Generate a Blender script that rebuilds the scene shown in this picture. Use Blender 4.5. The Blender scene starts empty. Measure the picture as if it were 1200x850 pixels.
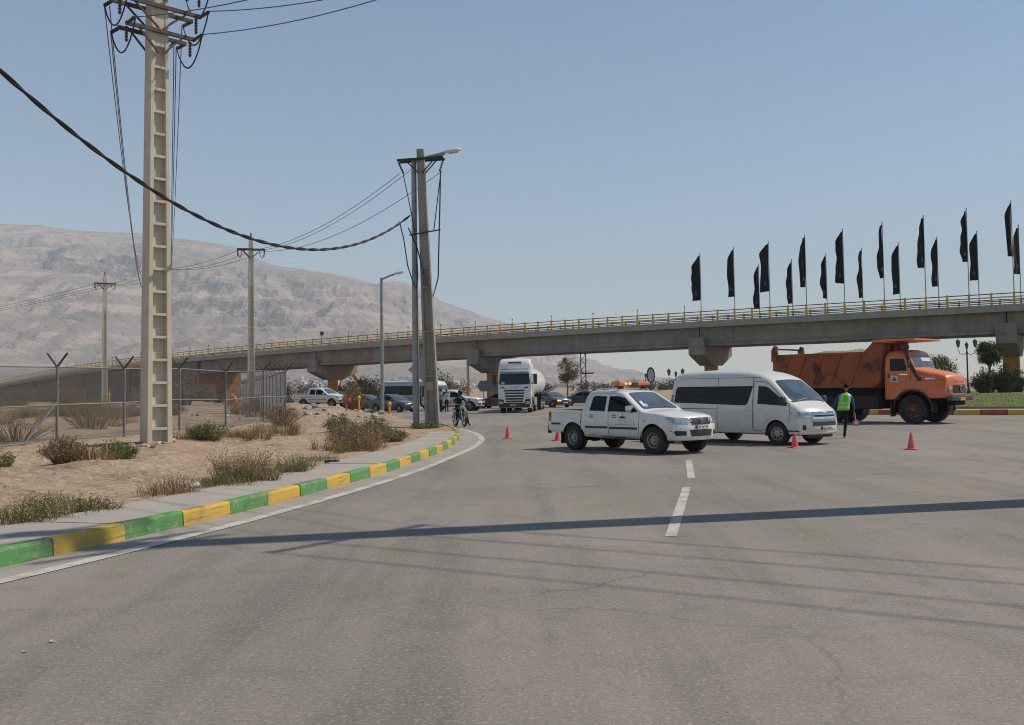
import bpy, bmesh, math, random
import numpy as np
from mathutils import Vector, Matrix
from mathutils.bvhtree import BVHTree

R = math.radians
sc = bpy.context.scene
C = sc.collection

# ---------------------------------------------------------------- camera, world, sun, exposure
cam = bpy.data.objects.new('camera', bpy.data.cameras.new('camera'))
C.objects.link(cam)
cam.data.sensor_fit = 'HORIZONTAL'
cam.data.sensor_width = 36.0
cam.data.lens = 36.0
cam.data.shift_y = -25 / 1200
cam.data.clip_start = 0.1
cam.data.clip_end = 40000
cam.matrix_world = Matrix.Translation((0, 0, 1.8)) @ Matrix.Rotation(R(90) + math.atan(55 / 1200), 4, 'X') @ Matrix.Rotation(-R(0.8), 4, 'Z')
sc.camera = cam

SUN_EL = R(51)
SUN_AZ = R(14)            # measured from +X (right) towards +Y (away)
world = bpy.data.worlds.new('World')
sc.world = world
world.use_nodes = True
wn = world.node_tree
for n in list(wn.nodes):
    wn.nodes.remove(n)
sky = wn.nodes.new('ShaderNodeTexSky')
sky.sky_type = 'NISHITA'
sky.sun_disc = False
sky.sun_elevation = SUN_EL
sky.sun_rotation = R(90) - SUN_AZ
sky.altitude = 0
sky.air_density = 1.2
sky.dust_density = 0.0
sky.ozone_density = 3.0
bg = wn.nodes.new('ShaderNodeBackground')
bg.inputs['Strength'].default_value = 0.1
wo = wn.nodes.new('ShaderNodeOutputWorld')
wn.links.new(sky.outputs['Color'], bg.inputs['Color'])
wn.links.new(bg.outputs['Background'], wo.inputs['Surface'])

sun = bpy.data.objects.new('sun', bpy.data.lights.new('sun', 'SUN'))
C.objects.link(sun)
sun.data.energy = 4.35
sun.data.angle = R(0.5)
sun.data.color = (1.0, 0.91, 0.77)
sdir = Vector((math.cos(SUN_EL) * math.cos(SUN_AZ), math.cos(SUN_EL) * math.sin(SUN_AZ), math.sin(SUN_EL)))
sun.rotation_euler = sdir.to_track_quat('Z', 'Y').to_euler()
sun.location = sdir * 100

sc.view_settings.view_transform = 'Standard'
sc.view_settings.look = 'None'
sc.view_settings.exposure = 0.03
sc.view_settings.gamma = 1.0
sc.view_settings.use_curve_mapping = False
sc.cycles.volume_bounces = 1
sc.cycles.max_bounces = 8
sc.cycles.transparent_max_bounces = 8
sc.cycles.use_denoising = True
sc.cycles.filter_width = 1.0

# ---------------------------------------------------------------- helpers
def tag(o, label=None, cat=None, group=None, kind=None):
    if label: o['label'] = label
    if cat: o['category'] = cat
    if group: o['group'] = group
    if kind: o['kind'] = kind
    return o

def link(o, parent=None):
    C.objects.link(o)
    if parent is not None:
        o.parent = parent
    return o

def thing(name, label, cat, loc=(0, 0, 0), rz=0.0, group=None):
    o = bpy.data.objects.new(name, None)
    o.empty_display_size = 0.2
    link(o)
    o.location = loc
    o.rotation_euler = (0, 0, rz)
    return tag(o, label, cat, group)

def put(name, mesh, parent=None, loc=(0, 0, 0), rot=(0, 0, 0), scale=(1, 1, 1)):
    o = bpy.data.objects.new(name, mesh)
    link(o, parent)
    o.location = loc
    o.rotation_euler = rot
    o.scale = scale
    return o

def copy_tree(o, parent=None):
    c = o.copy()
    link(c)
    c.parent = parent
    for ch in list(o.children):
        copy_tree(ch, c)
    return c

_mats = {}
def mat(name, col, rough=0.6, metal=0.0, var=0.0, vscale=4.0, bump=0.0, bscale=60.0, coat=0.0, col2=None,
        dust=0.0, dustcol=(0.36, 0.29, 0.21), spec=0.5, emit=None, estr=0.0, detail=6.0, rvar=0.0, lo=0.35, hi=0.65):
    if name in _mats:
        return _mats[name]
    m = bpy.data.materials.new(name)
    m.use_nodes = True
    nt = m.node_tree
    b = nt.nodes['Principled BSDF']
    b.inputs['Roughness'].default_value = rough
    b.inputs['Metallic'].default_value = metal
    b.inputs['Specular IOR Level'].default_value = spec
    b.inputs['Coat Weight'].default_value = coat
    b.inputs['Coat Roughness'].default_value = 0.08
    col = tuple(col) + (1,)
    b.inputs['Base Color'].default_value = col
    tc = nt.nodes.new('ShaderNodeTexCoord')
    cur = None
    if var or col2:
        n = nt.nodes.new('ShaderNodeTexNoise')
        n.inputs['Scale'].default_value = vscale
        n.inputs['Detail'].default_value = detail
        n.inputs['Roughness'].default_value = 0.6
        nt.links.new(tc.outputs['Object'], n.inputs['Vector'])
        r = nt.nodes.new('ShaderNodeValToRGB')
        r.color_ramp.elements[0].position = lo
        r.color_ramp.elements[1].position = hi
        if col2:
            r.color_ramp.elements[0].color = col
            r.color_ramp.elements[1].color = tuple(col2) + (1,)
        else:
            r.color_ramp.elements[0].color = tuple(c * (1 - var) for c in col[:3]) + (1,)
            r.color_ramp.elements[1].color = tuple(min(1, c * (1 + var)) for c in col[:3]) + (1,)
        nt.links.new(n.outputs['Fac'], r.inputs['Fac'])
        cur = r.outputs['Color']
    if dust:
        n = nt.nodes.new('ShaderNodeTexNoise')
        n.inputs['Scale'].default_value = 2.3
        n.inputs['Detail'].default_value = 8
        nt.links.new(tc.outputs['Object'], n.inputs['Vector'])
        mr = nt.nodes.new('ShaderNodeMapRange')
        mr.inputs['From Min'].default_value = 0.35
        mr.inputs['From Max'].default_value = 0.7
        mr.inputs['To Max'].default_value = dust
        nt.links.new(n.outputs['Fac'], mr.inputs['Value'])
        mx = nt.nodes.new('ShaderNodeMixRGB')
        mx.inputs['Color1'].default_value = col
        mx.inputs['Color2'].default_value = tuple(dustcol) + (1,)
        nt.links.new(mr.outputs['Result'], mx.inputs['Fac'])
        if cur is not None:
            nt.links.new(cur, mx.inputs['Color1'])
        cur = mx.outputs['Color']
        ma = nt.nodes.new('ShaderNodeMapRange')
        ma.inputs['To Min'].default_value = rough
        ma.inputs['To Max'].default_value = min(1, rough + 0.45)
        nt.links.new(mr.outputs['Result'], ma.inputs['Value'])
        nt.links.new(ma.outputs['Result'], b.inputs['Roughness'])
    if cur is not None:
        nt.links.new(cur, b.inputs['Base Color'])
    if bump:
        n2 = nt.nodes.new('ShaderNodeTexNoise')
        n2.inputs['Scale'].default_value = bscale
        n2.inputs['Detail'].default_value = 8
        nt.links.new(tc.outputs['Object'], n2.inputs['Vector'])
        bp = nt.nodes.new('ShaderNodeBump')
        bp.inputs['Strength'].default_value = bump
        bp.inputs['Distance'].default_value = 0.02
        nt.links.new(n2.outputs['Fac'], bp.inputs['Height'])
        nt.links.new(bp.outputs['Normal'], b.inputs['Normal'])
    if emit:
        b.inputs['Emission Color'].default_value = tuple(emit) + (1,)
        b.inputs['Emission Strength'].default_value = estr
    _mats[name] = m
    return m

def smooth_mesh(me, angle=40):
    me.shade_smooth()
    me.set_sharp_from_angle(angle=R(angle))

class MB:
    def __init__(s):
        s.v = []; s.f = []; s.m = []
    def add(s, verts, faces, mi=0):
        k = len(s.v)
        s.v.extend([tuple(p) for p in verts])
        s.f.extend([tuple(i + k for i in f) for f in faces])
        s.m.extend([mi] * len(faces))
        return s
    def box(s, c, d, rz=0.0, mi=0, M=None):
        x, y, z = d[0] / 2, d[1] / 2, d[2] / 2
        P = [Vector((sx * x, sy * y, sz * z)) for sz in (-1, 1) for sx, sy in ((-1, -1), (1, -1), (1, 1), (-1, 1))]
        A = M if M is not None else Matrix.Rotation(rz, 3, 'Z')
        P = [A @ p + Vector(c) for p in P]
        return s.add(P, [(3, 2, 1, 0), (4, 5, 6, 7), (0, 1, 5, 4), (1, 2, 6, 5), (2, 3, 7, 6), (3, 0, 4, 7)], mi)
    def bb(s, a, b, mi=0):
        return s.box([(a[i] + b[i]) / 2 for i in range(3)], [abs(b[i] - a[i]) for i in range(3)], mi=mi)
    def beam(s, a, b, w, h, mi=0, w1=None, h1=None, up=(0, 0, 1)):
        a = Vector(a); b = Vector(b)
        d = (b - a).normalized()
        u = Vector(up)
        if abs(d.dot(u)) > 0.98:
            u = Vector((0, 1, 0))
        x = d.cross(u).normalized()
        z = x.cross(d).normalized()
        w1 = w if w1 is None else w1
        h1 = h if h1 is None else h1
        P = []
        for p, ww, hh in ((a, w, h), (b, w1, h1)):
            for sx, sz in ((-1, -1), (1, -1), (1, 1), (-1, 1)):
                P.append(p + x * sx * ww / 2 + z * sz * hh / 2)
        return s.add(P, [(3, 2, 1, 0), (4, 5, 6, 7), (0, 1, 5, 4), (1, 2, 6, 5), (2, 3, 7, 6), (3, 0, 4, 7)], mi)
    def cyl(s, a, b, r0, r1=None, n=12, mi=0, cap=True):
        a = Vector(a); b = Vector(b)
        r1 = r0 if r1 is None else r1
        d = (b - a).normalized()
        u = Vector((0, 0, 1)) if abs(d.z) < 0.95 else Vector((1, 0, 0))
        x = d.cross(u).normalized()
        y = d.cross(x).normalized()
        P = []
        for p, r in ((a, r0), (b, r1)):
            for i in range(n):
                t = 2 * math.pi * i / n
                P.append(p + x * r * math.cos(t) + y * r * math.sin(t))
        F = [(i, (i + 1) % n, n + (i + 1) % n, n + i) for i in range(n)]
        if cap:
            F += [tuple(range(n - 1, -1, -1)), tuple(range(n, 2 * n))]
        return s.add(P, F, mi)
    def tube(s, pts, r, n=6, mi=0, radii=None):
        pts = [Vector(p) for p in pts]
        P = []; F = []
        px = None
        for i, p in enumerate(pts):
            d = (pts[min(i + 1, len(pts) - 1)] - pts[max(i - 1, 0)]).normalized()
            if px is None:
                u = Vector((0, 0, 1)) if abs(d.z) < 0.9 else Vector((1, 0, 0))
                px = d.cross(u).normalized()
            else:
                px = (px - d * px.dot(d))
                px = px.normalized() if px.length > 1e-6 else d.orthogonal().normalized()
            y = d.cross(px)
            rr = radii[i] if radii else r
            for k in range(n):
                t = 2 * math.pi * k / n
                P.append(p + px * rr * math.cos(t) + y * rr * math.sin(t))
        for i in range(len(pts) - 1):
            for k in range(n):
                F.append((i * n + k, i * n + (k + 1) % n, (i + 1) * n + (k + 1) % n, (i + 1) * n + k))
        F += [tuple(range(n - 1, -1, -1)), tuple(range((len(pts) - 1) * n, len(pts) * n))]
        return s.add(P, F, mi)
    def lathe(s, prof, M=None, n=20, mi=0, closed=False):
        M = M or Matrix.Identity(4)
        P = []; F = []
        k = len(prof)
        for i in range(n):
            t = 2 * math.pi * i / n
            for r, z in prof:
                P.append(M @ Vector((r * math.cos(t), r * math.sin(t), z)))
        for i in range(n):
            j = (i + 1) % n
            for q in range(k if closed else k - 1):
                q2 = (q + 1) % k
                F.append((i * k + q, j * k + q, j * k + q2, i * k + q2))
        return s.add(P, F, mi)
    def prism(s, poly, O, U, V, N, t0, t1, mi=0):
        O, U, V, N = Vector(O), Vector(U), Vector(V), Vector(N)
        n = len(poly)
        P = [O + U * a + V * b + N * t0 for a, b in poly] + [O + U * a + V * b + N * t1 for a, b in poly]
        F = [tuple(range(n - 1, -1, -1)), tuple(range(n, 2 * n))] + [(i, (i + 1) % n, n + (i + 1) % n, n + i) for i in range(n)]
        return s.add(P, F, mi)
    def mesh(s, name, mats, smooth=None):
        me = bpy.data.meshes.new(name)
        me.from_pydata(s.v, [], s.f)
        for m in (mats if isinstance(mats, (list, tuple)) else [mats]):
            me.materials.append(m)
        if any(s.m):
            me.polygons.foreach_set('material_index', s.m)
        me.validate()
        bm = bmesh.new(); bm.from_mesh(me)
        bmesh.ops.recalc_face_normals(bm, faces=bm.faces)
        bm.to_mesh(me); bm.free()
        if smooth:
            smooth_mesh(me, smooth)
        me.update()
        return me
    def build(s, name, mats, parent=None, smooth=None, bevel=0.0, seg=2, loc=(0, 0, 0), rot=(0, 0, 0)):
        o = put(name, s.mesh(name, mats, smooth), parent, loc, rot)
        if bevel:
            b = o.modifiers.new('bevel', 'BEVEL')
            b.width = bevel; b.segments = seg
            b.limit_method = 'ANGLE'; b.angle_limit = R(35)
            b.harden_normals = False
        return o

# numpy noise
_lc = {}
def _lat(seed, n=256):
    if seed not in _lc:
        _lc[seed] = np.random.RandomState(seed).rand(n, n)
    return _lc[seed]
def vnoise(x, y, seed=0):
    L = _lat(seed)
    xi = np.floor(x).astype(int); yi = np.floor(y).astype(int)
    fx = x - xi; fy = y - yi
    fx = fx * fx * (3 - 2 * fx); fy = fy * fy * (3 - 2 * fy)
    g = lambda a, b: L[a % 256, b % 256]
    return (g(xi, yi) * (1 - fx) + g(xi + 1, yi) * fx) * (1 - fy) + (g(xi, yi + 1) * (1 - fx) + g(xi + 1, yi + 1) * fx) * fy
def fbm(x, y, seed=0, o=5, gain=0.5, ridged=False):
    a = 1.0; t = 0; s = 0
    for i in range(o):
        n = vnoise(x * 2 ** i + 17 * i, y * 2 ** i + 31 * i, seed + i)
        if ridged:
            n = 1 - np.abs(2 * n - 1)
        t = t + a * n; s += a; a *= gain
    return t / s
def sstep(a, b, x):
    t = np.clip((x - a) / (b - a), 0, 1)
    return t * t * (3 - 2 * t)
def poly_sd(px, py, poly):
    """signed distance, positive outside"""
    d = np.full(px.shape, 1e9); ins = np.zeros(px.shape, bool)
    n = len(poly)
    for i in range(n):
        ax, ay = poly[i]; bx, by = poly[(i + 1) % n]
        ex, ey = bx - ax, by - ay
        t = np.clip(((px - ax) * ex + (py - ay) * ey) / (ex * ex + ey * ey + 1e-12), 0, 1)
        d = np.minimum(d, np.hypot(px - ax - t * ex, py - ay - t * ey))
        c = ((ay > py) != (by > py)) & (px < (bx - ax) * (py - ay) / ((by - ay) if abs(by - ay) > 1e-12 else 1e-12) + ax)
        ins ^= c
    return np.where(ins, -d, d)
def line_d(px, py, pts):
    d = np.full(px.shape, 1e9)
    for (ax, ay), (bx, by) in zip(pts, pts[1:]):
        ex, ey = bx - ax, by - ay
        t = np.clip(((px - ax) * ex + (py - ay) * ey) / (ex * ex + ey * ey + 1e-12), 0, 1)
        d = np.minimum(d, np.hypot(px - ax - t * ex, py - ay - t * ey))
    return d
def catmull(pts, step=0.25):
    P = [Vector((p[0], p[1])) for p in pts]
    P = [P[0] * 2 - P[1]] + P + [P[-1] * 2 - P[-2]]
    out = []
    for i in range(1, len(P) - 2):
        k = max(2, int((P[i + 1] - P[i]).length / step))
        for j in range(k):
            t = j / k
            a, b, c, d = P[i - 1], P[i], P[i + 1], P[i + 2]
            out.append(0.5 * ((2 * b) + (c - a) * t + (2 * a - 5 * b + 4 * c - d) * t * t + (3 * b - a - 3 * c + d) * t ** 3))
    out.append(P[-2])
    return out
class Path:
    def __init__(s, pts):
        s.p = [Vector((p[0], p[1])) for p in pts]
        s.s = [0.0]
        for a, b in zip(s.p, s.p[1:]):
            s.s.append(s.s[-1] + (b - a).length)
        s.L = s.s[-1]
        s.X = [p.x for p in s.p]; s.Y = [p.y for p in s.p]
    def at(s, d, off=0.0):
        """point at arc length d, off metres to the right"""
        x = np.interp(d, s.s, s.X); y = np.interp(d, s.s, s.Y)
        e = 0.15
        a = Vector((np.interp(d - e, s.s, s.X), np.interp(d - e, s.s, s.Y)))
        b = Vector((np.interp(d + e, s.s, s.X), np.interp(d + e, s.s, s.Y)))
        t = (b - a).normalized()
        return Vector((x + t.y * off, y - t.x * off))
    def near(s, q):
        i = min(range(len(s.p)), key=lambda i: (s.p[i] - Vector(q)).length)
        return s.s[i]
def sheet(name, polys, z, m, parent=None, kind=None):
    mb = MB()
    for p in polys:
        mb.add([(a, b, z) for a, b in p], [tuple(range(len(p)))])
    me = mb.mesh(name, m)
    bm = bmesh.new(); bm.from_mesh(me)
    bmesh.ops.triangulate(bm, faces=bm.faces, ngon_method='EAR_CLIP')
    for f in bm.faces:
        if f.normal.z < 0: f.normal_flip()
    bm.to_mesh(me); bm.free()
    o = put(name, me, parent)
    if kind: o['kind'] = kind
    return o
def text_mesh(body, size, m, extrude=0.004):
    cu = bpy.data.curves.new('lettering', 'FONT')
    cu.body = body; cu.size = size; cu.extrude = extrude
    cu.align_x = 'CENTER'; cu.align_y = 'CENTER'
    o = bpy.data.objects.new('lettering_source', cu)
    C.objects.link(o)
    dg = bpy.context.evaluated_depsgraph_get()
    me = bpy.data.meshes.new_from_object(o.evaluated_get(dg))
    bpy.data.objects.remove(o)
    me.materials.clear(); me.materials.append(m)
    return me

# ---------------------------------------------------------------- surface materials
def noise_mat(name, layers, rough=0.9, bump=((80, 0.3, 0.01),), spec=0.3, base=(0.2, 0.2, 0.2)):
    """layers: (scale xyz, detail, lo, hi, colour, amount) mixed one over another by noise"""
    m = bpy.data.materials.new(name); m.use_nodes = True
    nt = m.node_tree; b = nt.nodes['Principled BSDF']
    b.inputs['Roughness'].default_value = rough
    b.inputs['Specular IOR Level'].default_value = spec
    tc = nt.nodes.new('ShaderNodeTexCoord')
    prev = None
    for (scl, det, lo, hi, colr, amt) in layers:
        mp = nt.nodes.new('ShaderNodeMapping')
        if isinstance(scl, (int, float)): scl = (scl, scl, scl)
        rot = scl[3] if len(scl) > 3 else 0
        mp.inputs['Scale'].default_value = scl[:3]
        mp.inputs['Rotation'].default_value = (0, 0, rot)
        mp.vector_type = 'TEXTURE' if False else 'POINT'
        nt.links.new(tc.outputs['Object'], mp.inputs['Vector'])
        n = nt.nodes.new('ShaderNodeTexNoise')
        n.inputs['Scale'].default_value = 1.0
        n.inputs['Detail'].default_value = det
        n.inputs['Roughness'].default_value = 0.62
        nt.links.new(mp.outputs['Vector'], n.inputs['Vector'])
        mr = nt.nodes.new('ShaderNodeMapRange')
        mr.inputs['From Min'].default_value = lo; mr.inputs['From Max'].default_value = hi
        mr.inputs['To Max'].default_value = amt
        nt.links.new(n.outputs['Fac'], mr.inputs['Value'])
        mx = nt.nodes.new('ShaderNodeMixRGB')
        mx.inputs['Color1'].default_value = tuple(base) + (1,)
        mx.inputs['Color2'].default_value = tuple(colr) + (1,)
        nt.links.new(mr.outputs['Result'], mx.inputs['Fac'])
        if prev is not None: nt.links.new(prev, mx.inputs['Color1'])
        prev = mx.outputs['Color']
    nt.links.new(prev, b.inputs['Base Color'])
    pn = None
    for (s_, st, dist) in bump:
        n = nt.nodes.new('ShaderNodeTexNoise')
        n.inputs['Scale'].default_value = s_; n.inputs['Detail'].default_value = 6
        nt.links.new(tc.outputs['Object'], n.inputs['Vector'])
        bp = nt.nodes.new('ShaderNodeBump')
        bp.inputs['Strength'].default_value = st; bp.inputs['Distance'].default_value = dist
        nt.links.new(n.outputs['Fac'], bp.inputs['Height'])
        if pn is not None: nt.links.new(pn, bp.inputs['Normal'])
        pn = bp.outputs['Normal']
    if pn is not None: nt.links.new(pn, b.inputs['Normal'])
    return m

M_ASPH = noise_mat('asphalt', [
    (0.12, 6, 0.38, 0.64, (0.265, 0.232, 0.195), 1.0),
    ((1.1, 0.09, 1, R(14)), 6, 0.48, 0.70, (0.135, 0.12, 0.104), 0.75),
    ((0.6, 0.06, 1, R(-24)), 7, 0.5, 0.74, (0.27, 0.24, 0.205), 0.6),
    (1.7, 9, 0.53, 0.72, (0.13, 0.115, 0.10), 0.5),
    (30, 4, 0.52, 0.70, (0.37, 0.33, 0.28), 0.75),
    (42, 3, 0.58, 0.70, (0.06, 0.055, 0.05), 0.8)], rough=0.88, bump=((70, 0.5, 0.006), (9, 0.25, 0.01)), base=(0.19, 0.17, 0.147))
def add_cracks(m, scale, width, amt, warp=0.35):
    nt = m.node_tree; b = nt.nodes['Principled BSDF']
    prev = b.inputs['Base Color'].links[0].from_socket
    tc = nt.nodes.new('ShaderNodeTexCoord')
    nz = nt.nodes.new('ShaderNodeTexNoise'); nz.inputs['Scale'].default_value = 1.1; nz.inputs['Detail'].default_value = 6
    nt.links.new(tc.outputs['Object'], nz.inputs['Vector'])
    mx = nt.nodes.new('ShaderNodeMixRGB'); mx.blend_type = 'ADD'; mx.inputs['Fac'].default_value = warp * 4
    nt.links.new(tc.outputs['Object'], mx.inputs['Color1']); nt.links.new(nz.outputs['Color'], mx.inputs['Color2'])
    vo = nt.nodes.new('ShaderNodeTexVoronoi'); vo.feature = 'DISTANCE_TO_EDGE'; vo.inputs['Scale'].default_value = scale
    nt.links.new(mx.outputs['Color'], vo.inputs['Vector'])
    mr = nt.nodes.new('ShaderNodeMapRange'); mr.inputs['From Min'].default_value = 0.0; mr.inputs['From Max'].default_value = width
    mr.inputs['To Min'].default_value = amt; mr.inputs['To Max'].default_value = 0.0
    nt.links.new(vo.outputs['Distance'], mr.inputs['Value'])
    n2 = nt.nodes.new('ShaderNodeTexNoise'); n2.inputs['Scale'].default_value = 0.16; n2.inputs['Detail'].default_value = 3
    nt.links.new(tc.outputs['Object'], n2.inputs['Vector'])
    m2 = nt.nodes.new('ShaderNodeMapRange'); m2.inputs['From Min'].default_value = 0.45; m2.inputs['From Max'].default_value = 0.62
    nt.links.new(n2.outputs['Fac'], m2.inputs['Value'])
    mu = nt.nodes.new('ShaderNodeMath'); mu.operation = 'MULTIPLY'
    nt.links.new(mr.outputs['Result'], mu.inputs[0]); nt.links.new(m2.outputs['Result'], mu.inputs[1])
    m3 = nt.nodes.new('ShaderNodeMixRGB'); m3.inputs['Color2'].default_value = (0.05, 0.045, 0.04, 1)
    nt.links.new(mu.outputs['Value'], m3.inputs['Fac']); nt.links.new(prev, m3.inputs['Color1'])
    nt.links.new(m3.outputs['Color'], b.inputs['Base Color'])
add_cracks(M_ASPH, 0.33, 0.010, 0.5)
M_DIRT = noise_mat('dirt', [
    (0.25, 6, 0.35, 0.7, (0.40, 0.295, 0.20), 1.0),
    (0.9, 9, 0.46, 0.66, (0.22, 0.155, 0.10), 0.8),
    (5, 9, 0.5, 0.66, (0.50, 0.40, 0.30), 0.75), (11, 9, 0.56, 0.68, (0.15, 0.11, 0.075), 0.6),
    (0.02, 4, 0.5, 0.7, (0.27, 0.24, 0.16), 0.45)], rough=0.97, bump=((1.6, 1.0, 0.14), (7, 1.0, 0.06), (30, 0.8, 0.02)), base=(0.34, 0.25, 0.17), spec=0.1)
M_WALK = noise_mat('sidewalk_concrete', [
    (0.8, 7, 0.4, 0.7, (0.40, 0.36, 0.31), 1.0), (9, 6, 0.5, 0.8, (0.27, 0.24, 0.20), 0.6)], rough=0.9, bump=((40, 0.3, 0.005),), base=(0.34, 0.305, 0.26))
M_GUT = noise_mat('dusty_gutter', [
    (0.7, 7, 0.4, 0.7, (0.38, 0.335, 0.28), 1.0), (5, 8, 0.5, 0.7, (0.22, 0.2, 0.175), 0.75)], rough=0.95, bump=((60, 0.4, 0.005),), base=(0.29, 0.26, 0.225))
M_WHITE = noise_mat('worn_white_paint', [
    (2.2, 9, 0.47, 0.66, (0.27, 0.24, 0.205), 0.85), (30, 4, 0.48, 0.68, (0.28, 0.25, 0.215), 0.65)], rough=0.8, bump=((80, 0.3, 0.004),), base=(0.52, 0.49, 0.44))
def kerb_paint(name, c):
    return noise_mat(name, [(1.2, 7, 0.42, 0.72, tuple(x * 0.6 + 0.07 for x in c), 0.95),
                            ((1.3, 1.3, 26), 8, 0.53, 0.66, (0.14, 0.115, 0.085), 0.75),
                            (9, 8, 0.56, 0.66, (0.36, 0.31, 0.24), 0.65), (2.5, 8, 0.58, 0.7, (0.30, 0.25, 0.185), 0.7)], rough=0.75, bump=((30, 0.4, 0.008),), base=c)
M_KG = kerb_paint('green_kerb_paint', (0.085, 0.27, 0.075))
M_KY = kerb_paint('yellow_kerb_paint', (0.58, 0.37, 0.05))
M_KY2 = kerb_paint('bright_yellow_kerb_paint', (0.78, 0.50, 0.05))
M_KR = kerb_paint('red_kerb_paint', (0.52, 0.07, 0.03))
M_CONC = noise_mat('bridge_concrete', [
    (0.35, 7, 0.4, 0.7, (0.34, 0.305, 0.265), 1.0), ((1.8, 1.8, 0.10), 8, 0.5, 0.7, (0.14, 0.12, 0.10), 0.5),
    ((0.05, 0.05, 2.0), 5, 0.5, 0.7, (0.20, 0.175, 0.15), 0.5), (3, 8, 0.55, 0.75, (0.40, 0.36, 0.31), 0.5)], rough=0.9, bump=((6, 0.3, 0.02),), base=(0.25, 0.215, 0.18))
M_POLE = noise_mat('pole_concrete', [
    (2.0, 7, 0.4, 0.7, (0.60, 0.54, 0.43), 1.0), ((9, 9, 0.8), 6, 0.54, 0.75, (0.36, 0.31, 0.24), 0.7)], rough=0.9, bump=((25, 0.4, 0.01),), base=(0.52, 0.46, 0.365))
M_POLE2 = noise_mat('old_pole_concrete', [
    (2.0, 7, 0.4, 0.7, (0.33, 0.30, 0.255), 1.0), ((9, 9, 0.8), 6, 0.52, 0.75, (0.18, 0.16, 0.135), 0.7)], rough=0.9, bump=((25, 0.4, 0.01),), base=(0.28, 0.25, 0.21))
M_ORG = noise_mat('ochre_pier_paint', [
    (0.9, 7, 0.4, 0.7, (0.42, 0.20, 0.055), 1.0), ((3, 3, .3), 7, 0.5, 0.75, (0.30, 0.13, 0.04), 0.6)], rough=0.8, base=(0.48, 0.22, 0.05), bump=())
M_YEL = mat('yellow_rail_paint', (0.62, 0.36, 0.03), 0.55, var=0.2, vscale=3)
M_GRN = mat('green_rail_paint', (0.055, 0.105, 0.06), 0.55, var=0.2, vscale=3)
M_STEEL = mat('galvanised_steel', (0.20, 0.20, 0.20), 0.6, metal=0.3, var=0.2, vscale=6)
M_LSTEEL = mat('lamp_post_steel', (0.27, 0.285, 0.29), 0.5, metal=0.4, var=0.15, vscale=5)
M_DARK = mat('dark_metal', (0.03, 0.03, 0.032), 0.5, metal=0.3)
M_RUST = mat('rusty_steel', (0.085, 0.06, 0.05), 0.8, var=0.3, vscale=8)
M_BLACKRUB = mat('black_cable_rubber', (0.012, 0.012, 0.013), 0.55)
M_WIRE = mat('aluminium_wire', (0.075, 0.075, 0.08), 0.5, metal=0.3)
M_INS = mat('insulator', (0.06, 0.045, 0.035), 0.35)
M_FLAG = mat('black_flag_cloth', (0.008, 0.008, 0.01), 0.9, var=0.3, vscale=3)
M_FLAGE = mat('flag_emblem_grey', (0.10, 0.10, 0.11), 0.9)

# ---------------------------------------------------------------- roads, kerb, ground
KERB = Path(catmull([(-9.6, -2.5), (-8.05, 2.5), (-6.6, 7.0), (-5.37, 10.77), (-4.72, 12.95), (-4.12, 15.3), (-3.37, 18.95), (-2.76, 22.6),
                     (-2.33, 26.5), (-2.05, 29.8), (-1.92, 33.0), (-1.91, 36.0), (-2.02, 39.0), (-2.3, 42.2), (-2.85, 46), (-3.9, 51), (-5.0, 55.5)], 0.3))
ROAD = [tuple(p) for p in KERB.p[::4]] + [tuple(KERB.p[-1])] + [(-7.0, 62), (-9.0, 70), (-11.0, 79), (-13.6, 86), (-15, 94), (-14, 100), (-5, 104),
        (-2, 125), (4, 180), (12, 330), (24, 330), (19, 180), (17, 122), (30, 110), (70, 108), (140, 108), (140, -40), (-14, -40), (-11, -8)]
asphalt = sheet('asphalt_road', [ROAD], 0.0, M_ASPH, kind='structure')

def ground_z(X, Y):
    sd = poly_sd(X, Y, ROAD)
    dk = line_d(X, Y, [tuple(p) for p in KERB.p[::3]])
    nk = (dk < 3.0) & (Y < 57)
    z = np.where(nk, -0.3 + 0.38 * sstep(0.3, 2.0, sd), -0.3 + 0.38 * sstep(-1.8, 0.9, sd))
    side = (X < 0) & (sd > 0.5) & (Y < 62)
    z = np.where(side & (dk < 60), 0.172 + 0.21 * sstep(1.5, 7.0, dk), z)
    z = z + np.where(side & (dk > 0.9) & (dk < 60), (fbm(X * 0.9, Y * 0.9, 3, 5, 0.6) - 0.5) * 0.32 * sstep(1.5, 3.0, dk), 0)
    far = sstep(0.8, 6, sd)
    z = z + np.where(side, 0, far * (0.25 + (fbm(X * 0.12, Y * 0.12, 9, 5) - 0.5) * 0.7))
    for (mx, my, r, h) in ((-14.5, 76, 3.0, 0.65), (-11.8, 71.5, 1.8, 0.5), (-18.5, 79, 3.0, 0.45), (-24, 82, 4.5, 0.45), (-10.2, 67.5, 1.5, 0.45),
                           (-13.2, 70, 1.6, 0.4), (-16.5, 73, 2.2, 0.3), (-9.5, 27.7, 0.7, 0.22), (-21, 95, 5, 0.3), (-16.6, 90, 3.5, 0.25), (-12.6, 66, 2.0, 0.35), (-11, 62, 1.6, 0.3)):
        d2 = ((X - mx) ** 2 + (Y - my) ** 2) / (r * r)
        z = z + 0.7 * h * np.exp(-d2) * (0.75 + 0.5 * fbm(X * 1.3, Y * 1.3, 21, 4)) * sstep(0.3, 2.2, sd)
    return z

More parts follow.
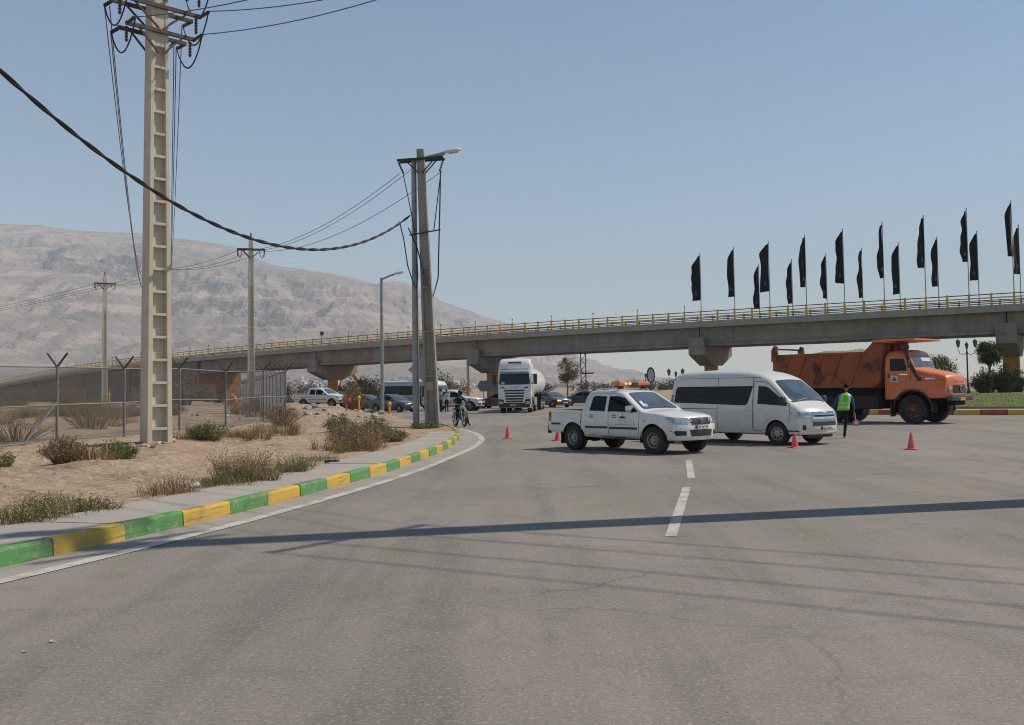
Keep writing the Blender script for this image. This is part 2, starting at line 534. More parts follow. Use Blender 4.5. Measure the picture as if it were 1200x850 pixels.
gx = np.concatenate([np.linspace(-9000, -600, 12), np.linspace(-500, -110, 14), np.arange(-100, -44, 2.0), np.arange(-44, -0.5, 0.32), np.arange(0, 150, 4.0), np.linspace(160, 600, 12), np.linspace(800, 9000, 10)])
gy = np.concatenate([np.linspace(-300, -60, 5), np.arange(-50, 6, 2.5), np.arange(6, 58, 0.32), np.arange(58, 112, 0.7), np.arange(113, 400, 7.0), np.linspace(420, 9500, 22)])
GX, GY = np.meshgrid(gx, gy)
GZ = ground_z(GX, GY)
def gz(x, y):
    """height of the ground sheet, interpolated on its own grid"""
    i = int(np.clip(np.searchsorted(gx, x) - 1, 0, len(gx) - 2)); j = int(np.clip(np.searchsorted(gy, y) - 1, 0, len(gy) - 2))
    a = (x - gx[i]) / (gx[i + 1] - gx[i]); b = (y - gy[j]) / (gy[j + 1] - gy[j])
    return float((GZ[j, i] * (1 - a) + GZ[j, i + 1] * a) * (1 - b) + (GZ[j + 1, i] * (1 - a) + GZ[j + 1, i + 1] * a) * b)
def grid_mesh(name, X, Y, Z, m, smooth=True):
    h, w = X.shape
    me = bpy.data.meshes.new(name)
    v = np.stack([X.ravel(), Y.ravel(), Z.ravel()], 1)
    i = np.arange(h * w).reshape(h, w)
    f = np.stack([i[:-1, :-1].ravel(), i[:-1, 1:].ravel(), i[1:, 1:].ravel(), i[1:, :-1].ravel()], 1)
    me.from_pydata(v.tolist(), [], f.tolist())
    me.materials.append(m)
    if smooth: me.shade_smooth()
    return me
ground = put('ground', grid_mesh('ground', GX, GY, GZ, M_DIRT))
ground['kind'] = 'structure'

# painted kerb of the verge: every block its own piece
kerb = tag(thing('kerb', None, None), kind='structure')
sref = KERB.near((-5.12, 11.4))
s0 = sref - 1.25 * int(sref / 1.25)
i0 = -int(sref / 1.25)
rnd = random.Random(4)
def kerb_block(path, a, b, prof, m, parent, name='kerb_block'):
    mb = MB()
    n = 4
    g = 0.008
    k = len(prof)
    P = []
    dz = rnd.uniform(-0.006, 0.006); do = rnd.uniform(-0.006, 0.006)
    for i in range(n + 1):
        d = a + g + (b - a - 2 * g) * i / n
        for o, z in prof:
            p = path.at(d, -o + do)
            P.append((p.x, p.y, z + (dz if z > 0.02 else 0)))
    F = [tuple(range(k - 1, -1, -1)), tuple(range(n * k, n * k + k))]
    for i in range(n):
        for q in range(k):
            F.append((i * k + q, i * k + (q + 1) % k, (i + 1) * k + (q + 1) % k, (i + 1) * k + q))
    mb.add(P, F)
    return mb.build(name, m, parent)
KPROF = [(0, -0.1), (0.015, 0.165), (0.025, 0.185), (0.045, 0.2), (0.17, 0.2), (0.17, -0.1)]
s = s0; idx = i0
while s + 1.25 < KERB.L - 0.3:
    kerb_block(KERB, s, s + 1.25, KPROF, M_KY if idx % 2 == 0 else M_KG, kerb)
    s += 1.25; idx += 1
# footway slabs
walk = tag(thing('sidewalk', None, None), kind='structure')
s = s0; send = KERB.near((-2.0, 38.6))
while s < send:
    e = min(s + 2.5, send)
    mb = MB(); n = 6; P = []
    dz = rnd.uniform(-0.004, 0.004)
    for i in range(n + 1):
        d = s + 0.008 + (e - s - 0.016) * i / n
        w = 1.42 - 0.28 * max(0, min(1, (d - KERB.near((-3, 21))) / 16))
        for o, z in ((0.178, 0.195), (0.178, 0.05), (w, 0.05), (w, 0.195)):
            p = KERB.at(d, -o); P.append((p.x, p.y, z + dz))
    F = [(3, 2, 1, 0), tuple(range(n * 4, n * 4 + 4))] + [(i * 4 + q, i * 4 + (q + 1) % 4, i * 4 + 4 + (q + 1) % 4, i * 4 + 4 + q) for i in range(n) for q in range(4)]
    mb.add(P, F); mb.build('paving_slab', M_WALK, walk)
    s = e
def strip(path, s0, s1, o0, o1, z, name, m, step=0.4, taper=None):
    n = int((s1 - s0) / step)
    P = []; F = []
    for i in range(n + 1):
        d = s0 + (s1 - s0) * i / n
        a = o0(d) if callable(o0) else o0; b = o1(d) if callable(o1) else o1
        p = path.at(d, a); q = path.at(d, b)
        P += [(p.x, p.y, z), (q.x, q.y, z)]
    F = [(2 * i, 2 * i + 1, 2 * i + 3, 2 * i + 2) for i in range(n)]
    me = MB().add(P, F).mesh(name, m)
    for f in me.polygons:
        if f.normal.z < 0: f.flip()
    return tag(put(name, me), kind='structure')
ks = [KERB.near(q) for q in ((-5.37, 10.77), (-4.14, 15.3), (-3.37, 18.95), (-2.33, 26.5), (-1.92, 33), (-1.91, 36), (-2.3, 42.2), (-2.85, 46))]
ko = [0.52, 0.5, 0.5, 0.52, 0.66, 0.72, 0.55, 0.35]
loff = lambda d: float(np.interp(d, ks, ko))
strip(KERB, send - .05, KERB.L - .2, -0.166, -1.15, 0.165, 'verge_edge', M_DIRT)
strip(KERB, 2, ks[-1], 0.0, lambda d: loff(d) + 0.02, 0.004, 'gutter_strip', M_GUT)
strip(KERB, 2, ks[-1], lambda d: loff(d), lambda d: loff(d) + 0.2, 0.008, 'edge_line', M_WHITE)
mk = tag(thing('lane_marking', None, None), kind='structure')
def dash(a, b, w):
    a = Vector(a); b = Vector(b); t = (b - a).normalized(); n = Vector((t.y, -t.x)) * w / 2
    me = MB().add([(*(a - n), 0.005), (*(a + n), 0.005), (*(b + n), 0.005), (*(b - n), 0.005)], [(0, 1, 2, 3)]).mesh('lane_dash', M_WHITE)
    put('lane_dash', me, mk)
dash((1.87, 12.35), (3.07, 18.3), 0.14)
dash((3.44, 19.95), (4.2, 24.7), 0.15)
dash((5.6, 33.5), (6.5, 38.0), 0.15)

# ---------------------------------------------------------------- roundabout island
IC = (38.0, 79.3); IR = 27.2
def circ(r, n=120):
    return [(IC[0] + r * math.cos(-2 * math.pi * i / n), IC[1] + r * math.sin(-2 * math.pi * i / n)) for i in range(n + 1)]
IPATH = Path(circ(IR, 240))
ik = tag(thing('island_kerb', None, None), kind='structure')
nb = 128; bl = IPATH.L / nb
IPROF = [(0, -0.1), (0.02, 0.26), (0.05, 0.3), (0.2, 0.3), (0.2, -0.1)]
for i in range(nb):
    kerb_block(IPATH, i * bl + 0.001, (i + 1) * bl - 0.001, [(-o, z) for o, z in IPROF], M_KR if i % 2 else M_KY2, ik)
mb = MB()
def ring(mb, r0, r1, z0, z1):
    a = circ(r0); b = circ(r1); n = len(a)
    mb.add([(p[0], p[1], z0) for p in a] + [(p[0], p[1], z1) for p in b], [(i, i + 1, n + i + 1, n + i) for i in range(n - 1)])
ring(mb, IR - 0.2, IR - 1.3, 0.296, 0.3)
tag(mb.build('island_walkway', noise_mat('pale_paving', [(1.5, 6, .4, .7, (0.62, 0.59, 0.54), 1)], base=(0.52, 0.49, 0.44), bump=())), kind='structure')
mb = MB()
for r0, r1, z0, z1 in ((IR - 1.3, IR - 1.3, 0.2, 0.42), (IR - 1.3, IR - 1.45, 0.42, 0.42), (IR - 1.45, IR - 1.45, 0.42, 0.3)):
    ring(mb, r0, r1, z0, z1)
tag(mb.build('lawn_edging', noise_mat('brown_edging', [(2, 5, .4, .7, (0.24, 0.17, 0.12), 1)], base=(0.18, 0.12, 0.085), bump=())), kind='structure')
M_LAWN = noise_mat('lawn', [(0.5, 6, 0.4, 0.7, (0.15, 0.17, 0.04), 1.0), (8, 6, 0.45, 0.75, (0.085, 0.12, 0.028), 0.8)], rough=0.95, bump=((30, 0.8, 0.04),), base=(0.11, 0.145, 0.032))
def lawn_z(r):
    return 0.34 + 0.62 * float(sstep(0, 10, IR - 1.4 - r))
rr = [IR - 1.44, IR - 2.5, IR - 4, IR - 6, IR - 8, IR - 10, IR - 13, 8, 2]
P = []; n = 96
for r in rr:
    P += [(IC[0] + r * math.cos(2 * math.pi * i / n), IC[1] + r * math.sin(2 * math.pi * i / n), lawn_z(r)) for i in range(n)]
F = [(k * n + i, k * n + (i + 1) % n, (k + 1) * n + (i + 1) % n, (k + 1) * n + i) for k in range(len(rr) - 1) for i in range(n)] + [tuple(range((len(rr) - 1) * n, len(rr) * n))]
tag(MB().add(P, F).build('lawn', M_LAWN, smooth=60), kind='structure')
rg = np.random.RandomState(5)
mb = MB()
for i in range(14000):
    a = rg.uniform(R(185), R(300)); r = IR - 1.5 - abs(rg.normal(0, 5.0))
    if r < 4: continue
    x = IC[0] + r * math.cos(a); y = IC[1] + r * math.sin(a); z = lawn_z(r)
    h = rg.uniform(0.03, 0.075); t = rg.uniform(0, 6.28); w = 0.02
    dx, dy = math.cos(t) * w, math.sin(t) * w
    lx, ly = rg.uniform(-.03, .03), rg.uniform(-.03, .03)
    mb.add([(x - dx, y - dy, z - 0.01), (x + dx, y + dy, z - 0.01), (x + lx, y + ly, z + h)], [(0, 1, 2)], int(rg.randint(2)))
M_G1 = mat('grass_blade', (0.12, 0.155, 0.032), 0.8); M_G2 = mat('dry_grass_blade', (0.19, 0.18, 0.055), 0.8)
tag(mb.build('lawn_grass', [M_G1, M_G2]), 'short mown grass on the roundabout island', 'grass', kind='stuff')

# ---------------------------------------------------------------- mountains, far town, haze
SKY = [(-900, 268), (-500, 285), (-250, 272), (0, 274), (45, 276), (75, 280), (125, 284), (160, 285), (200, 291), (245, 296), (275, 302), (300, 315), (325, 324), (357, 328), (382, 332), (412, 337),
       (440, 345), (460, 341), (480, 343), (507, 357), (525, 366), (550, 374), (600, 390), (650, 410), (700, 428), (750, 442), (800, 452), (900, 470), (1500, 480)]
def skyline(X, Yr):
    u = 600 + 1200 * X / Yr
    y = np.interp(u, [a for a, b in SKY], [b for a, b in SKY])
    return np.maximum(-60, (455 - 0.014 * (u - 600) - y) / 1200 * Yr)
def mount_z(X, Y):
    Yr = 5600 + 2400 * sstep(-900, 200, X)
    Hr = skyline(X, Yr)
    foot = 2300 + 500 * (fbm(X / 900, Y * 0 + 3.3, 40, 3) - 0.5) + 1500 * sstep(-900, 600, X)
    t = (Y - foot) / (Yr - foot)
    warp = (fbm(X / 500, Y / 500, 60, 5) - 0.5) * 0.25
    tt = np.clip(t + warp * np.clip(t * 3, 0, 1) * np.clip((1 - t) * 3, 0, 1), 0, 1)
    prof = np.interp(tt, [0, 0.15, 0.35, 0.5, 0.62, 0.7, 0.8, 0.88, 1.0], [0, 0.06, 0.20, 0.38, 0.52, 0.68, 0.74, 0.88, 1.0])
    back = np.clip((Y - Yr) / 2500, 0, 1)
    z = Hr * prof * (1 - 0.5 * back)
    er = fbm(X / 620 + 0.3 * Y / 900, Y / 1300, 50, 6, 0.55, True) - 0.55
    er2 = fbm(X / 150, Y / 260, 70, 5, 0.55, True) - 0.55
    zs = z / 46 + 2.2 * fbm(X / 900, Y / 900, 90, 3)
    st = np.clip((zs - np.floor(zs) - 0.62) / 0.2, 0, 1) - (zs - np.floor(zs))
    amp = np.clip(t * 2.2, 0, 1) * np.clip(np.abs(Y - Yr) / 1100 + 0.03, 0, 1)
    z = z + amp * (er * 190 + er2 * 75 + st * 42) * np.clip(Hr / 500, 0, 1)
    su = 600 + 1200 * X / 4100
    sh = np.maximum(0, (455 - 0.014 * (su - 600) - np.interp(su, [-700, -300, 0, 100, 165, 200, 240, 280, 330, 380], [300, 312, 326, 338, 350, 368, 390, 414, 436, 455])) / 1200 * 4100)
    sp = sh * np.clip(1 - np.abs(Y - 4100) / np.where(Y < 4100, 1500, 900), 0, 1) ** 0.85
    sp = sp + np.clip(sp / 120, 0, 1) * ((fbm(X / 300, Y / 420, 130, 6, 0.55, True) - .55) * 110 + (fbm(X / 90, Y / 140, 150, 4, 0.55, True) - .55) * 40) * np.clip(np.abs(Y - 4100) / 500 + 0.08, 0, 1)
    z = np.maximum(z, sp)
    fan = 0.03 * np.clip(Y - 1300, 0, None) * (1 - sstep(-500, 500, X)) + 0
    return np.maximum(z, 0) + np.minimum(fan, 60) - 3 * (1 - sstep(1300, 1700, Y))
mx_ = np.concatenate([np.linspace(-7500, -3200, 60), np.linspace(-3180, 900, 300), np.linspace(950, 2400, 20)])
my_ = np.concatenate([np.linspace(1200, 2300, 24), np.linspace(2330, 6000, 190), np.linspace(6050, 9300, 60)])
MX, MY = np.meshgrid(mx_, my_)
M_ROCK = noise_mat('mountain_rock', [
    (0.0016, 6, 0.4, 0.65, (0.42, 0.325, 0.26), 1.0), ((0.0005, 0.0005, 0.02), 9, 0.45, 0.55, (0.22, 0.175, 0.145), 0.9), (0.02, 8, 0.5, 0.72, (0.46, 0.38, 0.30), 0.6),
    ((0.02, 0.004, 0.002), 9, 0.5, 0.6, (0.19, 0.155, 0.13), 0.8)], rough=1.0, bump=((0.05, 1.0, 12.0),), base=(0.36, 0.275, 0.215), spec=0.05)
mount = put('mountains', grid_mesh('mountains', MX, MY, mount_z(MX, MY), M_ROCK, False))
mount['kind'] = 'structure'

# far town on the foot of the slope
M_TW = [mat('town_wall_%s' % n, c, 0.9, var=0.1, vscale=0.3) for n, c in (('white', (0.72, 0.70, 0.66)), ('cream', (0.55, 0.47, 0.38)), ('grey', (0.33, 0.32, 0.31)))]
M_TD = mat('town_window', (0.05, 0.055, 0.06), 0.4)
def house_mesh(w, d, h, m, floors):
    mb = MB()
    mb.bb((-w / 2, -d / 2, -4), (w / 2, d / 2, h))
    mb.bb((-w / 2 - .2, -d / 2 - .2, h), (w / 2 + .2, d / 2 + .2, h + 0.6))
    mb.bb((-w / 4, 0, h + .6), (w / 5, d / 3, h + 3))
    for f in range(floors):
        for k in range(int(w / 3.2)):
            x = -w / 2 + 1.6 + k * 3.2
            mb.bb((x - .7, -d / 2 - .05, f * 3.2 + 1), (x + .7, -d / 2 + .1, f * 3.2 + 2.4), 1)
    return mb.mesh('house', [m, M_TD])
hm = [house_mesh(11, 9, 3.4, M_TW[0], 1), house_mesh(14, 10, 6.6, M_TW[0], 2), house_mesh(10, 9, 6.6, M_TW[1], 2), house_mesh(18, 12, 9.8, M_TW[0], 3), house_mesh(13, 10, 3.5, M_TW[2], 1), house_mesh(24, 14, 5.0, M_TW[1], 1)]
rt = random.Random(11)
n = 0
while n < 150:
    u = rt.choice([rt.uniform(330, 420), rt.uniform(420, 600), rt.uniform(400, 600), rt.uniform(20, 180), rt.uniform(600, 700)])
    Y = rt.uniform(1450, 2350)
    X = (u - 600) / 1200 * Y
    z = float(mount_z(np.array([X]), np.array([Y]))[0])
    k = rt.randrange(6)
    o = put('house', hm[k], None, (X, Y, z), (0, 0, rt.choice([0, .3, -.4, .15, 1.2])), (.62, .62, .62))
    tag(o, ['low white', 'two-storey white', 'two-storey cream', 'three-storey white', 'low grey', 'long low cream'][k] + ' flat-roofed house in the far town below the mountain', 'house',
        'houses of the far town, ' + ['low white', 'two-storey white', 'two-storey cream', 'three-storey white', 'low grey', 'long low cream'][k])
    n += 1

# haze in the air between here and the mountains
hz = MB().bb((-9300, -400, -80), (9300, 9700, 1120))
M_HAZE = bpy.data.materials.new('haze_air'); M_HAZE.use_nodes = True
nt = M_HAZE.node_tree
for q in list(nt.nodes): nt.nodes.remove(q)
pv = nt.nodes.new('ShaderNodeVolumePrincipled')
pv.inputs['Color'].default_value = (0.77, 0.885, 1.0, 1)
pv.inputs['Density'].default_value = 0.00013
pv.inputs['Anisotropy'].default_value = -0.3
ho = nt.nodes.new('ShaderNodeOutputMaterial')
nt.links.new(pv.outputs['Volume'], ho.inputs['Volume'])
tag(hz.build('haze', M_HAZE), 'pale dusty haze over the whole valley', 'haze', kind='stuff')

# ---------------------------------------------------------------- overpass
BX0, BY0, BTH, BK = 48.474, 98.464, 0.53516, 0.00163535
def bpt(n, o=0.0):
    S = 2.0 * n
    t = BTH + BK * S
    # exact arc
    x = BX0 - (math.sin(t) - math.sin(BTH)) / BK
    y = BY0 - (math.cos(t) - math.cos(BTH)) / BK
    return Vector((x + math.sin(t) * o, y + math.cos(t) * o, 0))
def bdir(n):
    t = BTH + BK * 2 * n
    return Vector((-math.cos(t), math.sin(t), 0)), Vector((math.sin(t), math.cos(t), 0))
_zn = [-24, 0, 5, 10, 16, 21, 25, 29, 35, 38, 42, 47, 53, 62, 68.3, 83.7, 92.2, 103, 112, 126]
_zz = [10.7, 10.44, 10.33, 10.23, 10.12, 10.07, 10.02, 9.94, 9.85, 9.80, 9.72, 9.54, 9.42, 9.14, 8.78, 7.93, 7.40, 6.75, 6.05, 4.9]
_pz = np.polyfit(_zn, _zz, 4)
def zr(n): return float(np.polyval(_pz, n))
def zd(n): return zr(n) - 1.2
NA, NB_, NC = -20, 64, 124
br = thing('overpass', 'long curved concrete overpass with ochre columns and yellow-green railing', 'overpass', (0, 0, 0))
def sweep(n0, n1, prof, name, m, parent, step=2.0, smooth=None):
    """prof: (o, dz) relative to deck level, closed"""
    ns = [n0]
    while ns[-1] + step < n1 - 1e-6: ns.append(ns[-1] + step)
    ns.append(n1)
    P = []; k = len(prof)
    for n in ns:
        for o, dz in prof:
            p = bpt(n, o); P.append((p.x, p.y, zd(n) + dz if not isinstance(dz, str) else float(dz)))
    F = [tuple(range(k - 1, -1, -1)), tuple(range((len(ns) - 1) * k, len(ns) * k))]
    for i in range(len(ns) - 1):
        for q in range(k):
            F.append((i * k + q, i * k + (q + 1) % k, (i + 1) * k + (q + 1) % k, (i + 1) * k + q))
    return MB().add(P, F).build(name, m, parent, smooth=smooth)
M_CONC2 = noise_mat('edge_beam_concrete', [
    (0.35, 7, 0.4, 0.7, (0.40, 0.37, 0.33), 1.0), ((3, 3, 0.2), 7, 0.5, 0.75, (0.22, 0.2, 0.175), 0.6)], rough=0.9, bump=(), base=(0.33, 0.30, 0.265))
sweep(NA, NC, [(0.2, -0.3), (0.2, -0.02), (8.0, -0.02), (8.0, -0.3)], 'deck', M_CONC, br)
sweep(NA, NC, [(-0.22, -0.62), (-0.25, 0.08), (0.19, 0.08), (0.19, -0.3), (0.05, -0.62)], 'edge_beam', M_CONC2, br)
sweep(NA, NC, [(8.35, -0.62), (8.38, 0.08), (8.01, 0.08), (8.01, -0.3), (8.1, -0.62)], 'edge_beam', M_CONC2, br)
PIERS = [-15.6, 0.4, 16.3, 32.2, 48.1]
EDG = PIERS + [64]
for a, b in zip(EDG, EDG[1:]):
    for o in (1.0, 3.1, 5.2, 7.3):
        g = [(-.42, -.31), (-.42, -.5), (-.16, -.68), (-.13, -2.25), (-.36, -2.5), (-.36, -2.72), (.36, -2.72), (.36, -2.5), (.13, -2.25), (.16, -.68), (.42, -.5), (.42, -.31)]
        sweep(a + 0.03, b - 0.03, [(o + x, z) for x, z in g], 'girder', M_CONC, br, step=4)
for n in PIERS:
    d, q = bdir(n); c = bpt(n)
    zt = zd(n) - 2.74
    prof = [(-0.15, 0), (-0.15, -0.95), (2.9, -2.15), (5.2, -2.15), (8.25, -0.95), (8.25, 0)]
    cap = MB().prism(prof, (c.x, c.y, zt), q, (0, 0, 1), d, -0.95, 0.95).build('pier_cap', M_CONC, br, bevel=0.03)
    for o in (-0.15, 7.75):
        MB().prism([(o, 0.004), (o + 0.5, 0.004), (o + 0.5, 0.98), (o, 0.98)], (c.x, c.y, zt), q, (0, 0, 1), d, -0.93, 0.93).build('bearing_block', M_CONC, cap, bevel=0.03)
    p = bpt(n, 4.05)
    MB().cyl((p.x, p.y, -0.6), (p.x, p.y, zt - 2.1), 0.78, n=24).build('column', M_ORG, br, smooth=30)
# ramp behind the abutment
M_WALL = noise_mat('abutment_wall', [
    (0.3, 7, 0.4, 0.7, (0.27, 0.205, 0.145), 1.0), ((1.6, 1.6, 0.2), 7, 0.5, 0.75, (0.14, 0.11, 0.085), 0.6)], rough=0.9, bump=((5, 0.3, 0.02),), base=(0.22, 0.165, 0.115))
ns = list(range(64, 125, 4)); P = []
for n in ns:
    for o in (0.25, 7.9):
        p = bpt(n, o); P += [(p.x, p.y, -1.0), (p.x, p.y, zd(n) - 0.31)]
F = [(0, 1, 3, 2), (len(P) - 4, len(P) - 2, len(P) - 1, len(P) - 3)]
for i in range(len(ns) - 1):
    k = 4 * i
    F += [(k, k + 4, k + 5, k + 1), (k + 2, k + 3, k + 7, k + 6), (k, k + 2, k + 6, k + 4), (k + 1, k + 5, k + 7, k + 3)]
MB().add(P, F).build('ramp_wall', M_WALL, br)
d, q = bdir(63.7); c = bpt(63.7)
MB().prism([(0.0, -1), (8.2, -1), (8.2, zd(63.7) - 2.75), (0.0, zd(63.7) - 2.75)], (c.x, c.y, 0), q, (0, 0, 1), d, -0.4, 0.8).build('abutment', mat('ochre_abutment', (0.30, 0.135, 0.045), 0.85, var=0.25, vscale=0.8), br)
# railing
post = MB().bb((-0.09, -0.07, 0), (0.09, 0.07, 1.2)).bb((-0.12, -0.1, 0), (0.12, 0.1, 0.04)).mesh('railing_post', M_YEL)
spike = MB().cyl((0, 0, 1.2), (0, 0, 1.75), 0.022, n=6).bb((-.05, -.05, 1.62), (.05, .05, 1.8)).mesh('delineator', M_DARK)
for n in range(NA, NC):
    d, q = bdir(n); a = math.atan2(d.y, d.x)
    for o in (0.0, 8.15):
        p = bpt(n, o)
        po = put('railing_post', post, br, (p.x, p.y, zd(n) + 0.078), (0, 0, a))
        if n % 3 == 2 and n > 16 and o == 0:
            put('delineator', spike, po)
for o in (0.0, 8.15):
    for z, w, m in ((1.15, 0.045, M_GRN), (0.80, 0.055, M_YEL), (0.42, 0.05, M_GRN), (0.22, 0.03, M_GRN)):
        sweep(NA, NC, [(o - .04, z - w), (o - .04, z + w), (o + .04, z + w), (o + .04, z - w)], 'rail', m, br)
# round traffic sign on the parapet seen from behind
p = bpt(46.9, -0.1)
t = thing('round_sign', 'small round sign disc standing on the overpass railing, seen from behind', 'sign', (p.x, p.y, zd(46.9)))
MB().cyl((0, 0, 0), (0, 0, 1.75), 0.03, n=8).build('sign_post', M_STEEL, t)
MB().cyl((-.0, -.03, 1.95), (0, .03, 1.95), 0.33, n=20).build('sign_disc', mat('sign_back', (0.10, 0.105, 0.11), 0.6), t)

# ---------------------------------------------------------------- flags
def flag_mesh(rs, w, h):
    nu, nv = 7, 22
    P = []
    ph = rs.uniform(0, 6.28); k = rs.uniform(3, 9); am = rs.uniform(0.06, 0.22); k2 = rs.uniform(2, 6); sh = rs.uniform(.04, .2)
    top = rs.uniform(0.05, 0.14)
    for j in range(nv + 1):
        v = j / nv
        ww = w * (0.22 + 0.78 * float(sstep(-0.05, 0.22, v))) * (1 + sh * math.sin(k * 1.4 * v + ph) + .5 * sh * math.sin(k2 * 4 * v + 2 * ph))
        for i in range(nu + 1):
            u = i / nu
            x = -ww * u + (0.05 * w * math.sin(k * v + ph)) * u
            y = am * math.sin(u * (4 + k2) + ph + v * k2) * (0.3 + 0.7 * u)
            z = -h * v - (top * 2.4 * u * (1 - v) ** 2) - 0.13 * u * v * math.sin(ph * 2)
            P.append((x, y, z))
    F = [(j * (nu + 1) + i, j * (nu + 1) + i + 1, (j + 1) * (nu + 1) + i + 1, (j + 1) * (nu + 1) + i) for j in range(nv) for i in range(nu)]
    mb = MB().add(P, F)
    mb.add([(a, b - 0.015, c) for a, b, c in P], [tuple(reversed(f)) for f in F])
    return mb
rs = random.Random(8)
M_FP = mat('flag_pole', (0.30, 0.28, 0.26), 0.5, metal=0.3)
words = ['first', 'second', 'third', 'fourth', 'fifth', 'sixth', 'seventh', 'eighth', 'ninth']
def flag(n, o, hp, hf, w, label, wind):
    p = bpt(n, o)
    t = thing('flag', label, 'flag', (p.x, p.y, zd(n)), 0, 'black flags along the overpass')
    MB().cyl((0, 0, -0.3), (0, 0, hp), 0.055, 0.04, n=8).lathe([(0.001, hp + .16), (.07, hp + .1), (.07, hp + .02), (.03, hp - .04)], n=8).build('pole', M_FP, t, smooth=50)
    mb = flag_mesh(rs, w, hf)
    f = mb.build('cloth', M_FLAG, t, loc=(-0.05, 0, hp - 0.1), rot=(0, 0, wind), smooth=70)
    e = MB().prism([(-.16, 0), (.16, 0), (0, .34)], (-w * .5, -0.16, -hf * .86), (1, 0, 0), (0, 0, 1), (0, 1, 0), 0, 0.01).bb((-w * .5 - .14, -.16, -hf * .86 - .12), (-w * .5 + .14, -.15, -hf * .86 - .06))
    e.build('emblem', M_FLAGE, f)
for i, n in enumerate(range(16, -1, -2)):
    flag(n, 0.12, 7.7 + (16 - n) / 16 * 2.3, rs.uniform(5.0, 5.6), rs.uniform(0.55, 0.95), 'black flag on the near parapet, %s from the left' % words[i], rs.uniform(-.5, .8))
for i, n in enumerate(range(14, -1, -2)):
    flag(n, 8.05, 6.6 + (16 - n) / 16 * 2.1, rs.uniform(4.9, 5.4), rs.uniform(0.55, 0.95), 'black flag on the far parapet, %s from the left' % words[i], rs.uniform(-.5, .8))

# ---------------------------------------------------------------- concrete poles
def hpole(label, x, y, h, w0, d0, w1, d1, yaw, step=0.62, solid=2.2, m=None, z0=None, cat='utility pole', group=None, lean=0.0):
    m = m or M_POLE
    z0 = gz(x, y) if z0 is None else z0
    t = thing('utility_pole', label, cat, (x, y, z0), yaw, group)
    if lean: t.rotation_euler = (0, lean, yaw)
    W = lambda z: w0 + (w1 - w0) * z / h
    D = lambda z: d0 + (d1 - d0) * z / h
    fl = 0.20
    for s_ in (-1, 1):
        P = []
        for z in (-0.6, h):
            w, d = W(max(z, 0)), D(max(z, 0)); f = w * fl
            P += [(s_ * w / 2, -d / 2, z), (s_ * (w / 2 - f), -d / 2, z), (s_ * (w / 2 - f), d / 2, z), (s_ * w / 2, d / 2, z)]
        MB().add(P, [(0, 1, 2, 3), (7, 6, 5, 4), (0, 4, 5, 1), (1, 5, 6, 2), (2, 6, 7, 3), (3, 7, 4, 0)]).build('flange', m, t, bevel=0.012)
    P = []
    for z in (-0.6, h):
        w, d = W(max(z, 0)) * (0.5 - fl) - 0.001, D(max(z, 0)) * 0.12
        P += [(-w, -d, z), (w, -d, z), (w, d, z), (-w, d, z)]
    MB().add(P, [(3, 2, 1, 0), (4, 5, 6, 7), (0, 1, 5, 4), (1, 2, 6, 5), (2, 3, 7, 6), (3, 0, 4, 7)]).build('web', m, t)
    z = 0.35
    while z < h - solid:
        w, d = W(z) * (0.5 - fl) - 0.001, D(z) * 0.47
        MB().bb((-w, -d, z - 0.036), (w, d, z + 0.036)).build('rung', m, t)
        z += step
    w, d = W(h - solid) * (0.5 - fl) - 0.001, D(h - solid / 2) * 0.46
    MB().bb((-w, -d, h - solid), (w, d, h - 0.004)).build('solid_head', m, t)
    return t
def arm(t, z, half, sp, m=M_RUST, brace=True, n=2):
    """steel cross arm at height z on a pole, along its local x"""
    for y in ((-sp, sp) if n == 2 else (-sp,)):
        MB().beam((-half, y, z), (half, y, z), 0.08, 0.1).build('cross_arm', m, t)
    if brace:
        for s_ in (-1, 1):
            for y in (-sp, sp):
                MB().beam((s_ * half * .62, y, z - .05), (s_ * 0.06, y, z - .62), 0.045, 0.045).build('brace', m, t)
def insulator(t, p, q):
    p = Vector(p); q = Vector(q)
    mb = MB()
    n = 5
    for i in range(n):
        a = p.lerp(q, (i + .15) / n); b = p.lerp(q, (i + .85) / n)
        mb.cyl(a, b, 0.055, 0.03, n=8)
    mb.cyl(p, q, 0.018, n=6)
    return mb.build('insulator', M_INS, t)
def jumper(t, a, b, drop):
    a = Vector(a); b = Vector(b)
    pts = [a.lerp(b, i / 10) - Vector((0, 0, drop * math.sin(math.pi * i / 10) ** 0.8)) for i in range(11)]
    return MB().tube(pts, 0.022, 6).build('jumper_wire', M_BLACKRUB, t)
A37 = R(46)
big = hpole('tall pale concrete ladder-faced power pole standing in front of the fence', -9.71, 27.92, 13.4, 0.74, 0.45, 0.46, 0.35, A37, 0.62, 2.55)
for z, half in ((11.95, 1.2), (11.25, 1.0), (12.75, 1.3)):
    arm(big, z, half, 0.24)
    for s_ in (-1, 1):
        insulator(big, (s_ * half * .97, -.22, z - .02), (s_ * half * .97 + .02 * s_, -0.75, z + 0.03))
        insulator(big, (s_ * half * .97, .22, z - .02), (s_ * half * .97, 0.75, z - 0.02))
        insulator(big, (s_ * half * .93, -.12, z - .05), (s_ * half * .93, -.12, z - .48))
        jumper(big, (s_ * half * .97, -.72, z), (s_ * half * .97, .72, z), 0.75)
def wp(t, p):
    return t.matrix_basis @ Vector(p)
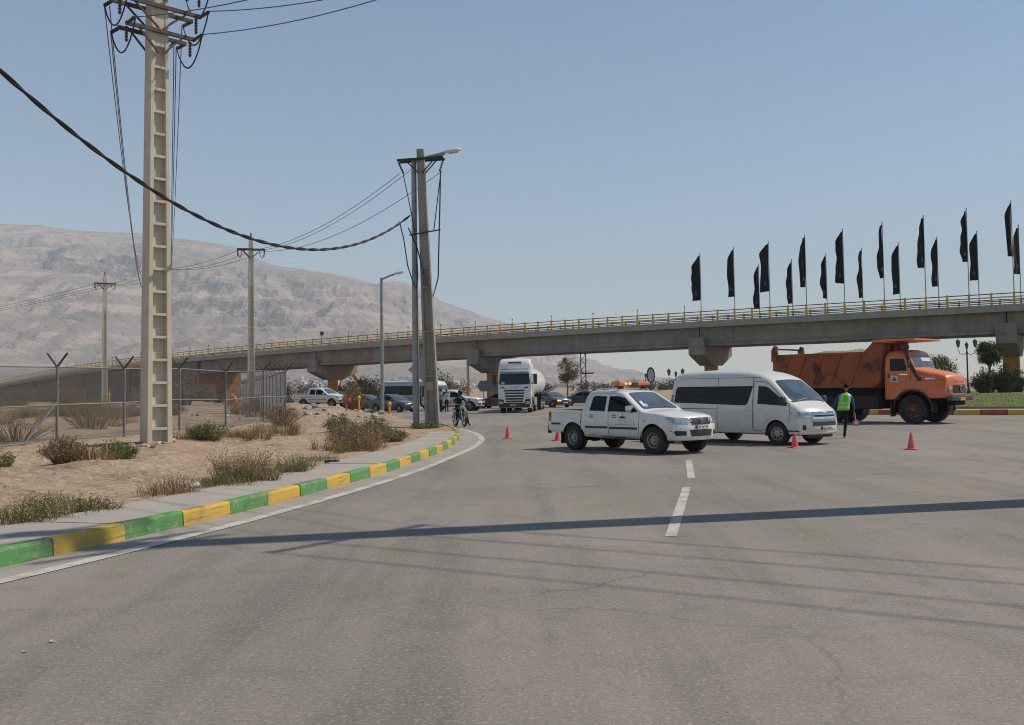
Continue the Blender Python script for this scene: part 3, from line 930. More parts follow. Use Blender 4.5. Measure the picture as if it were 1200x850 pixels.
# off to the right, out of the picture: the next pole of that line, its shadow lies across the road
offp = hpole('tall concrete power pole off to the right beside the road', 8.75, 15.5, 18.7, 0.72, 0.6, 0.42, 0.36, R(55), 0.7, 3.4, z0=0.0)
for z, half in ((17.9, 1.3), (17.0, 1.3)):
    arm(offp, z, half, 0.26)
arm(offp, 13.9, 1.35, 0.26, brace=False, n=1)
offq = hpole('second concrete power pole off to the right behind the viewer', 36.0, -3.5, 18.0, 0.8, 0.5, 0.46, 0.35, R(55), 0.7, 3.0, z0=0.0)
arm(offq, 13.9, 1.35, 0.26)

wnum = [0]
def wire(a, b, sag, r, label, m=M_WIRE, name='overhead_wire', cat='wire', group=None, n=26, sides=4):
    a = Vector(a); b = Vector(b)
    pts = []
    for i in range(n + 1):
        s_ = i / n
        p = a.lerp(b, s_) - Vector((0, 0, sag * 4 * s_ * (1 - s_)))
        pts.append(p)
    o = MB().tube(pts, r, sides).build(name, m, smooth=60)
    return tag(o, label, cat, group)
bigw = lambda lx, ly, z: (Matrix.Translation((-9.71, 27.92, big.location.z)) @ Matrix.Rotation(A37, 4, 'Z')) @ Vector((lx, ly, z))
offw = lambda lx, ly, z: (Matrix.Translation((8.75, 15.5, 0)) @ Matrix.Rotation(R(55), 4, 'Z')) @ Vector((lx, ly, z))
ofqw = lambda lx, ly, z: (Matrix.Translation((36, -3.5, 0)) @ Matrix.Rotation(R(55), 4, 'Z')) @ Vector((lx, ly, z))
gl = 'wires running from the tall pole out to the right'
for wi, (lx, z, l2, z2, sg) in enumerate(((1.15, 11.97, 1.3, 13.95, 1.45), (0.97, 11.27, 0.5, 13.95, 1.4), (-1.15, 11.97, -1.3, 13.95, 1.5), (-0.97, 11.27, -.5, 13.95, 1.4), (1.25, 12.77, 1.2, 17.0, 2.0))):
    wire(bigw(lx, -0.75, z), offw(l2, .1, z2), sg, 0.014, ['thin wire from the upper arm of the tall pale pole out to the right', 'thin wire from the lower arm of the tall pale pole out to the right', 'thin wire crossing from the upper arm left end of the tall pale pole', 'thin wire crossing from the lower arm left end of the tall pale pole', 'thin wire from the topmost arm of the tall pale pole up to the right'][wi], group=gl)
for l2, z2 in ((1.3, 13.95), (0.5, 13.95), (-.5, 13.95), (-1.3, 13.95)):
    wire(offw(l2, -.1, z2), ofqw(l2, .1, 13.9), 0.9, 0.022, 'overhead wire off to the right, its shadow crossing the road', group='wires off to the right over the road')

# power line running back to the left
pk3 = [('slim ladder-faced concrete pole above the fence corner', -18.36, 72, 12.2, R(20)), ('concrete pole mostly hidden behind the tall pale pole', -30.6, 88, 13.0, R(28)), ('far slim ladder-faced concrete pole left of the tall pale pole', -39.03, 98, 12.7, R(30))]
line = []
for lab, x, y, h, yw in pk3:
    t = hpole(lab, x, y, h, 0.55, 0.4, 0.3, 0.24, yw, 0.62, 3.4, m=M_POLE)
    arm(t, h - 0.75, 0.95, 0.16, brace=True)
    MB().cyl((0, 0, h), (0, 0, h + .4), 0.05, n=8).build('top_pin', M_RUST, t)
    for s_ in (-1, 1):
        insulator(t, (s_ * .93, 0, h - .8), (s_ * .9, 0, h - 1.25))
        jumper(t, (s_ * .93, -.3, h - .8), (s_ * .6, .3, h - .8), 0.55)
    if 'hidden' in lab:
        for dz in (1.7, 2.7):
            arm(t, h - dz, 1.15, 0.16, brace=False)
            for s_ in (-1, 1):
                jumper(t, (s_ * 1.1, -.3, h - dz), (s_ * 1.05, .3, h - dz), 0.6)
    line.append((t, x, y, h, yw))
def lp(i, lx, dz):
    t, x, y, h, yw = line[i]
    return (Matrix.Translation((x, y, t.location.z)) @ Matrix.Rotation(yw, 4, 'Z')) @ Vector((lx, 0, h + dz))

# old concrete pole with cross arm beside the steel street lamp at the end of the footway
op = hpole('dark old concrete pole with steel cross arm at the end of the footway', -3.40, 43.5, 12.0, 0.62, 0.36, 0.30, 0.26, R(-6), 1.9, 5.2, m=M_POLE2, z0=0.1, lean=R(-2.0))
arm(op, 11.55, 1.0, 0.2, m=M_DARK, brace=True)
MB().bb((-.17, -.216, 1.65), (.14, -.205, 2.02)).build('paper_notice', mat('faded_paper', (0.30, 0.30, 0.31), 0.9), op)
for s_ in (-1, 1):
    insulator(op, (s_ * .98, 0, 11.5), (s_ * .98 - .2 * s_, 0, 11.0))
MB().beam((-.6, -.2, 8.3), (.75, -.2, 8.45), .05, .05).build('lower_arm', M_DARK, op)
jumper(op, (0.85, 0, 11.0), (0.45, -.2, 8.4), 0.0)
MB().tube([(.83, -.02, 11.0), (.75, -.1, 9.5), (.55, -.2, 6.4), (.3, -.23, 5.6), (.05, -.24, 6.2), (-.3, -.26, 7.8), (-.62, -.28, 8.6)], 0.03, 6).build('down_cable', M_BLACKRUB, op)
MB().tube([(-.8, -.02, 11.0), (-.6, -.1, 9.9), (-.35, -.2, 8.3)], 0.02, 6).build('down_cable', M_BLACKRUB, op)
MB().tube([(-1.0, -.25, 8.9), (-.85, -.27, 8.2), (-.72, -.3, 7.0), (-.5, -.3, 6.2), (-.38, -.3, 6.0), (-.3, -.28, 6.5), (-.32, -.25, 8.0)], 0.025, 6).build('down_cable', M_BLACKRUB, op)
opw = lambda lx, z: (Matrix.Translation((-3.40, 43.5, .1)) @ Matrix.Rotation(R(-6), 4, 'Z') @ Matrix.Rotation(R(-2), 4, 'Y')) @ Vector((lx, 0, z))
gl = 'power line wires between the slim poles'
for nm_, lx, z, l2 in (('left', -.98, 11.0, -.93), ('middle', 0.02, 11.5, 0.1), ('right', .9, 11.0, .93)):
    wire(opw(lx, z), lp(0, l2, -.85), 0.9, 0.016, nm_ + ' of the three thin wires from the dark old pole to the slim pole', group='wires from the dark old pole')
for i in (0, 1):
    for nm_, l2 in (('left', -.93), ('middle', 0.1), ('right', .93)):
        wire(lp(i, l2, -.85), lp(i + 1, l2, -.85), 0.5, 0.016, nm_ + (' thin wire from the slim pole at the fence corner to the hidden pole' if i == 0 else ' thin wire from the hidden pole to the far slim pole'), group=gl)
for nm_, l2 in (('left', -.93), ('middle', 0.1), ('right', .93)):
    wire(lp(2, l2, -.85), (-95 + l2, 140, 10.5), 0.8, 0.018, nm_ + ' thin wire leaving the far slim pole to the left', group='wires leaving to the left')
for nm_, lx, z in (('outer left', -1.15, 11.97), ('lower left', -.97, 11.27), ('inner left', -1.0, 11.97), ('lower right', .97, 11.27), ('outer right', 1.15, 11.97), ('inner right', .9, 11.27)):
    wire(bigw(lx, .75, z), lp(1, math.copysign(1.1, lx), -1.7 if abs(lx) > 1.1 else -2.7), 1.7, 0.014, nm_ + ' thin wire from the tall pale pole back to the hidden pole', group='wires running back from the tall pole')
# heavy black cable: twisted pair
A = Vector((-11, 18, 9.5)); B = Vector((-4.33, 43.7, 9.25)); pa = []; pb = []
nseg = 150
for i in range(nseg + 1):
    s_ = i / nseg
    p = A.lerp(B, s_) - Vector((0, 0, 3.0 * 4 * s_ * (1 - s_)))
    th = s_ * 95
    off = Vector((math.cos(th) * .8, math.cos(th) * -.2, math.sin(th))) * 0.026
    pa.append(p + off); pb.append(p - off)
o = MB().tube(pa, 0.032, 6).tube(pb, 0.032, 6).build('power_cable', M_BLACKRUB, smooth=60)
tag(o, 'thick black twisted cable sagging from the steel lamp post to the upper left', 'cable')
offc = hpole('concrete pole outside the view on the left carrying the black cable', -11.2, 17.6, 10.2, 0.5, 0.4, 0.3, 0.26, R(20), 0.62, 2)

def lamp_post(label, x, y, h, arm_len, rise, r, z0, two=False):
    t = thing('street_lamp', label, 'street lamp', (x, y, z0))
    MB().cyl((0, 0, -.4), (0, 0, h), r, r * .72, n=14).build('post', M_LSTEEL, t, smooth=40)
    MB().bb((-.2, -.2, 0), (.2, .2, .03)).bb((-.02, -.2, .03), (.02, .2, .25)).bb((-.2, -.02, .03), (.2, .02, .25)).build('base_plate', M_LSTEEL, t)
    MB().tube([(0, 0, h - .12), (arm_len * .5, -.02, h - .02 + rise * .45), (arm_len, -.05, h + rise)], r * .5, 8).build('lamp_arm', M_LSTEEL, t, smooth=50)
    a = math.atan2(rise, arm_len)
    M = Matrix.Translation((arm_len + .3, -.06, h + rise + .1)) @ Matrix.Rotation(-a, 4, 'Y')
    hd = MB()
    P = []; nn = 12
    for (x_, ry, rz) in ((-.38, .05, .04), (-.3, .1, .07), (0, .15, .1), (.25, .14, .09), (.36, .07, .05), (.4, .01, .01)):
        P += [M @ Vector((x_, ry * math.cos(2 * math.pi * k / nn), rz * math.sin(2 * math.pi * k / nn))) for k in range(nn)]
    F = [tuple(range(nn - 1, -1, -1)), tuple(range(5 * nn, 6 * nn))] + [(i * nn + k, i * nn + (k + 1) % nn, i * nn + nn + (k + 1) % nn, i * nn + nn + k) for i in range(5) for k in range(nn)]
    hd.add(P, F)
    o = hd.build('lamp_head', mat('lamp_head_cream', (0.72, 0.66, 0.55), 0.45), t, smooth=50)
    MB().box(M @ Vector((.05, 0, -.09)), (.4, .2, .03), M=M.to_3x3()).build('lamp_lens', mat('lamp_lens', (0.5, 0.5, 0.48), 0.2), o)
    return t
lamp_post('tall grey steel street lamp beside the dark old pole, bearing the black cable', -4.12, 43.7, 11.6, 1.35, 0.22, 0.155, 0.12)
lamp_post('grey single-arm street lamp by the rubble in front of the minibus', -9.08, 71.4, 9.7, 0.95, 0.25, 0.13, gz(-9.08, 71.4))

# diamond sign seen from the back on a bent post
t = thing('road_sign', 'grey back of a diamond road sign between lamp post and old pole', 'road sign', (-3.78, 45.2, gz(-3.78, 45.2)))
MB().tube([(0, 0, -.3), (0, 0, 1.6), (.03, 0, 2.0), (.2, -.03, 2.3), (.42, -.04, 2.5)], 0.035, 8).build('sign_post', mat('pale_post', (0.45, 0.44, 0.42), 0.5), t, smooth=50)
MB().prism([(-.78, 0), (0, -.62), (.62, 0), (0, .62)], (-.05, -.07, 2.5), (1, 0, 0), (0, 0, 1), (0, 1, 0), -.012, .012).build('sign_plate', mat('sign_back_grey', (0.36, 0.36, 0.36), 0.6, metal=.1), t)

# ---------------------------------------------------------------- chain link fence
fn = thing('chain_link_fence', 'galvanised chain-link fence with Y-shaped post tops round the scrub lot', 'fence')
FH = 2.3
F0 = [(-15.55, 23.5)]
def seg_pts(a, b, sp):
    a = Vector(a); b = Vector(b); n = max(1, round((b - a).length / sp))
    return [a.lerp(b, i / n) for i in range(n + 1)]
frA = seg_pts((-15.6, 22.6), (-10.62, 47.9), 3.6)
FA, FB, FD, FE = Vector((-15.25, 23.9)), Vector((-10.62, 47.9)), Vector((-29.0, 110)), Vector((-68, 122))
pA = [Vector((-15.13, 24.4)), Vector((-14.47, 27.75)), Vector((-13.8, 31.05)), Vector((-13.13, 34.65)), Vector((-12.45, 38.3)), Vector((-11.76, 42.0)), Vector((-11.08, 45.6)), FB]
pB = seg_pts(FB, FD, 3.3)
pC = seg_pts(FD, FE, 3.3)
def fz(p): return max(0.25, gz(p.x, p.y)) if p.y < 60 else 0.35
fpost = MB().cyl((0, 0, -.3), (0, 0, FH + .05), 0.042, n=8).mesh('fence_post', M_STEEL, 40)
farm_ = MB().beam((0, 0, FH), (-.34, 0, FH + .42), .07, .03).mesh('barb_arm', M_DARK)
farm2 = MB().beam((0, 0, FH), (.34, 0, FH + .42), .07, .03).mesh('barb_arm', M_DARK)
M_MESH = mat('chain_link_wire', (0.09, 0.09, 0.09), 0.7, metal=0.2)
M_MESH2 = mat('chain_link_wire_lit', (0.30, 0.285, 0.25), 0.7, metal=0.1)  # paler copy of the same wire, its lit look put into the colour
def fence_run(pts, brace_at=(), m=M_MESH):
    zs = [fz(p) for p in pts]
    d = (pts[-1] - pts[0]).normalized()
    yaw = math.atan2(d.y, d.x) + R(90)
    for i, p in enumerate(pts):
        po = put('fence_post', fpost, fn, (p.x, p.y, zs[i]), (0, 0, yaw))
        put('barb_arm', farm_, po); put('barb_arm', farm2, po)
        if i in brace_at:
            q = p + (pts[i - 1] - p).normalized() * 1.5 if i else p + (pts[1] - p).normalized() * 1.5
            MB().beam((p.x, p.y, zs[i] + 1.25), (q.x, q.y, zs[i] + .05), .05, .05).build('brace', M_STEEL, fn)
    for h, r in ((FH, .026), (1.15, .026), (0.08, .022)):
        MB().tube([(p.x, p.y, z + h) for p, z in zip(pts, zs)], r, 6).build('fence_rail', M_STEEL, fn, smooth=50)
    mb = MB()
    nrm = Vector((-d.y, d.x, 0)) * 0.004
    for i in range(len(pts) - 1):
        a, b = pts[i], pts[i + 1]; L = (b - a).length; z0, z1 = zs[i], zs[i + 1]
        far = (a.y + b.y) / 2
        g = 0.085 if far < 50 else 0.16
        r = 0.0036 if far < 50 else 0.003
        H = FH - .05
        k = int((L + H) / g)
        for s_ in (1, -1):
            for j in range(k):
                x0 = -H + j * g; x1 = x0 + H
                c0 = max(0, x0); c1 = min(L, x1)
                if c1 - c0 < .02: continue
                zz0 = (c0 - x0); zz1 = (c1 - x0)
                if s_ < 0: zz0, zz1 = H - zz0, H - zz1
                f = lambda c, zz: Vector((*(a + (b - a) * (c / L)), z0 + (z1 - z0) * c / L + .05 + zz)) + nrm * s_
                p0, p1 = f(c0, zz0), f(c1, zz1)
                n_ = Vector((-d.y, d.x, 0)); u_ = (p1 - p0).normalized().cross(n_) * r
                nn = n_ * r
                mb.add([p0 + u_, p0 - u_ * .5 + nn, p0 - u_ * .5 - nn, p1 + u_, p1 - u_ * .5 + nn, p1 - u_ * .5 - nn], [(0, 1, 4, 3), (1, 2, 5, 4), (2, 0, 3, 5)])
    tag(mb.build('chain_link_mesh', m, fn), kind='stuff')
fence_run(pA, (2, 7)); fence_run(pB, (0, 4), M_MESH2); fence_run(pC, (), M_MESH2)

# ---------------------------------------------------------------- small things on the lot
def simple(name, label, cat, x, y, z=None, rz=0, group=None):
    return thing(name, label, cat, (x, y, gz(x, y) if z is None else z), rz, group)
M_OR = mat('orange_paint', (0.75, 0.22, 0.03), 0.5, var=.15, vscale=4)
M_YP = mat('yellow_post_paint', (0.70, 0.36, 0.02), 0.5, var=.15)
t = simple('valve_marker', 'orange-red flat-headed marker post on the rubble', 'marker', -11.2, 69.0)
MB().cyl((0, 0, -.2), (0, 0, .75), .06, n=10).build('stem', mat('red_orange', (0.55, 0.10, 0.03), .5), t)
MB().bb((-.26, -.2, .75), (.26, .2, .98)).build('head', mat('red_orange', (0.55, 0.10, 0.03), .5), t, bevel=.03)
for lab, x, y, h in (('short yellow post on the rubble beside the brown bush', -10.7, 71.3, .95), ('yellow round-headed post in front of the dark sedan', -8.0, 66.5, .85), ('small yellow post beyond the fence', -42.5, 108, 1.3)):
    t = simple('yellow_post', lab, 'post', x, y)
    MB().cyl((0, 0, -.2), (0, 0, h), .07, n=10).build('stem', M_YP, t, smooth=40)
    MB().lathe([(.07, h - .02), (.12, h), (.13, h + .1), (.09, h + .2), (.001, h + .24)], n=12).build('cap', M_YP, t, smooth=50)
t = simple('pipe_arch', 'orange arched pipe stand seen through the fence', 'pipe stand', -28.6, 104.5, 0.3)
MB().tube([(-.42, 0, -.1), (-.4, 0, .5), (-.22, 0, .98), (0, 0, 1.15), (.25, 0, .98), (.42, 0, .5), (.45, 0, -.1)], .16, 10).build('arch', M_OR, t, smooth=50)
MB().bb((-.7, -.25, -.1), (-.25, .25, .12)).bb((.25, -.25, -.1), (.7, .25, .12)).build('foot', M_OR, t, bevel=.02)
# orange guard frame on the ramp
p = bpt(74, -0.9); d, q = bdir(74)
t = thing('guard_frame', 'orange guard frame with vertical bars at the ramp wall', 'guard rail', (p.x, p.y, zd(74) - 1.1), math.atan2(d.y, d.x))
MB().bb((-2.6, -.2, 0), (2.6, .2, .3)).build('beam', M_OR, t)
for i in range(9):
    MB().cyl((-2.5 + i * .62, 0, .3), (-2.5 + i * .62, 0, 1.8), .035, n=6).build('bar', M_YP, t)
MB().bb((-2.55, -.04, 1.8), (2.55, .04, 1.88)).build('top_rail', M_YP, t)
for i in (-2.2, 2.2):
    MB().bb((i - .12, -.15, -zd(74) + 1.0), (i + .12, .15, 0)).build('support', M_WALL, t)

# arrow sign seen from the back
t = thing('arrow_sign', 'dark back of an arrow-shaped sign on two posts beside the ochre column', 'sign', (-2.55, 104, 0.1))
MB().prism([(-.75, -.55), (.75, -.55), (1.05, 0), (.75, .55), (-.75, .55), (-1.05, 0)], (0, 0, 1.95), (1, 0, 0), (0, 0, 1), (0, 1, 0), -.02, .02).build('sign_plate', mat('sign_back_dark', (0.12, 0.14, 0.15), .6), t)
for x in (-.38, .45):
    MB().cyl((x, .06, -.3), (x, .06, 2.3), .05, n=8).build('sign_post', M_STEEL, t)
# oval blue sign and lantern posts on the far side
t = thing('oval_sign', 'white oval sign with blue rim standing behind the pickup light bar', 'sign', (17.0, 126, 0.3))
MB().cyl((0, 0, -.3), (0, 0, 2.0), .09, n=10).build('sign_post', mat('sign_blue', (0.03, 0.09, 0.22), .5), t)
for nm, m, rx, rz_, ty in (('rim', mat('sign_blue', (0.03, 0.09, 0.22), .5), .52, 1.0, 0.0), ('sign_face', mat('sign_white', (0.7, 0.72, 0.74), .5), .36, .78, -.05)):
    MB().prism([(rx * math.cos(a * math.pi / 12), rz_ * math.sin(a * math.pi / 12)) for a in range(24)], (0, ty, 2.85), (1, 0, 0), (0, 0, 1), (0, 1, 0), -.05, .05).build(nm, m, t)

def lantern_post(label, x, y, z, h, n_l=2):
    t = thing('lantern_post', label, 'lamp post', (x, y, z), 0, 'black lantern posts')
    MB().lathe([(.16, -.3), (.16, .25), (.1, .35), (.06, .8), (.05, h - .4), (.07, h - .35), (.05, h - .2), (.02, h + .05)], n=12).build('post', M_DARK, t, smooth=40)
    spots = [(-.62, h + .1), (.62, h + .1), (0, h - .02)] if n_l >= 2 else [(0, h)]
    for k, (lx, lz) in enumerate(spots):
        if lx:
            MB().tube([(0, 0, h - .3), (lx * .4, 0, h - .45), (lx * .85, 0, h - .35), (lx, 0, h - .02)], .022, 6).build('bracket', M_DARK, t)
        s_ = 1.0 if lx else .8
        o = MB().lathe([(.001, lz - .05), (.09 * s_, lz), (.17 * s_, lz + .38 * s_), (.13 * s_, lz + .40 * s_)], M=Matrix.Translation((lx, 0, 0)), n=6).build('lantern', mat('lantern_glass', (0.10, 0.10, 0.095), .25), t)
        MB().lathe([(.19 * s_, lz + .38 * s_), (.12 * s_, lz + .5 * s_), (.03, lz + .58 * s_), (.001, lz + .72 * s_)], M=Matrix.Translation((lx, 0, 0)), n=6).build('lantern_roof', M_DARK, o)
    return t
def isl_z(x, y): return lawn_z(math.hypot(x - IC[0], y - IC[1]))
lantern_post('black triple-lantern post on the island lawn in front of the topiary', 33.0, 74.3, isl_z(33, 74.3), 3.25)
lantern_post('black lantern post whose top shows above the rear of the white van', 14.75, 92.5, .1, 2.55)
lantern_post('distant black lantern post just left of the oval sign', 15.6, 120, .2, 2.6, 1)

# lattice mast and far pole seen under the bridge
t = thing('lattice_mast', 'brown steel lattice mast rising behind the tree under the overpass', 'mast', (14.2, 205, .2))
hh = 10.2
for a in ((-.5, -.5), (.5, -.5), (.5, .5), (-.5, .5)):
    MB().beam((a[0], a[1], -.3), (a[0], a[1], hh), .13, .13).build('leg', M_RUST, t)
k = 0
while k * 1.0 < hh - 1:
    z = k * 1.0; s_ = 1 if k % 2 else -1
    for (ax, ay, bx, by) in ((-.5, -.5, .5, -.5), (-.5, .5, .5, .5), (-.5, -.5, -.5, .5), (.5, -.5, .5, .5)):
        if s_ < 0: ax, ay, bx, by = bx, by, ax, ay
        MB().beam((ax, ay, z), (bx, by, z + 1.0), .09, .09).build('lattice_brace', M_RUST, t)
    k += 1
MB().bb((-.6, -.6, hh), (.6, .6, hh + .15)).build('platform', M_RUST, t)
MB().bb((-.5, -.5, 4.2), (2.0, -.4, 4.5)).build('bracket_arm', M_RUST, t)
hpole('distant concrete pole seen under the overpass left of the ochre column', -6.6, 152, 8.6, .42, .34, .3, .26, R(15), .62, 1.2)

# excavator working behind the first pier
t = thing('excavator', 'orange excavator boom raised behind the left ochre column', 'excavator', (-26.0, 178, .5), R(172))
MB().prism([(-.25, 1.6), (.3, 1.5), (2.0, 3.9), (3.6, 4.6), (3.5, 5.0), (1.6, 4.5)], (0, 0, 0), (1, 0, 0), (0, 0, 1), (0, 1, 0), -.2, .2).build('boom', M_OR, t, bevel=.04)
MB().prism([(3.3, 4.9), (3.7, 4.9), (4.3, 2.0), (4.0, 1.9)], (0, 0, 0), (1, 0, 0), (0, 0, 1), (0, 1, 0), -.15, .15).build('stick', M_OR, t, bevel=.03)
MB().prism([(3.7, 2.0), (4.5, 2.1), (4.6, 1.4), (3.9, 1.1), (3.5, 1.5)], (0, 0, 0), (1, 0, 0), (0, 0, 1), (0, 1, 0), -.45, .45).build('bucket', M_RUST, t)
MB().bb((-2.6, -1.2, 1.0), (.6, 1.2, 2.0)).build('house', M_OR, t, bevel=.1)
MB().bb((-.9, .2, 2.0), (.6, 1.15, 3.1)).build('cab', mat('cab_dark', (0.03, 0.035, 0.04), .2), t, bevel=.1)
for y in (-1.1, 1.1):
    MB().bb((-2.0, y - .3, 0), (2.0, y + .3, .9)).build('track', M_DARK, t, bevel=.35, seg=4)

# ---------------------------------------------------------------- rocks and rubble
M_ROCKS = [noise_mat('rubble_rock_%s' % n, [(3, 6, .4, .7, tuple(x * .75 for x in c), 1.0)], base=c, rough=.95) for n, c in (('pale', (0.50, 0.42, 0.34)), ('tan', (0.42, 0.32, 0.23)), ('grey', (0.33, 0.30, 0.27)))]
def rock_pts(rs, r):
    bm = bmesh.new(); bmesh.ops.create_icosphere(bm, subdivisions=1, radius=1)
    sx, sy, sz = rs.uniform(.7, 1.3), rs.uniform(.6, 1.0), rs.uniform(.4, .8)
    v = [(p.co.x * sx * r * rs.uniform(.75, 1.15), p.co.y * sy * r * rs.uniform(.75, 1.15), p.co.z * sz * r * rs.uniform(.75, 1.15)) for p in bm.verts]
    f = [tuple(q.index for q in ff.verts) for ff in bm.faces]
    bm.free()
    return v, f
rs = random.Random(3)
rockm = [MB().add(*rock_pts(rs, 1.0)).mesh('rock', M_ROCKS[i % 3]) for i in range(6)]
for i in range(96):
    if i < 78:
        cx, cy, sg = rs.choice([(-11.5, 70.5, 1.6), (-13.5, 72, 2.0), (-9.2, 66, 1.2), (-14.5, 75, 2.2), (-10, 69, 1.4), (-12, 62, 2.2), (-9, 58, 1.5), (-15, 68, 2.5)])
        x, y = rs.gauss(cx, sg), rs.gauss(cy, sg * 1.3); s_ = rs.uniform(.10, .40)
    else:
        x, y = rs.choice([(-7.2 + rs.gauss(0, .5), 60 + rs.gauss(0, 2)), (-9.6 + rs.gauss(0, .45), 27.4 + rs.gauss(0, .5)), (rs.uniform(-11, -6), rs.uniform(25, 40))]); s_ = rs.uniform(.06, .16)
    if poly_sd(np.array([x]), np.array([y]), ROAD)[0] < .5: continue
    o = put('rock', rockm[i % 6], None, (x, y, gz(x, y) + s_ * .2), (rs.uniform(-.4, .4), rs.uniform(-.4, .4), rs.uniform(0, 6)), (s_, s_, s_))
    if i < 78: tag(o, 'broken rock lying on the rubble mounds', 'rock', 'broken rocks on the rubble mounds')
    else: tag(o, 'small stone on the bare dirt verge', 'rock', 'small stones on the dirt verge')
mb = MB(); rg = np.random.RandomState(9)
xs = np.concatenate([rg.uniform(-22, -3.6, 4200), rg.normal(-12.5, 3, 900)]); ys = np.concatenate([8 + 60 * rg.rand(4200) ** 1.3, rg.normal(73, 4, 900)])
sdv = poly_sd(xs, ys, ROAD); dkv = line_d(xs, ys, [tuple(p) for p in KERB.p[::3]])
zz = ground_z(xs, ys)
for x, y, z, a, b in zip(xs, ys, zz, sdv, dkv):
    if a < .7 or b < 1.6: continue
    s_ = rg.uniform(.012, .04) if rg.rand() < .85 else rg.uniform(.04, .09)
    pts = [(x + s_ * dx * rg.uniform(.7, 1.3), y + s_ * dy * rg.uniform(.7, 1.3), z + s_ * dz * rg.uniform(.6, 1.1)) for dx, dy, dz in ((-1, -.8, -.3), (1, -.7, -.3), (.8, 1, -.3), (-.9, .8, -.3), (.1, 0, .45))]
    mb.add(pts, [(0, 1, 4), (1, 2, 4), (2, 3, 4), (3, 0, 4)], int(rg.randint(3)))
tag(mb.build('gravel', M_ROCKS), 'loose gravel and clods scattered over the dirt', 'gravel', kind='stuff')

# ---------------------------------------------------------------- vegetation
def leafmat(n, c, t=0.25):
    m = mat('leaf_' + n, c, 0.7, var=0.2, vscale=1.5)
    m.node_tree.nodes['Principled BSDF'].inputs['Specular IOR Level'].default_value = 0.2
    return m
LG = [leafmat('green_a', (0.12, 0.18, 0.04)), leafmat('green_b', (0.085, 0.14, 0.035)), leafmat('green_c', (0.16, 0.19, 0.06))]
LO = [leafmat('olive_a', (0.17, 0.16, 0.065)), leafmat('olive_b', (0.12, 0.12, 0.05)), leafmat('olive_c', (0.24, 0.20, 0.10))]
LB = [leafmat('brown_a', (0.28, 0.17, 0.085)), leafmat('brown_b', (0.20, 0.12, 0.06)), leafmat('brown_c', (0.36, 0.25, 0.14))]
LD = [leafmat('dark_a', (0.035, 0.055, 0.02)), leafmat('dark_b', (0.05, 0.075, 0.025)), leafmat('dark_c', (0.025, 0.04, 0.017))]
LY = [leafmat('lime_a', (0.15, 0.18, 0.03)), leafmat('lime_b', (0.10, 0.135, 0.025)), leafmat('lime_c', (0.19, 0.20, 0.05))]
M_STEM = mat('twig', (0.22, 0.16, 0.10), .9, var=.2)
def leaf(mb, p, s_, rs, mi):
    a = Vector((rs.gauss(0, 1), rs.gauss(0, 1), rs.gauss(0, .8))).normalized()
    b = a.orthogonal().normalized()
    b.rotate(Matrix.Rotation(rs.uniform(0, 6.28), 3, a))
    c = a.cross(b)
    mb.add([p - b * s_ * .45, p + c * s_ * .28, p + b * s_ * .55, p - c * s_ * .28], [(0, 1, 2, 3)], mi)
def bush(label, x, y, rx, ry, h, mats, nst, nl, ls, seed, cat='bush', group=None, name='bush', z=None, spiky=0.0):
    rs = random.Random(seed)
    t = simple(name, label, cat, x, y, z, 0, group)
    st = MB(); fo = MB()
    for i in range(nst):
        a = rs.uniform(0, 6.283); q = rs.random() ** .5
        e = Vector((math.cos(a) * rx * q, math.sin(a) * ry * q, h * (1 - .55 * q * q) * rs.uniform(.6, 1.08)))
        b = Vector((math.cos(a) * rx * q * .35, math.sin(a) * ry * q * .35, -.04))
        mid = b.lerp(e, .5) + Vector((0, 0, h * .08)) + Vector((rs.gauss(0, .05), rs.gauss(0, .05), 0)) * rx
        pts = [b, mid, e]
        st.tube(pts, .008, 3, radii=[.012 * h + .003, .007 * h + .002, .003])
        k = max(2, nl // nst)
        for j in range(k):
            u = 1 - rs.random() ** 1.5 * .92
            p = (b.lerp(mid, u * 2) if u < .5 else mid.lerp(e, u * 2 - 1)) + Vector((rs.gauss(0, .06), rs.gauss(0, .06), rs.gauss(0, .05))) * (rx + .3)
            if p.z < 0: p.z = abs(p.z) * .5
            leaf(fo, p, ls * rs.uniform(.6, 1.4), rs, rs.randrange(3))
        if spiky:
            for j in range(3):
                p = mid.lerp(e, rs.random()); st.tube([p, p + Vector((rs.gauss(0, .16), rs.gauss(0, .16), rs.uniform(.05, .22))) * h], .003, 3)
    tag(st.build('stems', M_STEM, t), kind='stuff'); tag(fo.build('foliage', mats, t), kind='stuff')
    return t
LGR = [leafmat('straw_a', (0.32, 0.25, 0.125)), leafmat('straw_b', (0.22, 0.20, 0.085)), leafmat('straw_c', (0.40, 0.32, 0.18))]
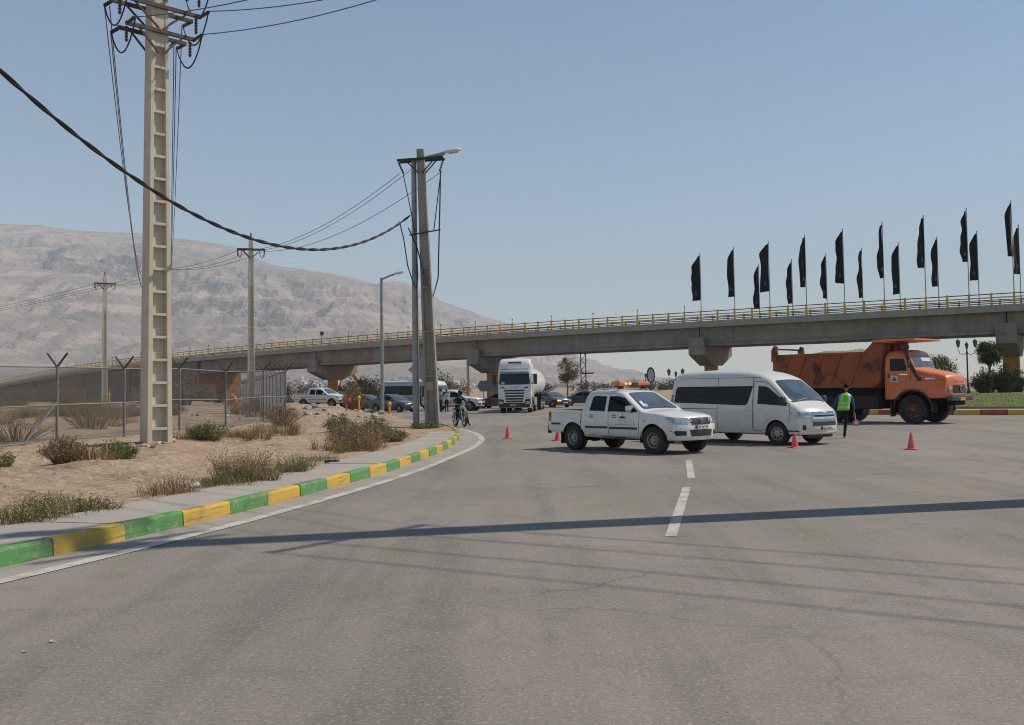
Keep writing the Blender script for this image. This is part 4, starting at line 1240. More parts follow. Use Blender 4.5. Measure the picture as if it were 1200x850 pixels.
def weeds(label, x, y, rx, ry, h, mats, n, seed, bw=.006, cat='grass clump', name='weed_clump', seeds=0, z=None):
    """tussock of thin blades and twigs"""
    rs = random.Random(seed)
    t = simple(name, label, cat, x, y, z)
    bl = MB(); lf = MB()
    zb = t.location.z
    cl = []
    for i in range(max(12, n // 55)):
        a = rs.uniform(0, 6.283); q = rs.random() ** .55
        cl.append((math.cos(a) * rx * q, math.sin(a) * ry * q, rs.uniform(.35, 1.25), rs.uniform(.05, .16)))
    for i in range(n):
        cx_, cy_, ck, cs = rs.choice(cl)
        px, py = cx_ + rs.gauss(0, cs), cy_ + rs.gauss(0, cs)
        hh = h * rs.uniform(.35, 1.1) * ck
        p = Vector((px, py, -.03))
        lean = Vector((rs.gauss(0, .3), rs.gauss(0, .3), 0)) * hh + Vector((px, py, 0)) * .12
        m1 = p + lean * .35 + Vector((0, 0, hh * .55)); e = p + lean + Vector((0, 0, hh))
        w = Vector((rs.gauss(0, 1), rs.gauss(0, 1), 0)).normalized() * bw * rs.uniform(.6, 1.3)
        bl.add([p - w, p + w, m1 + w * .8, m1 - w * .8, e], [(0, 1, 2, 3), (3, 2, 4)], rs.randrange(3))
        for k in range(seeds):
            u = rs.uniform(.35, 1)
            leaf(lf, m1.lerp(e, u) + Vector((rs.gauss(0, .02), rs.gauss(0, .02), rs.gauss(0, .02))), .028 * rs.uniform(.6, 1.4), rs, rs.randrange(3))
    tag(bl.build('blades', mats, t), kind='stuff')
    if lf.v: tag(lf.build('leaves', mats, t), kind='stuff')
    return t
LOS = [LO[0], LGR[1], LO[2]]
LBS = [LB[0], LGR[0], LB[2]]
weeds('long low olive weed clump along the footway in the left foreground', -6.45, 13.45, .55, .5, .24, LOS, 930, 1, seeds=2)
weeds('low olive weed clump just past the nearest one by the footway', -6.2, 14.6, .6, .6, .24, LOS, 930, 2, seeds=2)
weeds('thin twiggy weed by the footway with litter beside it', -5.5, 16.7, .45, .4, .34, LBS, 420, 3, seeds=1)
weeds('brownish bushy weed by the footway near mid verge', -5.05, 18.9, .55, .6, .55, LBS, 806, 4, seeds=3)
weeds('olive weed strip at the foot of the brownish bushy weed', -4.85, 18.3, .6, .7, .32, LOS, 806, 44, seeds=2)
weeds('olive weed strip running on behind the footway', -4.55, 20.9, .4, 1.1, .33, LOS, 682, 5, seeds=2)
weeds('small grey weed on the bare dirt before the large dry bush', -4.55, 24.2, .3, .5, .2, LGR, 320, 55)
bush('dry brown bush at the foot of the fence on the far left', -9.35, 21.4, .52, .45, .58, LB, 150, 2600, .04, 6, spiky=1)
weeds('straw coloured weeds beside the dry brown bush', -8.9, 21.9, .4, .4, .42, LBS, 500, 66)
bush('bright green bush beside the dry brown bush at the fence foot', -8.75, 22.7, .5, .42, .42, LG, 140, 3600, .038, 7)
bush('small lime weed at the left picture edge under the fence', -10.55, 21.3, .25, .3, .34, LY, 40, 700, .04, 8)
bush('lime green bush just right of the tall pale pole', -8.95, 30.2, .7, .5, .52, LY, 130, 3600, .045, 9)
weeds('straw weeds at the left of the lime green bush', -9.6, 30.4, .4, .4, .5, LBS, 500, 67)
weeds('brown weeds along the fence right of the lime green bush', -8.2, 31.5, .7, .6, .42, LBS, 900, 10, seeds=1)
weeds('straw scrub before the fence corner', -7.9, 34.0, .7, .8, .5, LBS, 900, 11, seeds=1)
bush('brown tall weeds at the fence corner', -9.1, 40.5, .9, 1.0, .9, LB, 110, 1800, .05, 12, spiky=1)
bush('large dry brown bush in front of the lamp and old pole', -4.45, 28.9, .85, 1.5, .66, LB, 230, 4600, .042, 13, spiky=1)
weeds('straw fringe around the large dry bush', -4.5, 28.2, 1.0, 1.7, .42, LBS, 930, 68, seeds=1)
bush('brown scrub behind the large dry bush', -4.6, 32.2, .8, 1.1, .66, LB, 150, 2600, .045, 14, spiky=1)
bush('dark green bush left of the large dry bush', -6.25, 36.8, .62, .6, .68, LG, 130, 3400, .045, 15)
weeds('brown weeds between the dark green bush and the large dry bush', -5.5, 34.5, .7, .9, .5, LBS, 900, 69, seeds=1)
bush('green bush on top of the large dry bush', -4.55, 33.8, .62, .6, .72, LG, 130, 3200, .045, 16)
bush('brown green scrub right of the large dry bush', -3.75, 32.4, .5, .9, .40, LO, 100, 1800, .045, 70, spiky=1)
bush('green weeds around the foot of the old pole', -3.6, 42.6, .8, .4, .25, LG, 100, 1800, .045, 17)
weeds('green weed patch at the tip of the verge', -2.85, 42.6, .3, 1.4, .12, LG, 700, 18)
rs = random.Random(77)
ORD = ['first', 'second', 'third', 'fourth', 'fifth', 'sixth', 'seventh', 'eighth', 'ninth', 'tenth', 'eleventh', 'twelfth', 'thirteenth', 'fourteenth', 'fifteenth', 'sixteenth', 'seventeenth', 'eighteenth', 'nineteenth', 'twentieth', 'twenty-first', 'twenty-second', 'twenty-third', 'twenty-fourth', 'twenty-fifth', 'twenty-sixth']
spots = []
while len(spots) < 26:   # scrub inside the fence
    x = rs.uniform(-32, -13.2); y = rs.uniform(25, 75)
    if x > -13.9 - (38 - y) * .19 or x / y < -.56 or x / y > -.24: continue
    spots.append((x / y, x, y))
for i, (q, x, y) in enumerate(sorted(spots)):
    bush('dry scrub behind the fence wire, %s from the left' % ORD[i], x, y, rs.uniform(.9, 1.8), rs.uniform(.9, 1.8), rs.uniform(.6, 1.25), rs.choice([LB, LB, LBS, LO]), 60, 950, .06, 200 + i, group='dry scrub inside the fence', spiky=1)
spots = sorted((x / y, x, y) for x, y in [(rs.uniform(-66, -30), rs.uniform(112, 168)) for k in range(22)])
for i, (q, x, y) in enumerate(spots):
    bush('far scrub in front of the ramp wall, %s from the left' % ORD[i], x, y, rs.uniform(1.2, 2.6), rs.uniform(1.2, 2), rs.uniform(1.2, 3.8), rs.choice([LB, LO, LO]), 50, 1000, .16, 300 + i, group='far scrub before the ramp wall', z=.3)
bush('tall reddish brown bush on the rubble in front of the pier', -11.7, 75.5, 1.0, 1.0, 2.2, LB, 150, 3400, .09, 21)
bush('green weed on the rubble by the lamp base', -9.6, 69.5, .4, .4, .45, LG, 40, 700, .06, 22)
bush('wide olive bush behind the far white pickup', -8.2, 118, 3.6, 2.2, 3.2, LO, 160, 4200, .2, 23)
bush('dark shrub mass behind the minibus', -18.5, 128, 3.2, 2.5, 3.4, LD, 130, 3400, .2, 24)
for i, (x, y) in enumerate(((-40, 165), (-37, 150), (-33, 120), (-29, 132), (-26, 118), (9.5, 150), (12.5, 150), (6.5, 160))):
    bush('low dusty shrub out on the plain, ' + ('left' if x < 0 else 'right') + ' of the tanker truck, ' + ['farthest', 'second farthest', 'nearest', 'second nearest', 'third nearest', 'left one', 'rightmost', 'far one'][i], x, y, 1.1, 1.0, rs.uniform(.8, 1.4), LO, 40, 800, .13, 400 + i, group='low dusty shrubs on the plain', z=.2)

def tree(label, x, y, h, cr, ch, mats, nl, ls, seed, trunk=.1, z=None, name='tree', lobes=14, ctr=None, trunk_h=None, fill=1.0):
    rs = random.Random(seed)
    t = simple(name, label, 'tree', x, y, z)
    cz = h - ch / 2 if ctr is None else ctr
    tr = MB()
    th = trunk_h or (cz - ch * .25)
    tr.tube([(0, 0, -.3), (rs.gauss(0, .05), rs.gauss(0, .05), th * .5), (rs.gauss(0, .1), rs.gauss(0, .1), th), (0, 0, th + ch * .3)], trunk, 8, radii=[trunk * 1.2, trunk, trunk * .8, trunk * .35])
    lob = []
    for i in range(lobes):
        a = rs.uniform(0, 6.283); u = rs.uniform(-1, 1); q = rs.uniform(.35, .95)
        c = Vector((math.cos(a) * cr * q * math.sqrt(1 - u * u * .8), math.sin(a) * cr * q * math.sqrt(1 - u * u * .8), cz + u * ch / 2 * .8))
        lob.append((c, rs.uniform(.22, .42) * cr))
        tr.tube([(0, 0, th * rs.uniform(.75, 1)), Vector((0, 0, th)).lerp(c, .5) + Vector((0, 0, .1 * ch)), c], trunk * .3, 5, radii=[trunk * .45, trunk * .28, trunk * .1])
    tr.build('trunk', M_STEM, t, smooth=60)
    fo = MB()
    for i in range(nl):
        c, r = lob[i % len(lob)] if rs.random() < .8 else (Vector((0, 0, cz)), cr * .8 * fill)
        d = Vector((rs.gauss(0, 1), rs.gauss(0, 1), rs.gauss(0, 1))).normalized() * r * rs.random() ** .45
        leaf(fo, c + d, ls * rs.uniform(.6, 1.4), rs, rs.randrange(3))
    tag(fo.build('crown', mats, t), kind='stuff')
    return t
tree('slender olive tree standing alone under the overpass behind the dark cars', 7.6, 142, 5.8, 1.9, 3.6, LO, 5200, .15, 31, trunk=.11, z=.1, lobes=22)
# topiary on the island
tx, ty = 35.4, 76.0
LT = [leafmat('topiary_a', (0.06, 0.085, 0.025)), leafmat('topiary_b', (0.085, 0.11, 0.032)), leafmat('topiary_c', (0.045, 0.065, 0.02))]
tree('round-clipped topiary tree on the island lawn', tx, ty, 3.7, 1.08, 1.6, LT, 11000, .085, 41, trunk=.1, z=isl_z(tx, ty), lobes=26, trunk_h=2.2)
bush('dark rounded shrub at the foot of the topiary tree', tx - .1, ty + .4, 1.25, 1.0, 1.85, LT, 180, 8000, .09, 42, z=isl_z(tx, ty))
bush('dark cone-shaped shrub beside the topiary tree', tx + 1.25, ty + .3, 1.1, 1.0, 2.05, LT, 180, 8000, .09, 43, z=isl_z(tx, ty))
bush('dark shrub at the right picture edge on the lawn', tx + 3.4, ty + 3, 1.1, 1.0, 1.8, LD, 100, 3000, .1, 47, z=isl_z(tx, ty))
tree('pale loose-leaved small tree behind the orange truck cab', 33.6, 81.5, 2.75, 1.75, 1.9, LY, 5200, .12, 45, trunk=.08, z=isl_z(33.6, 81.5), lobes=24, trunk_h=.7)
bush('pale green shrub low behind the lantern post', 32.7, 80.0, 1.6, 1.2, 1.2, LY, 90, 2400, .11, 46, z=isl_z(32.7, 80))
LDF = [leafmat('far_a', (0.06, 0.075, 0.035)), leafmat('far_b', (0.085, 0.095, 0.045)), leafmat('far_c', (0.045, 0.06, 0.03))]
# far tree belts that read as one mass
def belt(label, spots, mats, ls, seed, dens):
    rs = random.Random(seed); fo = MB()
    for (x0, x1, y0, y1, h0, h1, n) in spots:
        for i in range(n):
            x = rs.uniform(x0, x1); y = rs.uniform(y0, y1); h = rs.uniform(h0, h1); r = h * rs.uniform(.4, .65)
            for k in range(dens):
                d = Vector((rs.gauss(0, 1), rs.gauss(0, 1), rs.gauss(0, 1))).normalized() * rs.random() ** .4
                leaf(fo, Vector((x + d.x * r, y + d.y * r, max(.1, h * .5 + d.z * h * .5))), ls * rs.uniform(.6, 1.4), rs, rs.randrange(3))
    return tag(fo.build('tree_belt', mats), label, 'trees', kind='stuff')
belt('distant dark belt of trees behind the left spans', [(-150, -35, 330, 430, 3, 6, 70), (-70, -20, 300, 360, 2.5, 5, 30), (-220, -130, 300, 420, 4, 8, 40)], LDF, .55, 51, 110)
belt('distant belt of trees on the plain under the right spans', [(-10, 75, 300, 430, 2.2, 4.8, 80), (60, 220, 350, 520, 2.5, 5.5, 70)], LDF, .55, 52, 110)

# ---------------------------------------------------------------- litter and loose pieces
t = simple('concrete_slab', 'dark flat broken slab lying at the back edge of the footway', 'slab', -4.1, 23.2)
MB().prism([(-.16, -.08), (.13, -.1), (.17, .07), (-.12, .1)], (0, 0, 0), (1, 0, 0), (0, 1, 0), (0, 0, 1), -.02, .07).build('slab', mat('dark_slab', (.06, .055, .05), .9, var=.2), t, bevel=.01)
def scrap(label, x, y, z, s_, c, seed):
    rs = random.Random(seed)
    P = []
    for j in range(4):
        for i in range(4):
            P.append(((i - 1.5) * s_ * .5 + rs.gauss(0, s_ * .1), (j - 1.5) * s_ * .35 + rs.gauss(0, s_ * .1), abs(rs.gauss(0, s_ * .22)) + .004))
    F = [(j * 4 + i, j * 4 + i + 1, j * 4 + i + 5, j * 4 + i + 4) for j in range(3) for i in range(3)]
    o = MB().add(P, F).build('litter', mat('litter_' + label.split()[1], c, .6), loc=(x, y, z), rot=(0, 0, rs.uniform(0, 3)))
    tag(o, label, 'litter')
scrap('crumpled yellow wrapper beside the twiggy weed by the footway', -5.93, 16.9, gz(-5.93, 16.9) + .005, .12, (.7, .55, .05), 1)
scrap('crumpled white plastic scrap behind the footway weeds', -5.43, 17.75, gz(-5.43, 17.75) + .005, .11, (.6, .62, .64), 2)
for i, (x, y) in enumerate(((-3.37, 7.53), (-3.44, 7.25), (-2.34, 11.27))):
    scrap(['small pale scrap on the asphalt at lower left, upper of two', 'small pale scrap on the asphalt at lower left, lower of two', 'small pale fleck on the road before the pole shadow'][i], x, y, .003, .028, (.42, .4, .37), 10 + i)

# ---------------------------------------------------------------- vehicles
M_PW = mat('white_car_paint', (0.76, 0.74, 0.70), 0.25, coat=0.7, dust=0.24)
M_PW2 = mat('white_truck_paint', (0.66, 0.65, 0.62), 0.35, coat=0.3, dust=0.25)
M_VAN = mat('pearl_white_van_paint', (0.70, 0.67, 0.60), 0.25, coat=0.7, dust=0.2)
M_SILV = mat('silver_bus_paint', (0.36, 0.38, 0.40), 0.35, metal=0.4, dust=0.2)
M_NAVY = mat('dark_grey_car_paint', (0.035, 0.042, 0.05), 0.25, coat=0.8, dust=0.12)
M_BLUEC = mat('dark_blue_car_paint', (0.02, 0.03, 0.055), 0.25, coat=0.8, dust=0.1)
M_RED = mat('dark_red_car_paint', (0.07, 0.012, 0.012), 0.25, coat=0.8, dust=0.1)
M_TRUCK = mat('orange_truck_paint', (0.72, 0.15, 0.02), 0.38, coat=0.3, dust=0.18, var=.08, vscale=1.5)
M_TIPP = noise_mat('dirty_rust_tipper', [(0.9, 7, .4, .7, (0.27, 0.08, 0.035), 1.0), (1.0, 8, .5, .62, (0.06, 0.034, 0.026), .85), ((6, 6, .8), 7, .52, .75, (0.30, 0.14, 0.075), .6)], rough=.7, base=(0.37, 0.10, 0.036), bump=((8, .3, .02),))
M_GLASS = mat('tinted_glass', (0.004, 0.004, 0.005), 0.04, spec=0.25)
M_WSG = mat('windscreen_glass', (0.06, 0.08, 0.10), 0.04, spec=0.9, var=.5, vscale=1.6)
M_BLK = mat('black_plastic', (0.018, 0.018, 0.019), 0.55, dust=.15)
M_UND = mat('underbody', (0.012, 0.011, 0.01), 0.9)
M_SEAM = mat('panel_gap', (0.03, 0.03, 0.03), 0.8)
M_TYRE = mat('tyre_rubber', (0.022, 0.021, 0.02), 0.85, dust=.25, dustcol=(.16, .13, .1))
M_RIM = mat('dull_steel_rim', (0.33, 0.32, 0.31), 0.45, metal=.3, dust=.35)
M_ALLOY = mat('alloy_rim', (0.36, 0.36, 0.36), 0.35, metal=.7, dust=.2)
M_CHR = mat('chrome', (0.62, 0.64, 0.66), 0.12, metal=1.0)
M_HL = mat('headlamp_glass', (0.42, 0.44, 0.47), 0.08, metal=.35, spec=1.0, coat=.8, var=.35, vscale=14)
M_TL = mat('tail_lamp_red', (0.50, 0.012, 0.012), 0.15, coat=.6)
M_AMB = mat('amber_lens', (0.75, 0.16, 0.015), 0.25, coat=.5)
M_AMBL = mat('lit_amber_lamp', (0.9, 0.45, 0.08), 0.3, emit=(1.0, 0.45, 0.05), estr=1.6)
M_PLATE = mat('plate_white', (0.6, 0.6, 0.58), .5)
M_PLY = mat('plate_orange', (0.65, 0.27, 0.03), .5)
M_INK = mat('print_dark', (0.02, 0.02, 0.03), .6)
M_BLUE = mat('print_blue', (0.03, 0.04, 0.16), .6)
M_REDP = mat('print_red', (0.55, 0.05, 0.04), .6)
M_YELP = mat('print_yellow', (0.7, 0.42, 0.04), .6)
M_STK = mat('sticker_white', (0.62, 0.62, 0.6), .6)

class Body:
    """car shell from cross sections along x: (x, z_bottom, z_top, corner radius, crown)"""
    def __init__(s, stations, hw, kf, W, extra=()):
        xs = sorted({round(a[0], 4) for a in stations} | {round(q, 4) for q in extra})
        st = sorted(stations)
        X = [a[0] for a in st]
        full = []
        for a, b in zip(xs, xs[1:]):
            k = max(1, int((b - a) / 0.075))
            full += [a + (b - a) * i / k for i in range(k)]
        full.append(xs[-1])
        NS, NR, NT = 22, 4, 5
        V = []; F = []
        for x in full:
            zb, zt, r, cr = [float(np.interp(x, X, [q[i] for q in st])) for i in (1, 2, 3, 4)]
            r = min(r, (zt - zb) * .45)
            half = [(0, zb), (min(.56, hw(x, zb) * .6), zb), (hw(x, zb) - .04, zb)]
            for i in range(NS + 1):
                z = zb + .03 + (zt - r - zb - .03) * i / NS
                half.append((hw(x, z), z))
            yc = hw(x, zt - r) - r
            for i in range(1, NR + 1):
                a = math.pi / 2 * i / NR
                half.append((yc + r * math.cos(a), zt - r + r * math.sin(a)))
            for i in range(1, NT + 1):
                f = i / NT
                half.append((yc * (1 - f), zt + cr * (1 - (1 - f) ** 2)))
            sec = [(-y, z) for y, z in half[1:-1]][::-1]
            loop = half + sec          # closed loop
            k = kf(x)
            for y, z in loop:
                V.append((x - k * (abs(y) / W) ** 2.4, y, z))
        n = len(V) // len(full)
        for i in range(len(full) - 1):
            for q in range(n):
                F.append((i * n + q, i * n + (q + 1) % n, (i + 1) * n + (q + 1) % n, (i + 1) * n + q))
        # end caps as grids so that the bowed nose and tail stay smooth
        nh = NS + 2 + NR + NT          # index of the last half point (top centre)
        for e, x in ((0, full[0]), (len(full) - 1, full[-1])):
            k = kf(x); NY = 12; mid = 6
            rows = []
            for j in range(1, nh + 1):
                R_ = e * n + j; L_ = e * n + n - j
                y, z = V[R_][1], V[R_][2]
                row = [R_]
                for q in range(1, NY):
                    yy = y * (1 - 2 * q / NY)
                    V.append((x - k * (abs(yy) / W) ** 2.4, yy, z)); row.append(len(V) - 1)
                row.append(L_)
                if j == 1: row[mid] = e * n
                if j == nh: row[mid] = e * n + nh + 1
                rows.append(row)
            for a_, b_ in zip(rows, rows[1:]):
                for q in range(NY):
                    f = (a_[q], a_[q + 1], b_[q + 1], b_[q])
                    F.append(f)
            # bottom and top closing strips
            for row in (rows[0], rows[-1]):
                F.append(tuple(row[:mid + 1])); F.append(tuple(row[mid:]))
        s.V, s.F = V, F
        s.hw = hw; s.zlow = min(v[2] for v in V)
        s.bvh = BVHTree.FromPolygons([Vector(v) for v in V], F)
        s.M = []
    def build(s, name, m, parent, arches=(), cuts=(), smooth=35):
        """shell with open wheel arches (and an open bed), lined with dark wells"""
        V = [list(v) for v in s.V]; F = []
        def inside(v, A):
            return abs(v[1]) > A[3] - .02 and math.hypot(v[0] - A[0], v[2] - A[1]) < A[2]
        for f in s.F:
            c = [sum(s.V[i][q] for i in f) / len(f) for q in range(3)]
            drop = any(all(inside(s.V[i], A) for i in f) for A in arches)
            for lo, hi in cuts:
                if lo[0] < c[0] < hi[0] and abs(c[1]) < hi[1] and c[2] > lo[2] + .2 and max(s.V[i][2] for i in f) - min(s.V[i][2] for i in f) < .03: drop = True
            if not drop: F.append(f)
        used = {i for f in F for i in f}
        for i in used:
            for A in arches:
                v = s.V[i]
                if inside(v, A):
                    d = math.hypot(v[0] - A[0], v[2] - A[1]) or 1e-6
                    V[i][0] = A[0] + (v[0] - A[0]) * A[2] / d; V[i][2] = A[1] + (v[2] - A[1]) * A[2] / d
                    if V[i][2] < s.zlow: V[i][2] = s.zlow
        o = put(name, MB().add(V, F).mesh(name, [m]), parent)
        bm = bmesh.new(); bm.from_mesh(o.data)
        bmesh.ops.delete(bm, geom=[v for v in bm.verts if not v.link_faces], context='VERTS')
        bm.to_mesh(o.data); bm.free()
        smooth_mesh(o.data, smooth)
        for (xc, zc, r, y0, y1) in arches:
            for sg in (-1, 1):
                mb = MB(); k = 20; yo = s.hw(xc, zc + r) - .012
                P = []
                for i in range(k + 1):
                    t_ = math.pi * (-.06 + 1.12 * i / k)
                    x, z = xc + (r + .012) * math.cos(t_), zc + (r + .012) * math.sin(t_)
                    P += [(x, sg * yo, z), (x, sg * y0, z)]
                mb.add(P, [(2 * i, 2 * i + 1, 2 * i + 3, 2 * i + 2) for i in range(k)])
                mb.add([P[2 * i + 1] for i in range(k + 1)], [tuple(range(k + 1))])
                mb.build('wheel_well', M_UND, parent)
        for lo, hi in cuts:
            (x0, y0, z0), (x1, y1, z1) = lo, hi
            zt = z0 + .4
            mb = MB().add([(x0, y0, z0), (x1, y0, z0), (x1, y1, z0), (x0, y1, z0), (x0, y0, zt), (x1, y0, zt), (x1, y1, zt), (x0, y1, zt)],
                          [(0, 1, 2, 3), (0, 1, 5, 4), (1, 2, 6, 5), (2, 3, 7, 6), (3, 0, 4, 7)])
            mb.build('bed_liner', M_BLK, parent)
        return o
    def patch(s, name, poly, m, parent, face='side', sg=-1, off=.004, grid=.07, O=None, U=None, V=None, skirt=.012, smooth=40):
        if face == 'side': O, U, V, N = Vector((0, 0, 0)), Vector((1, 0, 0)), Vector((0, 0, 1)), Vector((0, sg, 0))
        elif face == 'front': O, U, V, N = Vector((0, 0, 0)), Vector((0, 1, 0)), Vector((0, 0, 1)), Vector((1, 0, 0))
        elif face == 'rear': O, U, V, N = Vector((0, 0, 0)), Vector((0, 1, 0)), Vector((0, 0, 1)), Vector((-1, 0, 0))
        elif face == 'top': O, U, V, N = Vector((0, 0, 0)), Vector((1, 0, 0)), Vector((0, 1, 0)), Vector((0, 0, 1))
        else:
            O, U, V = Vector(O), Vector(U).normalized(), Vector(V).normalized()
            N = U.cross(V).normalized()
        bm = bmesh.new()
        bm.faces.new([bm.verts.new((a, b, 0)) for a, b in poly])
        bm.normal_update()
        bmesh.ops.triangulate(bm, faces=bm.faces, ngon_method='EAR_CLIP')
        for ax in (0, 1):
            lo = min(p[ax] for p in poly); hi = max(p[ax] for p in poly)
            k = int((hi - lo) / grid)
            for i in range(1, k + 1):
                c = lo + (hi - lo) * i / (k + 1)
                co = (c, 0, 0) if ax == 0 else (0, c, 0); no = (1, 0, 0) if ax == 0 else (0, 1, 0)
                bmesh.ops.bisect_plane(bm, geom=bm.verts[:] + bm.edges[:] + bm.faces[:], plane_co=co, plane_no=no, dist=1e-5)
        bmesh.ops.remove_doubles(bm, verts=bm.verts, dist=1e-4)
        inner = {}
        for v in bm.verts:
            p = O + U * v.co.x + V * v.co.y
            h, nrm, _, _ = s.bvh.ray_cast(p + N * 6, -N, 20)
            if h is None:
                h, nrm, _, _ = s.bvh.find_nearest(p)
            if nrm.dot(N) < 0: nrm = -nrm
            v.co = h + nrm * off
        ed = [e for e in bm.edges if e.is_boundary]
        ret = bmesh.ops.extrude_edge_only(bm, edges=ed)
        for v in [g for g in ret['geom'] if isinstance(g, bmesh.types.BMVert)]:
            v.co -= N * skirt
        bmesh.ops.recalc_face_normals(bm, faces=bm.faces)
        me = bpy.data.meshes.new(name); bm.to_mesh(me); bm.free()
        me.materials.append(m)
        c = sum((Vector(p.normal) * p.area for p in me.polygons), Vector())
        smooth_mesh(me, smooth)
        return put(name, me, parent)
    def rect(s, name, u0, u1, v0, v1, m, parent, **k):
        return s.patch(name, [(u0, v0), (u1, v0), (u1, v1), (u0, v1)], m, parent, **k)

def wheel_meshes(r, w, rim_m, style, rr=.6):
    """axis along y, outside towards -y"""
    MX = Matrix.Rotation(R(90), 4, 'X')      # z -> -y
    ty = MB()
    rim = r * rr
    ty.lathe([(rim, -w / 2), (r * .93, -w / 2), (r * .985, -w * .40), (r, -w * .3), (r, w * .3), (r * .985, w * .40), (r * .93, w / 2), (rim, w / 2), (rim * .98, w * .3), (rim * .98, -w * .3)], M=MX, n=36, closed=True)
    nt_ = 40
    for i in range(nt_):      # tread blocks
        t = 2 * math.pi * i / nt_
        for yy in (-w * .27, w * .27):
            A = Matrix.Rotation(t, 3, 'Y')
            ty.box(A @ Vector((r, yy, 0)), (r * .03, w * .3, r * .09), M=A)
    tyre = ty.mesh('tyre', M_TYRE, 40)
    rm = MB()
    rm.lathe([(rim * .99, w * .5), (rim * .93, w * .47), (rim * .86, w * .3), (rim * .84, -w * .3)], M=MX, n=32)
    fz_ = w * .26
    if style == 'steel':
        rm.lathe([(rim * .86, fz_ - .03), (rim * .62, fz_ + .02), (rim * .3, fz_ + .005), (rim * .28, fz_ + .05), (rim * .2, fz_ + .06), (.001, fz_ + .06)], M=MX, n=32)
        for i in range(10):
            t = 2 * math.pi * i / 10
            c = Vector((math.cos(t) * rim * .68, -(fz_ + .012), math.sin(t) * rim * .68))
            rm.cyl(c, c + Vector((0, -.012, 0)), rim * .11, n=10, mi=1)
        for i in range(6):
            t = 2 * math.pi * i / 6
            c = Vector((math.cos(t) * rim * .36, -fz_, math.sin(t) * rim * .36))
            rm.cyl(c, c + Vector((0, -.03, 0)), rim * .05, n=6, mi=0)
    elif style == 'cover':
        rm.lathe([(rim * .93, fz_ + .02), (rim * .75, fz_ + .05), (rim * .3, fz_ + .06), (.001, fz_ + .055)], M=MX, n=32)
        for i in range(8):
            t = 2 * math.pi * (i + .5) / 8
            c = Vector((math.cos(t) * rim * .62, -(fz_ + .045), math.sin(t) * rim * .62))
            rm.cyl(c, c + Vector((0, -.014, 0)), rim * .14, n=10, mi=1)
    elif style == 'truck':
        rm.lathe([(rim * .86, fz_ - .02), (rim * .7, fz_ - .06), (rim * .55, fz_ - .05), (rim * .42, fz_ + .03), (rim * .25, fz_ + .09), (rim * .22, fz_ + .14), (.001, fz_ + .14)], M=MX, n=32)
        for i in range(10):
            t = 2 * math.pi * i / 10
            c = Vector((math.cos(t) * rim * .5, -(fz_ - .03), math.sin(t) * rim * .5))
            rm.cyl(c, c + Vector((0, -.05, 0)), rim * .045, n=6)
        for i in range(6):
            t = 2 * math.pi * (i + .5) / 6
            c = Vector((math.cos(t) * rim * .76, -(fz_ - .055), math.sin(t) * rim * .76))
            rm.cyl(c, c + Vector((0, -.02, 0)), rim * .09, n=8, mi=1)
    else:
        rm.lathe([(rim * .3, fz_ + .02), (rim * .12, fz_ + .03), (.001, fz_ + .03)], M=MX, n=20)
        rm.lathe([(rim * .9, fz_ - .1), (.001, fz_ - .1)], M=MX, n=24, mi=1)
        for i in range(7):
            t = 2 * math.pi * i / 7
            A = Matrix.Rotation(t, 3, 'Y')
            rm.box(A @ Vector((rim * .55, -(fz_ + .0), 0)), (rim * .85, .035, rim * .2), M=A)
    rimm = rm.mesh('rim', [rim_m, M_UND], 40)
    return tyre, rimm
def wheels(parent, meshes, spots, steer=0.0):
    ty, rm = meshes
    for (x, y, z, fr) in spots:
        w = bpy.data.objects.new('wheel', None); w.empty_display_size = .1
        link(w, parent)
        w.location = (x, y, z)
        w.rotation_euler = (0, random.Random(x * 7 + y).uniform(0, 3), (math.pi if y > 0 else 0) + (steer if fr else 0))
        w.rotation_mode = 'ZXY' if False else 'XYZ'
        put('tyre', ty, w); put('rim', rm, w)

def smile(a, b, x):
    return float(sstep(a, b, x))

